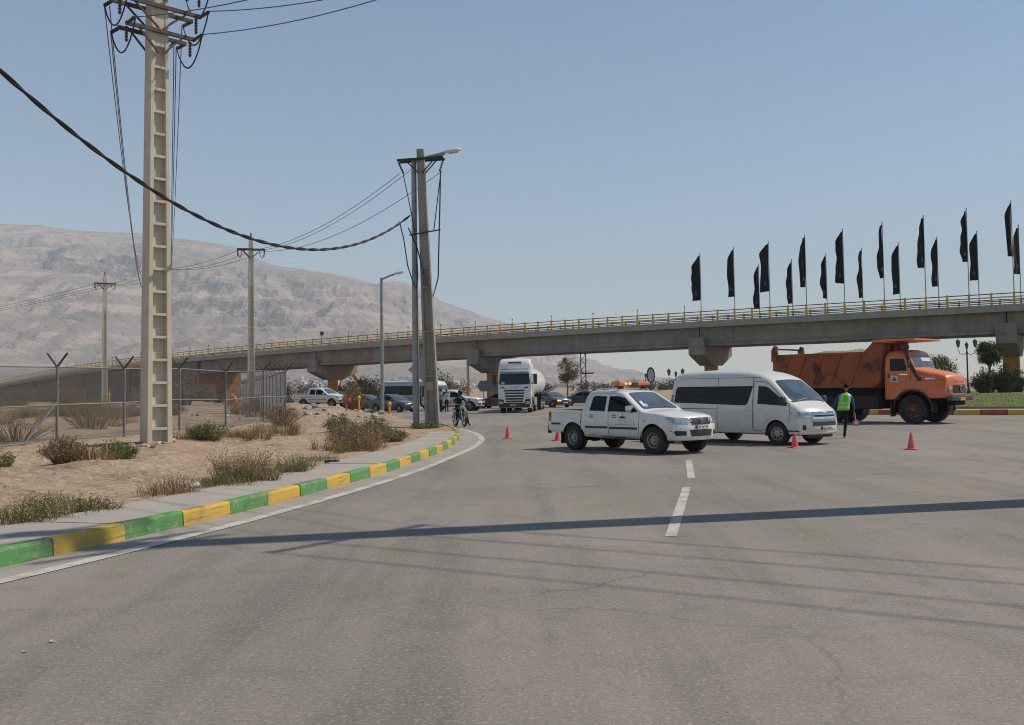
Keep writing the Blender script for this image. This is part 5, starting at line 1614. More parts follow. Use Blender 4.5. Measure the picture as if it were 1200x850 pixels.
# ----- double-cab pickup
def make_pickup(label, X, Y, yaw, z=0.0, paint=M_PW, lightbar=False, decals=None, near=False, steer=0.0):
    t = thing('pickup_truck', label, 'pickup', (X, Y, z), R(yaw))
    def hw(x, zz):
        w = .895
        w -= .05 * (1 - smile(.35, .62, zz))
        w += .012 * math.exp(-((zz - .78) / .12) ** 2)
        if x > -1.17:
            w -= max(0, zz - 1.06) * .33
        w -= .05 * smile(1.9, 2.44, x)
        for xc in (1.525, -1.525):     # flared arches
            d = math.hypot(x - xc, zz - .37)
            w += .028 * math.exp(-((d - .46) / .09) ** 2)
        return w
    st = [(2.46, .47, .66, .08, 0), (2.45, .40, .78, .08, .0), (2.42, .37, .86, .08, .01), (2.36, .36, .96, .09, .02), (2.26, .36, 1.0, .1, .03), (2.0, .36, 1.045, .11, .035), (1.6, .37, 1.085, .11, .04), (1.2, .37, 1.115, .1, .04),
          (1.10, .37, 1.13, .09, .04), (.98, .37, 1.20, .09, .045), (.30, .37, 1.615, .12, .04), (.16, .37, 1.66, .13, .03), (-.05, .37, 1.69, .14, .022), (-.45, .37, 1.705, .14, .02), (-.88, .38, 1.695, .14, .02),
          (-1.02, .39, 1.66, .13, .015), (-1.08, .39, 1.58, .12, .01), (-1.165, .40, 1.18, .06, 0), (-1.18, .40, 1.125, .03, 0), (-1.6, .44, 1.13, .03, 0), (-2.5, .5, 1.14, .03, 0), (-2.56, .52, 1.12, .04, 0), (-2.58, .56, 1.05, .04, 0)]
    B = Body(st, hw, lambda x: .30 * smile(1.55, 2.46, x), .9)
    B.build('body', paint, t, [(1.525, .37, .435, .56, 1.2), (-1.525, .37, .435, .56, 1.2)], [((-2.50, -.852, .73), (-1.18, .852, 1.4))])
    wl = wheel_meshes(.365, .26, M_RIM, 'steel' if near else 'alloy', .58)
    wheels(t, wl, [(1.525, -.785, .365, 1), (1.525, .785, .365, 1), (-1.525, -.785, .365, 0), (-1.525, .785, .365, 0)], steer)
    mb = MB().bb((-2.3, -.45, .42), (2.1, .45, .6)).cyl((-1.525, -.75, .37), (-1.525, .75, .37), .06, n=8).cyl((1.525, -.75, .37), (1.525, .75, .37), .05, n=8).cyl((-1.525, -.12, .36), (-1.525, .12, .36), .14, n=12).bb((-1.1, -.7, .34), (.9, .7, .4))
    mb.build('chassis', M_UND, t)
    for sg in (-1, 1):
        rd = [(-1.02, .47), (-.13, .45), (-.13, 1.10), (-.17, 1.60), (-.8, 1.62), (-.95, 1.52), (-1.03, 1.1)]
        fd = [(-.10, .45), (.98, .45), (1.02, .75), (1.03, 1.08), (.36, 1.535), (.1, 1.60), (-.14, 1.60), (-.10, 1.1)]
        for poly, hx in ((rd, -.88), (fd, -.0)):
            cx = sum(p[0] for p in poly) / len(poly); cz = sum(p[1] for p in poly) / len(poly)
            out = [(cx + (a - cx) * 1.016, cz + (b - cz) * 1.016) for a, b in poly]
            B.patch('door_gap', out, M_SEAM, t, sg=sg, off=.003, grid=.06)
            dr = B.patch('door', poly, paint, t, sg=sg, off=.007, grid=.06)
            h, nr, _, _ = B.bvh.ray_cast(Vector((hx + .09, sg * 5, .985)), Vector((0, -sg, 0)))
            MB().box((hx + .09, h.y + sg * .02, .985), (.2, .035, .035)).build('door_handle', paint, dr, bevel=.012)
            B.patch('handle_cup', [(hx + .09 + .11 * math.cos(a * .785), .985 + .055 * math.sin(a * .785)) for a in range(8)], mat('handle_recess', (.22, .22, .22), .4), dr, sg=sg, off=.008)
        B.patch('window', [(-.88, 1.13), (-.27, 1.12), (-.29, 1.53), (-.74, 1.545), (-.83, 1.5)], M_GLASS, t, sg=sg, off=.010)
        B.patch('window', [(-.16, 1.115), (.92, 1.10), (.95, 1.13), (.40, 1.49), (.15, 1.535), (-.18, 1.53)], M_GLASS, t, sg=sg, off=.010)
        B.rect('side_moulding', -1.02, -.15, .645, .705, M_BLK, t, sg=sg, off=.016)
        B.rect('side_moulding', -.08, .96, .635, .695, M_BLK, t, sg=sg, off=.016)
        B.rect('side_moulding', -2.44, -2.06, .72, .775, M_BLK, t, sg=sg, off=.012)
        B.rect('body_gap', -1.215, -1.185, .45, 1.11, M_SEAM, t, sg=sg, off=.002)
        B.rect('sill', -1.05, 1.05, .385, .43, M_BLK, t, sg=sg, off=.003)
        B.patch('tail_lamp', [(-2.555, .82), (-2.46, .82), (-2.45, 1.06), (-2.49, 1.09), (-2.555, 1.09)], M_TL, t, sg=sg, off=.012, grid=.04)
        B.patch('headlamp', [(1.93, .90), (1.96, .985), (2.38, .95), (2.38, .80), (2.15, .80)], M_HL, t, sg=sg, off=.008, grid=.05)
        B.patch('indicator', [(1.18, .86), (1.24, .86), (1.24, .90), (1.18, .90)], M_AMB, t, sg=sg, off=.01)
        # mirror
        h, nr, _, _ = B.bvh.ray_cast(Vector((.78, sg * 5, 1.16)), Vector((0, -sg, 0)))
        mr = MB().box((.76, h.y + sg * .13, 1.20), (.12, .24, .17)).build('mirror', M_CHR, t, bevel=.045, seg=3)
        MB().box((.78, h.y + sg * .03, 1.12), (.06, .08, .05)).build('mirror_stem', M_BLK, mr)
        # front face
        B.patch('headlamp', [(sg * .47, .80), (sg * .87, .80), (sg * .87, .955), (sg * .52, .925)], M_HL, t, face='front', off=.010, grid=.05)
        fo = B.patch('fog_recess', [(sg * .54, .50), (sg * .80, .49), (sg * .86, .63), (sg * .54, .61)], M_BLK, t, face='front', off=.006, grid=.05)
        MB().cyl((2.17, sg * .66, .55), (2.24, sg * .66, .55), .05, n=12).build('fog_lamp', M_HL, fo)
        MB().bb((-2.02, sg * .83 - .1, .18), (-2.0, sg * .83 + .1, .52)).build('mud_flap', M_BLK, t)
        MB().tube([(-.86, sg * .60, 1.715), (-.7, sg * .60, 1.75), (-.1, sg * .60, 1.745), (.06, sg * .60, 1.70)], .016, 6).build('roof_rail', paint, t)
        B.patch('wiper', [(.97, sg * .05 + .12), (1.0, sg * .05 + .12), (1.04, sg * .5), (1.01, sg * .5)], M_BLK, t, face='top', off=.02)
    B.patch('windscreen', [(-.66, -.46), (.66, -.46), (.70, -.38), (.55, .34), (.5, .38), (-.5, .38), (-.55, .34), (-.70, -.38)], M_WSG, t, face='x', O=(.64, 0, 1.41), U=(0, 1, 0), V=(-.852, 0, .523), off=.008)
    B.patch('rear_window', [(-.5, 1.22), (.5, 1.22), (.46, 1.5), (-.46, 1.5)], M_GLASS, t, face='rear', off=.006)
    gr = B.patch('grille', [(-.36, .772), (.36, .772), (.47, .955), (-.47, .955)], M_BLK, t, face='front', off=.006, grid=.05)
    cx = lambda y, zz: B.bvh.ray_cast(Vector((6, y, zz)), Vector((-1, 0, 0)))[0].x
    if near:
        mbg = MB()
        for i in range(-6, 7):
            for sgn in (-1, 1):
                y0 = i * .075
                y1 = y0 + sgn * .12
                if max(abs(y0), abs(y1)) < .42:
                    mbg.beam((cx(y0, .80) + .014, y0, .80), (cx(y1, .93) + .014, y1, .93), .008, .008)
        mbg.build('grille_bars', mat('grille_grey', (.12, .12, .12), .4, metal=.6), gr)
        mbb = MB().lathe([(.066, -.01), (.066, .01), (.05, .012), (.05, -.01)], M=Matrix.Translation((cx(0, .87) + .022, 0, .868)) @ Matrix.Rotation(R(90), 4, 'Y'), n=20, closed=True)
        mbb.box((cx(0, .87) + .022, 0, .868), (.012, .02, .08)).box((cx(0, .87) + .022, 0, .835), (.012, .07, .02))
        mbb.build('badge', M_CHR, gr)
    B.patch('lower_grille', [(-.40, .475), (.40, .475), (.44, .645), (-.44, .645)], M_BLK, t, face='front', off=.006)
    pl = B.patch('number_plate', [(-.26, .665), (.26, .665), (.26, .765), (-.26, .765)], M_PLATE, t, face='front', off=.022)
    B.patch('plate_band', [(-.26, .667), (-.20, .667), (-.20, .763), (-.26, .763)], M_BLUE, pl, face='front', off=.026)
    if near:
        rs = random.Random(2)
        for i in range(7):
            y = -.165 + i * .058
            B.patch('plate_character', [(y, .69), (y + .012 + .012 * (i % 2), .69 + .02 * (i % 3)), (y + .034, .70), (y + .03, .735), (y + .008, .742 - .012 * (i % 2))], M_INK, pl, face='front', off=.027)
        MB().bb((2.18, -.28, .34), (2.24, .28, .40)).build('skid_plate', M_RUST, t, bevel=.01)
        # door print: flame and wheel emblem with lines of small lettering
        d0, dz = .42, .93
        k = dict(sg=-1, off=.0085, grid=.05)
        e = B.patch('door_emblem', [(d0 - .14, dz), (d0 + .14, dz), (d0 + .10, dz + .05), (d0 + .04, dz + .055), (d0, dz + .09), (d0 - .04, dz + .055), (d0 - .10, dz + .05)], M_BLUE, t, **k)
        B.patch('emblem_flame', [(d0, dz + .09), (d0 + .025, dz + .115), (d0 + .005, dz + .16), (d0 - .02, dz + .12)], M_REDP, e, **k)
        for (zz, w_) in ((dz - .055, .13), (dz - .105, .19), (dz - .175, .27)):
            x = d0 - w_
            while x < d0 + w_:
                l = rs.uniform(.02, .05); q = rs.uniform(.006, .016)
                B.patch('small_lettering', [(x, zz), (x + l, zz - q * .4), (x + l, zz + q), (x + l * .4, zz + q * .3), (x, zz + q)], mat('print_grey', (.16, .16, .2), .6), e, **k)
                x += l + .012
        B.rect('yellow_mark', .84, .875, .74, .86, M_YELP, t, **k)
        # windscreen sticker
        for a, b, c, d, m_, of in ((-.60, -.50, -.33, -.06, M_STK, .011), (-.55, -.45, -.36, -.22, mat('sticker_blue', (.25, .5, .62), .5), .014)):
            B.patch('sticker', [(a, c), (b, c), (b + .06, d), (a + .06, d)], m_, t, face='x', O=(.64, 0, 1.41), U=(0, 1, 0), V=(-.852, 0, .523), off=of)
    if decals == 'red':
        rs = random.Random(5)
        for sg in (-1,):
            for zz, x0, x1 in ((.82, -.45, .75), (.72, -.2, .85), (.9, .1, .6)):
                x = x0
                while x < x1:
                    l = rs.uniform(.08, .22)
                    B.patch('red_lettering', [(x, zz), (x + l, zz - .01), (x + l, zz + .055), (x + .02, zz + .045)], M_REDP, t, sg=sg, off=.009)
                    x += l + .06
    if decals == 'stripe':
        B.patch('red_stripe', [(-1.9, .86), (.9, .80), (.9, .835), (-1.9, .90)], M_REDP, t, sg=-1, off=.009)
    if lightbar:
        lb = MB().bb((-.13, -.12, 1.82), (.07, .12, 1.915)).bb((-.1, -.5, 1.735), (.04, -.42, 1.83)).bb((-.1, .42, 1.735), (.04, .5, 1.83)).bb((-.12, -.6, 1.81), (.06, .6, 1.825))
        lb = lb.build('light_bar', M_BLK, t, bevel=.01)
        MB().bb((-.14, -.64, 1.827), (.08, -.122, 1.93)).build('amber_dome', M_AMB, lb, bevel=.03, seg=3)
        MB().bb((-.14, .122, 1.827), (.08, .64, 1.93)).build('amber_dome', M_AMB, lb, bevel=.03, seg=3)
        for y0, y1 in ((-.42, -.32), (-.26, -.16)):
            MB().bb((-.02, y0, 1.855), (.086, y1, 1.905)).build('lit_lamp', M_AMBL, lb, bevel=.012)
    # rear bumper
    MB().bb((-2.70, -.80, .50), (-2.58, .80, .60)).build('rear_bumper', M_BLK, t, bevel=.02)
    MB().bb((-2.66, -.86, .46), (-2.60, -.76, .70)).build('step_bracket', M_BLK, t)
    return t
make_pickup('near white double-cab pickup with orange roof light bar, parked across the lane', 3.40, 28.95, -49.7, lightbar=True, near=True, steer=R(6))
make_pickup('white pickup with red door lettering behind the motorcyclist', -4.75, 84.5, -14, decals='red')
make_pickup('white pickup with a red side stripe up on the rubble by the pier', -16.6, 90, -27, z=max(gz(-16.6 + a, 90 + b) for a in (-1.5, 0, 1.5) for b in (-1, 0, 1)) - .02, decals='stripe', paint=M_PW2)

# ----- high-roof van
def make_van():
    t = thing('passenger_van', 'white high-roof passenger van with long black side window', 'van', (7.62, 32.35, 0), R(-52.5))
    def hw(x, z):
        w = .94 - .035 * (1 - smile(.3, .6, z))
        w -= max(0, z - 1.05) * .115 + max(0, z - 1.9) * .12
        w -= .06 * smile(2.0, 2.6, x) * smile(.6, 1.0, z)
        return w
    st = [(2.66, .48, .60, .05, 0), (2.655, .36, .66, .06, 0), (2.63, .33, .90, .08, .0), (2.56, .31, 1.0, .1, .01), (2.44, .31, 1.09, .13, .02), (2.14, .31, 1.235, .15, .03), (2.05, .31, 1.29, .15, .04), (1.28, .31, 1.935, .2, .06), (1.14, .31, 2.02, .24, .06), (.85, .31, 2.13, .28, .05),
          (.45, .31, 2.205, .3, .04), (0, .31, 2.24, .3, .03), (-1.3, .32, 2.26, .3, .03), (-2.35, .34, 2.235, .3, .03), (-2.55, .36, 2.18, .28, .02), (-2.66, .38, 2.02, .25, .01), (-2.75, .4, 1.2, .12, 0), (-2.78, .45, 1.0, .1, 0)]
    B = Body(st, hw, lambda x: .30 * smile(1.75, 2.66, x), .94)
    B.build('body', M_VAN, t, [(1.555, .34, .41, .6, 1.3), (-1.555, .34, .41, .6, 1.3)])
    wheels(t, wheel_meshes(.345, .22, M_ALLOY, 'cover', .6), [(1.555, -.81, .345, 1), (1.555, .81, .345, 1), (-1.555, -.81, .345, 0), (-1.555, .81, .345, 0)], R(8))
    MB().bb((-2.5, -.6, .28), (2.3, .6, .42)).cyl((-1.555, -.8, .34), (-1.555, .8, .34), .06, n=8).build('chassis', M_UND, t)
    for sg in (-1, 1):
        fd = [(.72, .42), (1.04, .42), (1.08, .60), (1.2, .74), (1.38, .81), (1.72, .81), (1.9, .76), (2.01, .66), (2.03, 1.1), (2.0, 1.22), (1.28, 1.80), (1.1, 1.88), (.72, 1.9)]
        cx_, cz_ = 1.35, 1.1
        B.patch('door_gap', [(cx_ + (a - cx_) * 1.022, cz_ + (b - cz_) * 1.018) for a, b in fd], M_SEAM, t, sg=sg, off=.003, grid=.06)
        fdo = B.patch('front_door', fd, M_VAN, t, sg=sg, off=.007, grid=.06)
        B.patch('window', [(.86, 1.22), (1.93, 1.16), (1.97, 1.22), (1.27, 1.70), (1.15, 1.745), (.88, 1.76)], M_GLASS, t, sg=sg, off=.010)
        MB().box((.92, sg * .955, 1.06), (.20, .03, .05)).build('door_handle', M_VAN, fdo, bevel=.015)
        B.patch('side_window', [(-2.58, 1.25), (.38, 1.17), (.48, 1.24), (.66, 1.76), (-2.42, 1.76), (-2.5, 1.72)], M_GLASS, t, sg=sg, off=.008)
        for x in (-.62, -.60):
            pass
        B.rect('slide_gap', -.74, -.722, .42, 2.05, M_SEAM, t, sg=sg, off=.002)
        B.rect('slide_gap', .665, .683, .42, 2.05, M_SEAM, t, sg=sg, off=.002)
        B.rect('slide_rail', -2.55, -.73, 1.045, 1.065, M_SEAM, t, sg=sg, off=.003)
        B.rect('gutter_line', -2.3, .9, 2.015, 2.025, M_SEAM, t, sg=sg, off=.002)
        MB().box((.53, sg * .945, 1.08), (.10, .03, .16)).build('door_handle', M_CHR, t, bevel=.012)
        B.rect('sill_trim', 1.98, 2.35, .405, .445, M_BLK, t, sg=sg, off=.006)
        B.patch('headlamp', [(2.10, .80), (2.12, .98), (2.45, .98), (2.45, .80)], M_HL, t, sg=sg, off=.008, grid=.05)
        B.patch('tail_lamp', [(-2.74, .9), (-2.66, .9), (-2.62, 1.5), (-2.70, 1.5)], M_TL, t, sg=sg, off=.008)
        B.patch('headlamp', [(sg * .46, .84), (sg * .92, .79), (sg * .92, .985), (sg * .54, .97)], M_HL, t, face='front', off=.010, grid=.05)
        B.patch('headlamp_eye', [(sg * .62, .83), (sg * .76, .82), (sg * .76, .95), (sg * .64, .94)], M_CHR, t, face='front', off=.014, grid=.05)
        B.patch('fog_recess', [(sg * .74, .46), (sg * .84, .46), (sg * .84, .60), (sg * .76, .60)], M_BLK, t, face='front', off=.006, grid=.04)
        mr = MB().box((1.86, sg * 1.0, 1.32), (.14, .2, .24)).build('mirror', M_BLK if sg < 0 else M_BLK, t, bevel=.05, seg=3)
        MB().beam((1.9, sg * .86, 1.2), (1.86, sg * 1.0, 1.24), .05, .05).build('mirror_stem', M_BLK, mr)
        B.patch('wiper', [(1.99, sg * .1 + .1), (2.02, sg * .1 + .1), (2.06, sg * .62 + .1), (2.03, sg * .62 + .1)], M_BLK, t, face='top', off=.02)
    B.patch('windscreen', [(-.76, -.5), (.76, -.5), (.8, -.42), (.66, .44), (.6, .48), (-.6, .48), (-.66, .44), (-.8, -.42)], M_WSG, t, face='x', O=(1.68, 0, 1.6), U=(0, 1, 0), V=(-.767, 0, .642), off=.008)
    gr = B.patch('grille', [(-.48, .84), (.48, .84), (.52, .98), (.2, .985), (0, .95), (-.2, .985), (-.52, .98)], M_BLK, t, face='front', off=.005, grid=.05)
    B.patch('chrome_bar', [(-.52, .885), (.52, .885), (.5, .935), (-.5, .935)], M_CHR, gr, face='front', off=.02)
    B.patch('chrome_bar', [(-.58, .765), (.58, .765), (.54, .825), (-.54, .825)], M_CHR, gr, face='front', off=.02)
    B.patch('lower_grille', [(-.56, .575), (.56, .575), (.54, .69), (-.54, .69)], M_BLK, t, face='front', off=.006)
    B.patch('lower_chrome', [(-.56, .695), (.56, .695), (.56, .75), (-.56, .75)], mat('satin_chrome', (.35, .36, .37), .3, metal=.8), t, face='front', off=.010)
    pl = B.patch('number_plate', [(-.26, .455), (.26, .455), (.26, .555), (-.26, .555)], M_PLATE, t, face='front', off=.012)
    B.patch('plate_band', [(-.26, .457), (-.20, .457), (-.20, .553), (-.26, .553)], M_BLUE, pl, face='front', off=.016)
    for i in range(6):
        y = -.15 + i * .06
        B.patch('plate_character', [(y, .48), (y + .03, .485), (y + .028, .53), (y + .01, .525 - .01 * (i % 2))], mat('print_grey', (.16, .16, .2), .6), pl, face='front', off=.017)
    MB().bb((2.3, -.6, .22), (2.42, .6, .34)).build('air_dam', M_BLK, t)
    return t
make_van()

# ----- sedans
def make_sedan(label, X, Y, yaw, paint, lights_on=False, hatch=False, parked_z=0.0):
    t = thing('sedan_car', label, 'car', (X, Y, parked_z), R(yaw))
    def hw(x, z):
        w = .84 - .04 * (1 - smile(.25, .5, z)) - max(0, z - .92) * .42
        w -= .06 * smile(1.6, 2.2, x) + .05 * smile(-1.7, -2.2, x)
        return w
    st = [(2.16, .36, .55, .06, 0), (2.14, .26, .66, .08, 0), (2.05, .24, .74, .1, .02), (1.5, .22, .84, .1, .03), (.98, .22, .92, .1, .03), (.2, .22, 1.32, .12, .03), (0, .22, 1.39, .13, .02), (-.5, .22, 1.42, .13, .02), (-.95, .22, 1.36, .13, .02)]
    st += [(-1.6, .24, 1.02, .1, .02), (-2.0, .26, .98, .1, .02), (-2.12, .3, .90, .08, 0), (-2.16, .38, .7, .06, 0)]
    B = Body(st, hw, lambda x: .2 * smile(1.4, 2.16, x), .84)
    B.build('body', paint, t, [(1.32, .31, .37, .55, 1.1), (-1.3, .31, .37, .55, 1.1)])
    wheels(t, wheel_meshes(.31, .2, M_ALLOY, 'alloy', .62), [(1.32, -.73, .31, 1), (1.32, .73, .31, 1), (-1.3, -.73, .31, 0), (-1.3, .73, .31, 0)])
    for sg in (-1, 1):
        B.patch('window', [(-.92, .96), (-.32, .95), (-.34, 1.27), (-.7, 1.25)], M_GLASS, t, sg=sg)
        B.patch('window', [(-.24, .95), (.68, .94), (.2, 1.23), (-.04, 1.28), (-.25, 1.28)], M_GLASS, t, sg=sg)
        B.rect('door_gap', -.30, -.285, .34, .93, M_SEAM, t, sg=sg, off=.002)
        B.rect('door_gap', .80, .815, .36, .9, M_SEAM, t, sg=sg, off=.002)
        B.rect('side_moulding', -.9, .9, .52, .56, M_BLK, t, sg=sg, off=.01)
        B.patch('headlamp', [(sg * .42, .56), (sg * .76, .56), (sg * .76, .70), (sg * .46, .68)], M_AMBL if (lights_on and sg < 0) else M_HL, t, face='front', off=.008, grid=.05)
        B.patch('tail_lamp', [(sg * .42, .66), (sg * .76, .66), (sg * .76, .84), (sg * .45, .83)], M_TL, t, face='rear', off=.008, grid=.05)
        MB().box((.58, sg * .9, 1.0), (.1, .16, .11)).build('mirror', paint, t, bevel=.03)
    B.patch('windscreen', [(-.6, -.4), (.6, -.4), (.5, .38), (-.5, .38)], M_WSG, t, face='x', O=(.6, 0, 1.12), U=(0, 1, 0), V=(-.89, 0, .456), off=.006)
    B.patch('rear_window', [(-.5, -.3), (.5, -.3), (.56, .3), (-.56, .3)], M_GLASS, t, face='x', O=(-1.28, 0, 1.2), U=(0, 1, 0), V=(-.886, 0, -.463), off=.006)
    B.rect('grille', -.36, .36, .56, .67, M_BLK, t, face='front', off=.006)
    B.rect('bumper_strip', -.7, .7, .42, .48, M_BLK, t, face='front', off=.008)
    B.rect('number_plate', -.26, .26, .38, .49, M_PLATE, t, face='front', off=.014)
    B.rect('rear_plate', -.26, .26, .5, .61, M_PLATE, t, face='rear', off=.01)
    return t
make_sedan('dark grey sedan parked in front of the silver minibus', -9.6, 83.0, -38, M_NAVY)
make_sedan('black car half hidden behind the lamp post, left of the dark grey sedan', -12.4, 88.0, -30, M_BLUEC)
make_sedan('dark red car behind the white tanker truck, seen from the rear', -1.2, 92.5, 160, M_RED)
make_sedan('dark blue-grey car with its indicator lit, following the tanker truck', 3.6, 94.0, -58, M_NAVY, True)
make_sedan('dark blue car just left of the near pickup cab in the distance', 6.85, 101, 165, M_BLUEC)

# ----- silver minibus
def make_bus():
    t = thing('minibus', 'silver minibus with dark side glass behind the dark sedan', 'minibus', (-8.45, 90.0, 0), R(-35))
    def hw(x, z):
        return 1.03 - .03 * (1 - smile(.3, .6, z)) - max(0, z - 1.2) * .07 - .08 * smile(2.7, 3.2, x)
    st = [(3.2, .45, .9, .1, 0), (3.17, .35, 1.1, .1, .02), (3.1, .33, 1.25, .12, .03), (2.75, .33, 2.25, .2, .05), (2.6, .33, 2.45, .25, .05), (2.3, .33, 2.52, .25, .05), (-2.9, .35, 2.52, .25, .05), (-3.1, .4, 2.42, .22, .03), (-3.2, .45, 1.2, .15, 0)]
    B = Body(st, hw, lambda x: .18 * smile(2.3, 3.2, x), 1.03)
    B.build('body', M_SILV, t, [(1.9, .38, .47, .7, 1.3), (-1.8, .38, .47, .7, 1.3)])
    wheels(t, wheel_meshes(.38, .24, M_RIM, 'steel', .6), [(1.9, -.88, .38, 1), (1.9, .88, .38, 1), (-1.8, -.88, .38, 0), (-1.8, .88, .38, 0)])
    B.rect('roof_panel', -2.8, 2.4, -.8, .8, M_PW2, t, face='top', off=.006, grid=.3)
    MB().bb((-.6, -.4, 2.56), (.4, .4, 2.68)).build('roof_hatch', M_PW2, t, bevel=.04)
    for sg in (-1, 1):
        B.patch('side_window', [(-2.9, 1.32), (.75, 1.32), (.75, 2.12), (-2.8, 2.12)], M_GLASS, t, sg=sg)
        B.rect('front_window', 2.05, 2.65, 1.32, 2.08, M_GLASS, t, sg=sg)
        B.rect('stripe', -2.9, .7, .98, 1.03, M_BLK, t, sg=sg)
        if sg < 0:
            d_ = B.rect('door', .95, 1.95, .42, 2.2, mat('bus_door_frame', (.33, .34, .35), .4), t, sg=sg, off=.01)
            B.rect('door_glass', 1.03, 1.40, .55, 2.1, M_GLASS, d_, sg=sg, off=.016)
            B.rect('door_glass', 1.50, 1.87, .55, 2.1, M_GLASS, d_, sg=sg, off=.016)
        B.rect('headlamp', sg * .6 - .18, sg * .6 + .18, .72, .92, M_HL, t, face='front', off=.01)
    B.rect('windscreen', -.85, .85, 1.22, 2.1, M_WSG, t, face='front', off=.01)
    B.rect('route_board', -.7, .7, 2.16, 2.4, M_PW, t, face='front', off=.012)
    B.rect('grille', -.35, .35, .75, .9, M_BLK, t, face='front', off=.008)
    MB().bb((3.0, -.9, .4), (3.24, .9, .6)).build('bumper', M_PW2, t, bevel=.05)
make_bus()

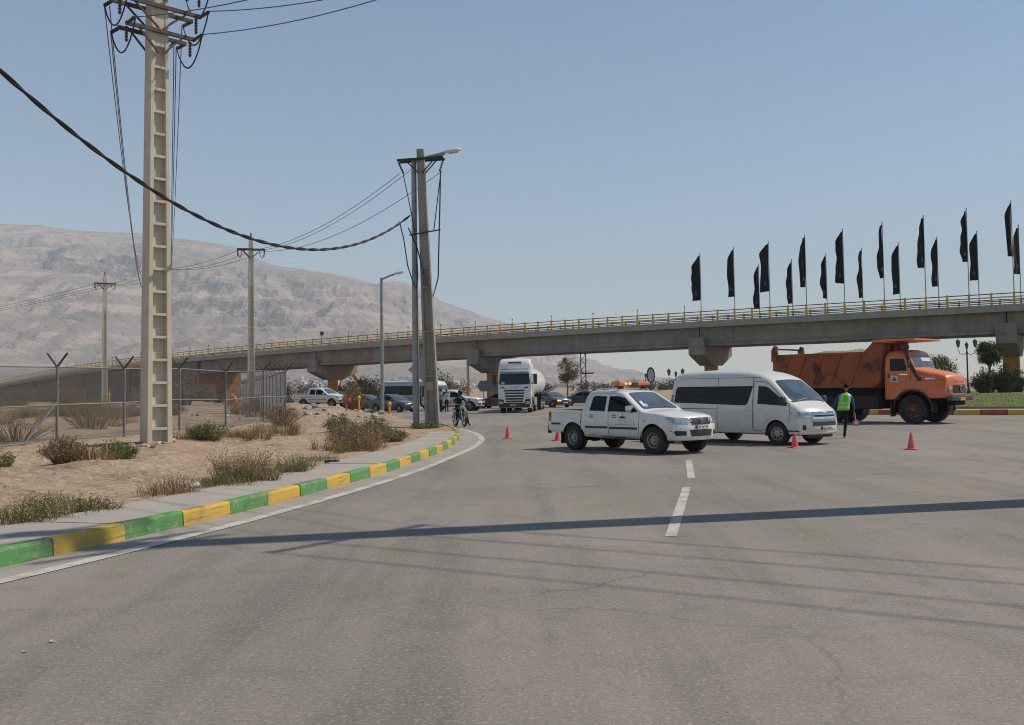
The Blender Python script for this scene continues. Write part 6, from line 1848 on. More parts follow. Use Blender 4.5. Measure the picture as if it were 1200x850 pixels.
# ----- orange tipper truck
def make_tipper():
    t = thing('dump_truck', 'orange bonneted dump truck with dirty rust-coloured tipper body', 'dump truck', (18.35, 45.75, 0), R(-46))
    def hw(x, z):
        w = 1.12
        w -= max(0, z - 2.3) * .06
        w -= .16 * smile(.1, 1.3, x) * smile(1.4, 2.1, z)
        w += .06 * math.exp(-((math.hypot(x, z - .62) - .86) / .12) ** 2)
        return w
    st = [(1.62, 1.25, 1.52, .1, 0), (1.60, 1.16, 1.90, .12, 0), (1.55, 1.12, 2.02, .16, .02), (1.45, 1.12, 2.10, .2, .04), (1.1, 1.1, 2.20, .24, .05), (.45, 1.1, 2.33, .26, .05), (.18, 1.1, 2.40, .24, .05), (.06, 1.1, 2.46, .2, .05), (-.12, 1.05, 2.98, .2, .05), (-.2, 1.05, 3.14, .2, .05),
          (-.32, 1.05, 3.2, .22, .06), (-.7, 1.05, 3.23, .22, .06), (-1.1, 1.05, 3.2, .22, .05), (-1.22, 1.05, 3.1, .2, .03), (-1.26, 1.05, 2.9, .15, 0)]
    B = Body(st, hw, lambda x: .22 * smile(.6, 1.62, x), 1.12)
    B.build('cab', M_TRUCK, t, [(0, .62, .82, .5, 1.5)])
    tw = wheel_meshes(.62, .34, mat('rusty_truck_rim', (.15, .04, .028), .6, dust=.3), 'truck', .56)
    wheels(t, tw, [(0, -1.06, .62, 1), (0, 1.06, .62, 1), (-3.9, -.86, .62, 0), (-3.9, -1.24, .62, 0), (-3.9, .86, .62, 0), (-3.9, 1.24, .62, 0), (-5.35, -.86, .62, 0), (-5.35, -1.24, .62, 0), (-5.35, .86, .62, 0), (-5.35, 1.24, .62, 0)], R(5))
    for sg in (-1, 1):
        arc = [(.84 * math.cos(a), sg * 1.16, .62 + .84 * math.sin(a)) for a in [R(q) for q in range(-5, 190, 15)]]
        mb = MB()
        P = []
        for x, y, z in arc:
            for r_, yy in ((1.0, -.02), (1.07, -.02), (1.07, .07), (1.0, .07)):
                P.append((x * r_, y + sg * yy, .62 + (z - .62) * r_))
        F = [(i * 4 + q, i * 4 + (q + 1) % 4, i * 4 + 4 + (q + 1) % 4, i * 4 + 4 + q) for i in range(len(arc) - 1) for q in range(4)] + [(3, 2, 1, 0), tuple(range(len(P) - 4, len(P)))]
        mb.add(P, F).build('fender', M_BLK, t, smooth=40)
        MB().bb((-1.02, sg * 1.0 - .2, .3), (-.96, sg * 1.0 + .2, .95)).build('mud_flap', M_BLK, t)
        dp = [(-1.2, 1.15), (-1.05, 1.15), (-.97, 1.38), (-.78, 1.65), (-.52, 1.83), (-.25, 1.9), (-.1, 1.92), (-.06, 2.4), (-.2, 2.95), (-1.2, 3.0)]
        B.patch('door_gap', [(-.7 + (a + .7) * 1.03, 2.1 + (b - 2.1) * 1.02) for a, b in dp], M_SEAM, t, sg=sg, off=.005, grid=.05)
        dr = B.patch('door', dp, M_TRUCK, t, sg=sg, off=.011, grid=.05)
        B.patch('window', [(-1.02, 2.32), (-.24, 2.32), (-.30, 2.62), (-.38, 2.86), (-1.02, 2.88)], M_GLASS, t, sg=sg, off=.014)
        MB().box((-1.08, sg * 1.16, 2.12), (.05, .03, .2)).build('door_handle', M_BLK, dr)
        em = B.rect('door_emblem', -.98, -.66, 1.83, 2.10, M_STK, t, sg=sg, off=.016)
        B.patch('emblem_mark', [(-.94, 1.88), (-.70, 1.88), (-.72, 1.95), (-.78, 2.03), (-.82, 2.07), (-.86, 2.03), (-.92, 1.95)], mat('print_grey_blue', (.10, .13, .2), .6), em, sg=sg, off=.020)
        B.rect('name_strip', -.58, -.22, 2.14, 2.19, M_CHR, t, sg=sg, off=.016)
        B.rect('bonnet_badge', .55, .95, 1.93, 1.99, M_CHR, t, sg=sg, off=.010)
        B.rect('bonnet_seam', .1, 1.42, 1.885, 1.905, M_SEAM, t, sg=sg, off=.003)
        MB().lathe([(.001, .05), (.10, .04), (.135, 0), (.135, -.05)], M=Matrix.Translation((1.50, sg * .80, 1.50)) @ Matrix.Rotation(R(90), 4, 'Y') @ Matrix.Rotation(R(0), 4, 'X'), n=18).build('headlamp', M_HL, t, smooth=50)
        MB().lathe([(.14, -.06), (.165, 0), (.165, .02), (.135, .02)], M=Matrix.Translation((1.50, sg * .80, 1.50)) @ Matrix.Rotation(R(90), 4, 'Y'), n=18).build('headlamp_ring', M_CHR, t, smooth=50)
        mr = MB().box((-.02, sg * 1.38, 2.62), (.07, .2, .34)).build('mirror', M_BLK, t, bevel=.03)
        MB().tube([(-.05, sg * 1.1, 2.95), (-.02, sg * 1.36, 2.85), (-.02, sg * 1.38, 2.6)], .015, 6).build('mirror_arm', M_BLK, mr)
        # chassis rails, tank
        MB().bb((-6.4, sg * .42 - .05, .95), (1.3, sg * .42 + .05, 1.22)).build('chassis_rail', M_UND, t)
        MB().bb((-2.75, sg * .95 - .28, .62), (-1.55, sg * .95 + .28, 1.25)).build('fuel_tank', mat('dark_red_tank', (.05, .016, .012), .7), t, bevel=.06)
    MB().cyl((0, -.95, .62), (0, .95, .62), .09, n=10).cyl((-3.9, -.8, .62), (-3.9, .8, .62), .12, n=10).cyl((-5.35, -.8, .62), (-5.35, .8, .62), .12, n=10).build('axles', M_UND, t)
    # windscreen, grille, bumper
    B.patch('windscreen', [(-.92, -.30), (.92, -.30), (.9, .28), (.82, .33), (-.82, .33), (-.9, .28)], M_WSG, t, face='x', O=(-.04, 0, 2.74), U=(0, 1, 0), V=(-.327, 0, .945), off=.012)
    B.patch('visor_strip', [(-.86, .2), (.82, .2), (.80, .3), (-.84, .3)], mat('green_visor', (.03, .22, .16), .4), t, face='x', O=(-.04, 0, 2.74), U=(0, 1, 0), V=(-.327, 0, .945), off=.018)
    B.patch('sun_blind', [(-.1, .0), (.82, .0), (.80, .2), (-.1, .2)], M_STK, t, face='x', O=(-.04, 0, 2.74), U=(0, 1, 0), V=(-.327, 0, .945), off=.020)
    g = B.patch('grille', [(-.62, 1.32), (.62, 1.32), (.66, 1.5), (.60, 1.68), (-.60, 1.68), (-.66, 1.5)], mat('grille_dark_bronze', (.06, .045, .035), .4, metal=.5), t, face='front', off=.012)
    MB().prism([(.14 * math.cos(a * math.pi / 10), .14 * math.sin(a * math.pi / 10)) for a in range(20)], (1.65, 0, 1.5), (0, 1, 0), (0, 0, 1), (1, 0, 0), -.02, .0).build('grille_badge_plate', M_BLK, g)
    sb = MB().lathe([(.15, -.012), (.15, .012), (.128, .012), (.128, -.012)], M=Matrix.Translation((1.66, 0, 1.5)) @ Matrix.Rotation(R(90), 4, 'Y'), n=24, closed=True)
    for a in (90, 210, 330):
        sb.beam((1.66, 0, 1.5), (1.66, .14 * math.cos(R(a)), 1.5 + .14 * math.sin(R(a))), .03, .02)
    sb.build('star_badge', M_CHR, g)
    B.patch('grille_bar', [(-.70, 1.255), (.70, 1.255), (.70, 1.30), (-.70, 1.30)], M_CHR, t, face='front', off=.016)
    B.patch('hood_name', [(-.52, 1.80), (.52, 1.80), (.52, 1.86), (-.52, 1.86)], mat('worn_chrome_letters', (.45, .3, .22), .35, metal=.5, var=.5, vscale=18), t, face='front', off=.012)
    bp_ = MB().prism([(1.52, -1.18), (1.72, -1.1), (1.8, -.7), (1.8, .7), (1.72, 1.1), (1.52, 1.18)], (0, 0, 0), (1, 0, 0), (0, 1, 0), (0, 0, 1), 1.0, 1.20).build('bumper', mat('dark_bumper', (.06, .06, .062), .5), t, bevel=.03)
    MB().bb((1.80, -.5, 1.0), (1.815, .02, 1.14)).build('number_plate', M_PLY, bp_)
    MB().bb((1.25, -.5, .8), (1.6, .5, 1.0)).build('tow_beam', M_UND, t)
    # air intake snorkel on the right door pillar
    MB().tube([(.34, -1.12, 1.9), (.22, -1.18, 2.1), (-.08, -1.22, 2.75), (-.2, -1.22, 3.1), (-.26, -1.2, 3.3)], .085, 10).build('snorkel', M_BLK, t, smooth=50)
    MB().lathe([(.09, 0), (.17, .03), (.19, .12), (.15, .2), (.001, .22)], M=Matrix.Translation((-.26, -1.2, 3.26)), n=14).build('snorkel_cap', M_BLK, t, smooth=50)
    MB().bb((-6.3, -.95, 1.1), (-1.55, .95, 1.595)).build('hoist_frame', M_UND, t)
    # tipper body
    by = 1.27
    side = [(-6.75, 1.62), (-1.65, 1.62), (-1.42, 1.9), (-1.22, 3.62), (-1.75, 3.62), (-2.15, 3.22), (-6.62, 3.22), (-6.75, 3.1)]
    for sg in (-1, 1):
        sd_ = MB().prism(side, (0, sg * by, 0), (1, 0, 0), (0, 0, 1), (0, sg, 0), -.06, 0).build('tipper_side', M_TIPP, t, bevel=.012)
        for x in (-2.35, -3.35, -4.25, -5.15, -6.0):
            MB().prism([(x - .62, 1.66), (x - .50, 1.66), (x + .12, 3.14), (x, 3.14)], (0, sg * by, 0), (1, 0, 0), (0, 0, 1), (0, sg, 0), .0, .055).build('side_rib', M_TIPP, sd_)
        MB().bb((-6.7, sg * by - .05, 3.10), (-2.1, sg * by + sg * .07, 3.225)).build('top_rail', M_TIPP, sd_, bevel=.01)
        MB().bb((-6.72, sg * (by + .07) - .001, 1.60), (-1.68, sg * by, 1.72)).build('bottom_rail', M_TIPP, sd_)
        MB().prism([(-6.95, 2.9), (-6.68, 2.9), (-6.60, 3.3), (-6.62, 3.62), (-6.78, 3.68), (-6.93, 3.45)], (0, sg * by, 0), (1, 0, 0), (0, 0, 1), (0, sg, 0), -.12, .02).build('tail_horn', M_TIPP, t, bevel=.02)
    MB().bb((-6.72, -by + .07, 1.6), (-1.6, by - .07, 1.72)).build('tipper_floor', M_TIPP, t)
    MB().prism([(-1.62, 1.64), (-1.43, 1.9), (-1.23, 3.6), (-1.32, 3.6), (-1.55, 1.9), (-1.7, 1.7)], (0, 0, 0), (1, 0, 0), (0, 0, 1), (0, 1, 0), -by + .062, by - .062).build('headboard', M_TIPP, t)
    MB().prism([(-1.75, 3.62), (-1.2, 3.62), (.25, 3.66), (.25, 3.74), (-1.75, 3.74)], (0, 0, 0), (1, 0, 0), (0, 0, 1), (0, 1, 0), -by - .02, by + .02).build('cab_guard', M_TRUCK, t, bevel=.015)
    for y in (-.8, -.3, .3, .8):
        MB().bb((-1.30, y - .05, 1.9), (-1.18, y + .05, 3.58)).build('headboard_rib', M_TIPP, t)
    tg = MB().bb((-6.86, -by, 1.62), (-6.77, by, 3.15)).build('tailgate', M_TIPP, t)
    MB().cyl((-6.77, -by, 3.5), (-6.77, by, 3.5), .04, n=8).build('tailgate_bar', M_UND, tg)
    # load of earth
    xs = np.linspace(-6.6, -1.75, 22); ys = np.linspace(-1.18, 1.18, 12)
    XX, YY = np.meshgrid(xs, ys)
    ZZ = 2.95 + .42 * (1 - (YY / 1.18) ** 2) * sstep(-6.7, -4.4, XX) + (fbm(XX * 2, YY * 2, 5, 4) - .5) * .2
    put('earth_load', grid_mesh('earth_load', XX, YY, ZZ, M_DIRT), t)
make_tipper()

# ----- white tanker truck, head on
def make_tanker():
    t = thing('tanker_truck', 'white high-cab tanker truck coming towards the camera under the overpass', 'truck', (0.28, 75.6, 0), R(-96.5))
    def hw(x, z):
        return 1.22 - .05 * (1 - smile(.3, .7, z)) - max(0, z - 2.9) * .09 - .04 * smile(1.1, 1.45, x)
    st = [(1.48, .45, 1.2, .08, 0), (1.46, .38, 1.75, .1, 0), (1.40, .36, 2.0, .12, .02), (1.22, .36, 2.95, .15, .05), (1.10, .36, 3.12, .18, .05), (.92, .36, 3.62, .2, .05), (.7, .36, 3.85, .2, .05), (.4, .36, 3.93, .2, .05), (-.7, .36, 3.95, .18, .05), (-.82, .4, 3.85, .15, .03), (-.85, .5, 3.5, .1, 0)]
    B = Body(st, hw, lambda x: .16 * smile(.8, 1.48, x), 1.22)
    B.build('cab', M_PW, t, [(0, .52, .66, .6, 1.5)])
    tw = wheel_meshes(.52, .32, M_RIM, 'truck', .56)
    wheels(t, tw, [(0, -1.0, .52, 1), (0, 1.0, .52, 1), (-3.6, -.95, .52, 0), (-3.6, .95, .52, 0), (-8.5, -.95, .52, 0), (-8.5, .95, .52, 0), (-9.8, -.95, .52, 0), (-9.8, .95, .52, 0), (-11.1, -.95, .52, 0), (-11.1, .95, .52, 0)])
    k = dict(face='front')
    B.patch('windscreen', [(-1.08, 2.05), (1.08, 2.05), (1.12, 2.2), (1.05, 2.86), (-1.05, 2.86), (-1.12, 2.2)], mat('dark_windscreen', (.015, .02, .024), .05, spec=.5), t, off=.012, **k)
    B.patch('sun_visor', [(-1.04, 2.88), (1.04, 2.88), (1.0, 2.99), (-1.0, 2.99)], mat('visor_grey', (.25, .25, .25), .4), t, off=.02, **k)  # plain grey strip above the windscreen
    B.patch('roof_lamp_strip', [(-.52, 3.60), (.52, 3.60), (.44, 3.72), (-.44, 3.72)], M_BLK, t, face='x', O=(0, 0, 0), U=(0, 1, 0), V=(0, 0, 1), off=.012)
    B.patch('roof_seam', [(-1.0, 3.16), (1.0, 3.16), (1.0, 3.20), (-1.0, 3.20)], M_SEAM, t, off=.012, **k)
    for i, z in enumerate((1.62, 1.42, 1.22, 1.02, .84)):
        w = .74 - .03 * i
        B.rect('grille_slot', -w, w, z - .062, z + .062, M_BLK, t, off=.008, **k)
    nm = text_mesh('SCANIA', .15, mat('grey_letters', (.22, .22, .23), .4, metal=.5))
    h = B.bvh.ray_cast(Vector((6, 0, 1.86)), Vector((-1, 0, 0)))[0]
    put('name_lettering', nm, t, (h.x + .012, 0, 1.86), (R(90), 0, R(90)))
    for sg in (-1, 1):
        B.patch('badge_vent', [(sg * .66, 1.76), (sg * .98, 1.80), (sg * 1.0, 1.90), (sg * .74, 1.86)], M_BLK, t, off=.010, **k)
        B.patch('headlamp_corner', [(sg * .74, .62), (sg * 1.16, .62), (sg * 1.16, 1.02), (sg * .80, .98)], M_BLK, t, off=.010, **k)
        B.patch('headlamp', [(sg * .80, .66), (sg * 1.10, .66), (sg * 1.12, .84), (sg * .84, .82)], M_HL, t, off=.018, **k)
        mr = MB().box((1.12, sg * 1.5, 2.45), (.16, .28, .75)).build('mirror', M_BLK, t, bevel=.06, seg=3)
        MB().beam((1.05, sg * 1.15, 2.75), (1.12, sg * 1.45, 2.75), .05, .05).beam((1.05, sg * 1.15, 2.15), (1.12, sg * 1.45, 2.15), .05, .05).build('mirror_arm', M_BLK, mr)
        B.patch('side_window', [(.1, 2.1), (1.0, 2.05), (.95, 2.2), (.8, 2.8), (.1, 2.82)], M_GLASS, t, sg=sg, off=.012)
        B.rect('door_gap', .0, .02, .9, 2.9, M_SEAM, t, sg=sg, off=.003)
        B.rect('step_panel', .3, 1.1, .45, 1.15, M_BLK, t, sg=sg, off=.010)
        MB().bb((-3.0, sg * 1.0 - .25, .5), (-1.3, sg * 1.0 + .25, 1.1)).build('side_tank', mat('grey_side_tank', (.3, .3, .29), .5, metal=.4), t, bevel=.06)
    B.rect('number_plate', -.32, .12, .50, .64, M_PLY, t, off=.03, **k)
    B.rect('bumper', -1.12, 1.12, .40, .74, M_BLK, t, off=.012, **k)
    B.rect('cab_card', -.95, -.72, 2.08, 2.22, M_STK, t, off=.02, **k)
    MB().bb((-11.8, -.5, .75), (-.8, .5, 1.05)).build('chassis', M_UND, t)
    tk = MB()
    prof = [(-12.2, .2), (-12.1, .8), (-11.8, 1.12), (-11.2, 1.22), (-2.2, 1.22), (-1.6, 1.12), (-1.3, .8), (-1.2, .2)]
    P = []; n = 28
    for x, r in prof:
        P += [(x, r * math.cos(2 * math.pi * i / n), 2.2 + r * math.sin(2 * math.pi * i / n)) for i in range(n)]
    F = [(i * n + q, i * n + (q + 1) % n, i * n + n + (q + 1) % n, i * n + n + q) for i in range(len(prof) - 1) for q in range(n)] + [tuple(range(n - 1, -1, -1)), tuple(range((len(prof) - 1) * n, len(prof) * n))]
    tk.add(P, F).build('tank', M_PW2, t, smooth=40)
    for x in (-3.5, -6.5, -9.5):
        MB().bb((x - .1, -1.0, 1.05), (x + .1, 1.0, 1.5)).build('tank_saddle', M_UND, t)
    MB().bb((-11.6, -1.2, 1.0), (-7.9, -.8, 1.08)).bb((-11.6, .8, 1.0), (-7.9, 1.2, 1.08)).build('mud_guard', M_BLK, t)
make_tanker()

# ---------------------------------------------------------------- traffic cones
M_CONE = mat('faded_red_cone', (0.74, 0.13, 0.11), .65, var=.15, vscale=8)
cone_l = ['red traffic cone standing alone on the lane left of the near pickup', 'red traffic cone just behind the near pickup rear wheel', 'red traffic cone beside the front of the white van', 'red traffic cone out on the open road at the right']
cm = MB().lathe([(.001, .455), (.022, .455), (.028, .44), (.105, .03), (.115, .025), (.10, .012)], n=22).mesh('cone_body', M_CONE, 40)
cb = MB().bb((-.155, -.155, 0), (.155, .155, .026)).mesh('cone_base', M_CONE)
for lab, (x, y), a in zip(cone_l, ((-.2, 36.5), (1.50, 34.8), (7.95, 29.05), (10.7, 27.65)), (.2, .7, .4, 1.0)):
    t = thing('traffic_cone', lab, 'traffic cone', (x, y, .002), a, 'red traffic cones')
    put('cone_body', cm, t)
    o = put('cone_base', cb, t)
    b = o.modifiers.new('bevel', 'BEVEL'); b.width = .012; b.segments = 2

# ---------------------------------------------------------------- people and motorcycle
def skin_body(joints, edges, root, mats_by, mats, name, parent, sub=2):
    """joints: name -> (x,y,z,rx,ry). one continuous surface grown over a skeleton"""
    names = list(joints)
    me = bpy.data.meshes.new(name)
    me.from_pydata([joints[n][:3] for n in names], [(names.index(a), names.index(b)) for a, b in edges], [])
    o = put(name, me, parent)
    sk = o.modifiers.new('skin', 'SKIN'); sk.use_smooth_shade = True
    if not me.skin_vertices:
        bpy.context.view_layer.objects.active = o
        me_attr = None
    lay = me.skin_vertices[0].data
    for i, n in enumerate(names):
        j = joints[n]
        lay[i].radius = (j[3], j[4] if len(j) > 4 else j[3])
        lay[i].use_root = (n == root)
    ss = o.modifiers.new('sub', 'SUBSURF'); ss.levels = sub; ss.render_levels = sub
    dg = bpy.context.evaluated_depsgraph_get()
    nm = bpy.data.meshes.new_from_object(o.evaluated_get(dg))
    o.modifiers.clear(); o.data = nm
    nm.materials.clear()
    for m in mats: nm.materials.append(m)
    segs = [(Vector(joints[a][:3]), Vector(joints[b][:3]), mats_by(a, b)) for a, b in edges]
    for p in nm.polygons:
        c = p.center; best = (9, 0)
        for a, b, mi in segs:
            d = b - a; u = max(0, min(1, (c - a).dot(d) / max(d.length_squared, 1e-9)))
            q = (c - a - d * u).length
            if q < best[0]: best = (q, mi)
        p.material_index = best[1]
    nm.shade_smooth()
    return o
M_SKIN = mat('skin', (0.28, 0.15, 0.10), .6)
M_HAIR = mat('black_hair', (0.008, 0.007, 0.006), .95, spec=.1)
M_BTR = mat('black_trousers', (0.012, 0.012, 0.014), .85, var=.2, vscale=8)
M_SHOE = mat('black_shoe', (0.01, 0.01, 0.01), .4)
M_BSH = mat('blue_shirt', (0.045, 0.07, 0.27), .8, var=.15, vscale=10)
M_VEST = mat('hi_vis_green', (0.16, 0.62, 0.035), .7, var=.08, vscale=9)
M_REFL = mat('reflective_tape', (0.50, 0.52, 0.50), .4)
M_LSH = mat('light_shirt', (0.50, 0.47, 0.43), .8)
M_DSH = mat('black_jacket', (0.014, 0.014, 0.016), .8)
M_GSH = mat('grey_shirt', (0.22, 0.23, 0.25), .8)
EDG_P = [('pelvis', 'waist'), ('waist', 'chest'), ('chest', 'neck0'), ('neck0', 'neck'), ('chest', 'shL'), ('shL', 'elL'), ('elL', 'wrL'), ('chest', 'shR'), ('shR', 'elR'), ('elR', 'wrR'),
         ('pelvis', 'hipL'), ('hipL', 'knL'), ('knL', 'anL'), ('anL', 'toL'), ('pelvis', 'hipR'), ('hipR', 'knR'), ('knR', 'anR'), ('anR', 'toR')]
def person(label, X, Y, z, rz, J, shirt, trousers, name='person', hair=M_HAIR, head=(0, 0, 0), helmet=None, group=None):
    """facing +y in local space, x to the right"""
    t = thing(name, label, 'person', (X, Y, z), rz)
    base = dict(pelvis=(0, 0, .95, .15, .115), waist=(0, 0, 1.10, .145, .105), chest=(0, .01, 1.33, .165, .115), neck0=(0, 0, 1.47, .07, .07), neck=(0, .01, 1.53, .052, .055),
                shL=(-.19, 0, 1.40, .062), elL=(-.25, -.02, 1.12, .046), wrL=(-.26, .06, .88, .030), shR=(.19, 0, 1.40, .062), elR=(.25, -.02, 1.12, .046), wrR=(.26, .06, .88, .030),
                hipL=(-.09, 0, .88, .098), knL=(-.10, .02, .49, .064), anL=(-.10, -.01, .10, .045), toL=(-.11, .15, .04, .036),
                hipR=(.09, 0, .88, .098), knR=(.10, .02, .49, .064), anR=(.10, -.01, .10, .045), toR=(.11, .15, .04, .036))
    for k, v in J.items():
        base[k] = tuple(v) + tuple(base[k][3:]) if len(v) == 3 else tuple(v)
    def mb_(a, b):
        if b[:2] == 'to': return 2
        if a[:2] in ('an',): return 2
        if a in ('hipL', 'hipR', 'knL', 'knR') or b in ('hipL', 'hipR'): return 1
        if b == 'neck': return 3
        return 0
    bo = skin_body(base, EDG_P, 'pelvis', mb_, [shirt, trousers, M_SHOE, M_SKIN], 'body', t)
    # head
    nk = Vector(base['neck'][:3]); hc = nk + Vector((head[0], head[1] + .015, .135 + head[2]))
    P = []; n = 16
    rows = [(-.125, .02, .03), (-.11, .045, .04), (-.08, .058, .055), (-.04, .068, .075), (0, .074, .088), (.04, .076, .093), (.075, .068, .083), (.1, .048, .058), (.115, .02, .025)]
    for z_, rx, ry in rows:
        for i in range(n):
            a = 2 * math.pi * i / n
            y = ry * math.sin(a) * (1.0 if math.sin(a) < 0 else .98) + (.012 if z_ < -.07 else 0)
            P.append(hc + Vector((rx * math.cos(a), y, z_)))
    F = [(r * n + i, r * n + (i + 1) % n, r * n + n + (i + 1) % n, r * n + n + i) for r in range(len(rows) - 1) for i in range(n)] + [tuple(range(n - 1, -1, -1)), tuple(range((len(rows) - 1) * n, len(rows) * n))]
    hd = MB().add(P, F)
    hd.prism([(-.016, -.035), (.016, -.035), (.006, .02), (-.006, .02)], hc + Vector((0, .085, 0)), (1, 0, 0), (0, 0, 1), (0, 1, 0), -.02, .018)
    for s_ in (-1, 1):
        hd.lathe([(.001, .012), (.018, .010), (.026, 0), (.02, -.01)], M=Matrix.Translation(hc + Vector((s_ * .076, -.005, -.005))) @ Matrix.Rotation(s_ * R(80), 4, 'Y'), n=10)
        hd.lathe([(.001, .012), (.009, .006), (.012, -.004)], M=Matrix.Translation(hc + Vector((s_ * .03, .078, .015))) @ Matrix.Rotation(R(-90), 4, 'X'), n=8, mi=1)
    hd.box(hc + Vector((0, .082, -.062)), (.045, .012, .009), mi=2)
    hdo = hd.build('head', [M_SKIN, M_HAIR, mat('lips', (.2, .08, .07), .6)], t, smooth=60)
    if helmet is None:
        P = []; rows2 = [(-.05, 1.0), (-.02, 1.07), (.03, 1.1), (.075, 1.12), (.105, 1.16), (.128, .9), (.136, .3)]
        for z_, k in rows2:
            rx = np.interp(z_, [r[0] for r in rows], [r[1] for r in rows]) * k + .006; ry = np.interp(z_, [r[0] for r in rows], [r[2] for r in rows]) * k + .006
            for i in range(n):
                a = 2 * math.pi * i / n
                front = max(0, math.sin(a))
                zz = max(z_, .055 * front * 1.3 if z_ < .06 else z_)
                P.append(hc + Vector((rx * math.cos(a), ry * math.sin(a), zz)))
        F = [(r * n + i, r * n + (i + 1) % n, r * n + n + (i + 1) % n, r * n + n + i) for r in range(len(rows2) - 1) for i in range(n)] + [tuple(range((len(rows2) - 1) * n, len(rows2) * n))]
        MB().add(P, F).build('hair', hair, t, smooth=60)
    # hands: palm, four fingers, thumb
    for s_, w_, e_ in ((-1, 'wrL', 'elL'), (1, 'wrR', 'elR')):
        w = Vector(base[w_][:3]); d = (w - Vector(base[e_][:3])).normalized()
        side = Vector((0, 1, 0)) - d * d.y
        side = side.normalized() if side.length > .1 else Vector((1, 0, 0))
        nrm = d.cross(side).normalized() * s_
        hb = MB()
        hb.tube([w - d * .02, w + d * .03, w + d * .075, w + d * .095], .03, 8, radii=[.026, .034, .036, .026])
        for k in range(4):
            o_ = (k - 1.5) * .018; L = (.065, .078, .072, .055)[k]
            p0 = w + d * .085 + side * o_
            hb.tube([p0, p0 + d * L * .5 - nrm * .006, p0 + d * L * .85 - nrm * .028, p0 + d * L * .9 - nrm * .05], .009, 6, radii=[.010, .0095, .0085, .007])
        p0 = w + d * .03 + side * .03
        hb.tube([p0, p0 + side * .028 + d * .02, p0 + side * .034 + d * .055 - nrm * .012], .011, 6, radii=[.012, .011, .008])
        hb.build('hand', M_SKIN, t, smooth=60)
    return t, bo, base
# traffic warden walking away with a paddle
tw_, bo, J = person('man in a green hi-vis vest walking away with a stop paddle in hand', 10.86, 33.7, 0.0, R(-8), dict(
    pelvis=(-.02, 0, .95), waist=(.015, .02, 1.11), chest=(.06, .06, 1.34), neck0=(.10, .08, 1.475), neck=(.12, .09, 1.53),
    shL=(-.13, .05, 1.41), elL=(-.26, .02, 1.15), wrL=(-.34, .05, .92), shR=(.25, .05, 1.385), elR=(.32, .02, 1.10), wrR=(.34, .08, .85),
    hipL=(-.11, 0, .88), knL=(-.24, .04, .53), anL=(-.46, -.16, .24), toL=(-.47, -.06, .12), hipR=(.07, 0, .88), knR=(.06, .08, .49), anR=(.0, -.01, .10), toR=(.02, .15, .04)), M_BSH, M_BTR)

def vest_pt(z, a):
    u = (z - .95) / .5
    cx_, cy_ = -.015 + .085 * u, .0 + .065 * u
    rx = float(np.interp(z, [.90, .98, 1.1, 1.25, 1.36, 1.43, 1.475], [.195, .19, .178, .195, .205, .17, .09]))
    ry = float(np.interp(z, [.90, .98, 1.1, 1.25, 1.36, 1.43, 1.475], [.16, .155, .15, .155, .148, .125, .085]))
    k = .75
    c_, s_ = math.cos(a), math.sin(a)
    return Vector((cx_ + rx * math.copysign(abs(c_) ** k, c_), cy_ + ry * math.copysign(abs(s_) ** k, s_), z + .02 * math.sin(a) * 0))
vz = [.92, .97, 1.005, 1.055, 1.09, 1.125, 1.175, 1.22, 1.27, 1.31, 1.35, 1.385, 1.415, 1.44, 1.46, 1.475]
nv_ = 48
vb = MB(); VP = [vest_pt(z, 2 * math.pi * i / nv_) for z in vz for i in range(nv_)]
FF = []; FM = []
for r_ in range(len(vz) - 1):
    for i in range(nv_):
        zc = (vz[r_] + vz[r_ + 1]) / 2; a_ = 2 * math.pi * (i + .5) / nv_
        if 1.26 < zc < 1.42 and abs(math.sin(a_)) < .33: continue      # arm holes
        p_ = vest_pt(zc, a_); cx_ = -.015 + .085 * (zc - .95) / .5
        band = abs(zc - 1.03) < .02 or abs(zc - 1.15) < .02 or (zc > 1.17 and .085 < abs(p_.x - cx_) < .135)
        FF.append((r_ * nv_ + i, r_ * nv_ + (i + 1) % nv_, (r_ + 1) * nv_ + (i + 1) % nv_, (r_ + 1) * nv_ + i)); FM.append(1 if band else 0)
vb.add(VP, FF); vb.m = FM
vo = vb.build('hi_vis_vest', [M_VEST, M_REFL], tw_, smooth=60)
so = vo.modifiers.new('t', 'SOLIDIFY'); so.thickness = .006; so.offset = 1
em = MB().prism([(-.045, -.03), (.05, -.03), (.035, .01), (.0, .065), (-.03, .01)], (.055, -.088, 1.33), (1, 0, 0), (0, 0, 1), (0, 1, 0), -.012, .02)
emo = em.build('back_emblem', M_INK, tw_)
# belt skirt of the vest
w = Vector(J['wrR'][:3])
pd = thing('stop_paddle', 'small round red and white stop paddle in the hi-vis man\'s hand', 'paddle', (10.86 + w.x + .03, 33.7 + w.y - .06, w.z - .10), R(-8))
MB().cyl((0, 0, .02), (.02, 0, -.14), .014, n=8).build('handle', M_STK, pd)
pdm = Matrix.Translation((.035, -.0, -.24)) @ Matrix.Rotation(R(90), 4, 'X')
MB().lathe([(.001, .008), (.11, .008), (.11, -.008), (.001, -.008)], M=pdm, n=22).build('paddle_disc', mat('paddle_red', (.6, .12, .13), .5), pd)
MB().lathe([(.001, .011), (.062, .011), (.062, -.011), (.001, -.011)], M=pdm, n=18).build('paddle_centre', M_STK, pd)

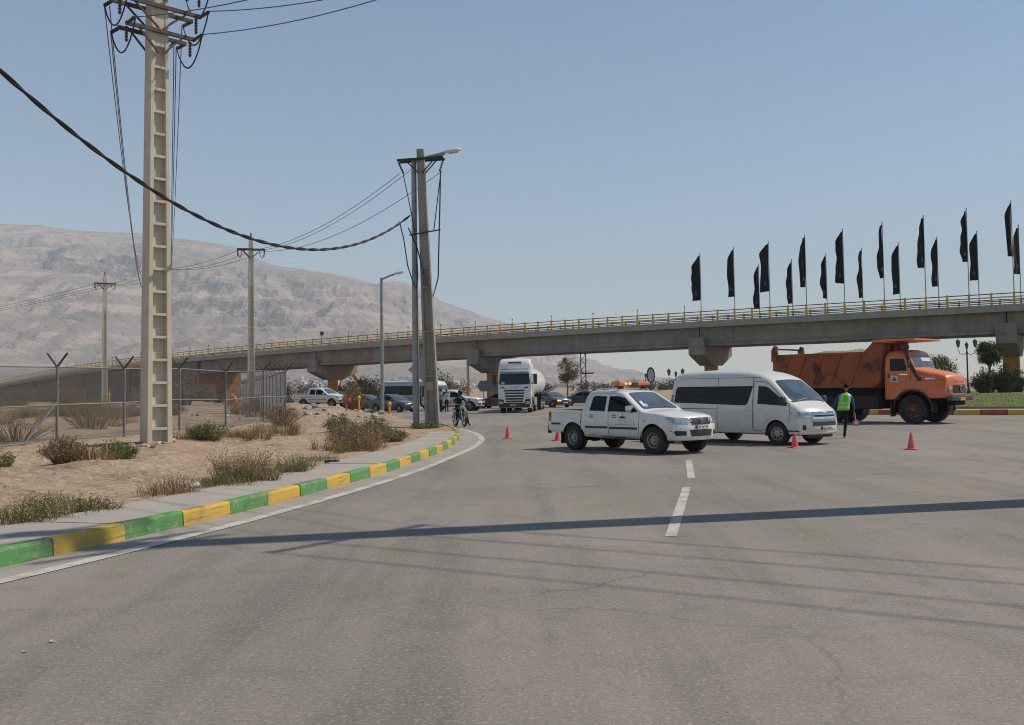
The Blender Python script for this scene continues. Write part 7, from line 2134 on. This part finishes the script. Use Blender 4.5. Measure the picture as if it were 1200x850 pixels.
person('man in a light shirt and dark trousers standing by the far white pickup', -5.0, 77.5, 0, R(150), dict(wrL=(-.2, .2, 1.05), wrR=(.22, .18, 1.0)), M_LSH, M_BTR)
person('man in a grey shirt beside the light-shirted man near the old pole', -5.5, 78.3, 0, R(-60), dict(), M_GSH, M_BTR)
person('driver in a blue shirt leaning out of the tanker truck cab window', 2.02, 74.4, 1.52, R(175), dict(knL=(-.1, .2, .7), anL=(-.1, .1, .35), toL=(-.1, .2, .3), knR=(.1, .2, .7), anR=(.1, .1, .35), toR=(.1, .2, .3), elL=(-.34, .1, 1.1), wrL=(-.32, .3, 1.05)), M_BSH, M_BTR) if False else None

# motorcycle
mt = thing('motorcycle', 'small red and black motorcycle stopped at the verge tip', 'motorcycle', (-2.55, 49.3, 0), R(-68))
def mwheel(x):
    w = bpy.data.objects.new('wheel', None); link(w, mt); w.location = (x, 0, .31)
    MXm = Matrix.Rotation(R(90), 4, 'X')
    MB().lathe([(.25, -.045), (.29, -.05), (.31, 0), (.29, .05), (.25, .045)], M=MXm, n=32, closed=True).build('tyre', M_TYRE, w, smooth=50)
    rb = MB().lathe([(.252, -.035), (.235, -.03), (.235, .03), (.252, .035)], M=MXm, n=32, closed=True).cyl((0, -.06, 0), (0, .06, 0), .05, n=12)
    for i in range(18):
        a = 2 * math.pi * i / 18
        rb.cyl((0, .03 * (-1) ** i, 0), (.24 * math.cos(a), 0, .24 * math.sin(a)), .004, n=4)
    rb.build('rim', mat('spoke_steel', (.25, .25, .25), .3, metal=.8), w)
mwheel(.64); mwheel(-.62)
M_MRED = mat('motorcycle_red', (.12, .015, .012), .3, coat=.5)
for y in (-.09, .09):
    MB().tube([(.64, y, .31), (.42, y, .85), (.36, y, 1.0)], .022, 8).build('fork', M_CHR, mt)
    MB().tube([(-.62, y * 1.2, .31), (-.2, y * 1.2, .36)], .025, 6).build('swingarm', M_DARK, mt)
    MB().cyl((-.60, y * 1.4, .34), (-.42, y * 1.4, .72), .035, n=10).build('shock', M_CHR, mt)
MB().tube([(.36, 0, .9), (.1, 0, .45), (-.2, 0, .36), (-.35, 0, .62), (.0, 0, .78), (.36, 0, .92)], .03, 8).build('frame', M_DARK, mt)
MB().bb((-.12, -.14, .32), (.22, .14, .62)).cyl((.15, 0, .5), (.26, 0, .75), .08, n=12).build('engine', mat('engine_grey', (.15, .15, .15), .45, metal=.6), mt, bevel=.03)
P = []; n = 14
for x, ry, rz_, zc in ((-.12, .06, .05, .80), (-.05, .13, .10, .82), (.12, .15, .12, .86), (.28, .12, .10, .88), (.36, .04, .04, .87)):
    P += [(x, ry * math.cos(2 * math.pi * i / n), zc + rz_ * math.sin(2 * math.pi * i / n)) for i in range(n)]
MB().add(P, [(r * n + i, r * n + (i + 1) % n, r * n + n + (i + 1) % n, r * n + n + i) for r in range(4) for i in range(n)] + [tuple(range(n - 1, -1, -1)), tuple(range(4 * n, 5 * n))]).build('fuel_tank', M_MRED, mt, smooth=50)
MB().prism([(-.75, .80), (-.1, .76), (-.05, .82), (-.4, .84), (-.75, .88)], (0, 0, 0), (1, 0, 0), (0, 0, 1), (0, 1, 0), -.13, .13).build('seat', M_BLK, mt, bevel=.03)
for x0, a0, a1, nm_ in ((.64, 20, 140, 'front_mudguard'), (-.62, 40, 190, 'rear_mudguard')):
    P = []
    for i in range(9):
        a = R(a0 + (a1 - a0) * i / 8)
        for y, r_ in ((-.07, .335), (.07, .335), (.07, .35), (-.07, .35)):
            P.append((x0 + r_ * math.cos(a), y, .31 + r_ * math.sin(a)))
    MB().add(P, [(i * 4 + q, i * 4 + (q + 1) % 4, i * 4 + 4 + (q + 1) % 4, i * 4 + 4 + q) for i in range(8) for q in range(4)] + [(3, 2, 1, 0), (32, 33, 34, 35)]).build(nm_, M_MRED, mt)
MB().tube([(.30, -.36, 1.08), (.36, -.2, 1.05), (.38, 0, 1.02), (.36, .2, 1.05), (.30, .36, 1.08)], .014, 8).build('handlebar', M_CHR, mt)
MB().lathe([(.001, .06), (.09, .05), (.1, 0), (.05, -.09), (.001, -.1)], M=Matrix.Translation((.46, 0, .93)) @ Matrix.Rotation(R(90), 4, 'Y'), n=16).build('headlamp', M_HL, mt, smooth=50)
for y in (-.36, .36):
    MB().tube([(.30, y * .75, 1.08), (.28, y, 1.22)], .008, 5).box((.28, y * 1.05, 1.26), (.02, .12, .08)).build('mirror', M_BLK, mt)
MB().tube([(.2, -.12, .42), (.1, -.16, .3), (-.3, -.17, .3), (-.75, -.18, .42)], .04, 10).build('exhaust', M_CHR, mt, smooth=50)
MB().bb((-.86, -.06, .60), (-.80, .06, .68)).build('tail_lamp', M_TL, mt)
# rider astride it, one foot on the road (local y forward = motorcycle x)
rd, rb_, RJ = person('rider in black clothes and dark helmet astride the motorcycle', -2.55, 49.3, 0, R(-68 - 90), dict(
    pelvis=(0, -.22, .93), waist=(0, -.17, 1.07), chest=(0, -.06, 1.27), neck0=(0, 0, 1.40), neck=(0, .03, 1.46),
    shL=(-.19, -.03, 1.34), elL=(-.30, .12, 1.14), wrL=(-.33, .27, 1.10), shR=(.19, -.03, 1.34), elR=(.30, .12, 1.14), wrR=(.33, .27, 1.10),
    hipL=(-.11, -.16, .86), knL=(-.25, .22, .62), anL=(-.40, .10, .12), toL=(-.44, .26, .045), hipR=(.11, -.16, .86), knR=(.2, .24, .66), anR=(.18, .02, .34), toR=(.19, .17, .30)), M_DSH, M_BTR, helmet=1)
hc = Vector(RJ['neck'][:3]) + Vector((0, .02, .14))
P = []; n = 18
for z_, r_ in ((-.12, .09), (-.08, .118), (-.02, .13), (.04, .13), (.09, .112), (.125, .07), (.14, .02)):
    P += [hc + Vector((r_ * .92 * math.cos(2 * math.pi * i / n), r_ * 1.05 * math.sin(2 * math.pi * i / n), z_)) for i in range(n)]
hl = MB().add(P, [(r * n + i, r * n + (i + 1) % n, r * n + n + (i + 1) % n, r * n + n + i) for r in range(6) for i in range(n)] + [tuple(range(6 * n, 7 * n))]).build('helmet', mat('helmet_black', (.012, .012, .014), .25, coat=.5), rd, smooth=60)
MB().prism([(-.085, -.03), (.085, -.03), (.08, .045), (-.08, .045)], hc, (1, 0, 0), (0, 0, 1), (0, 1, 0), .10, .138).build('visor', M_GLASS, hl, bevel=.02)
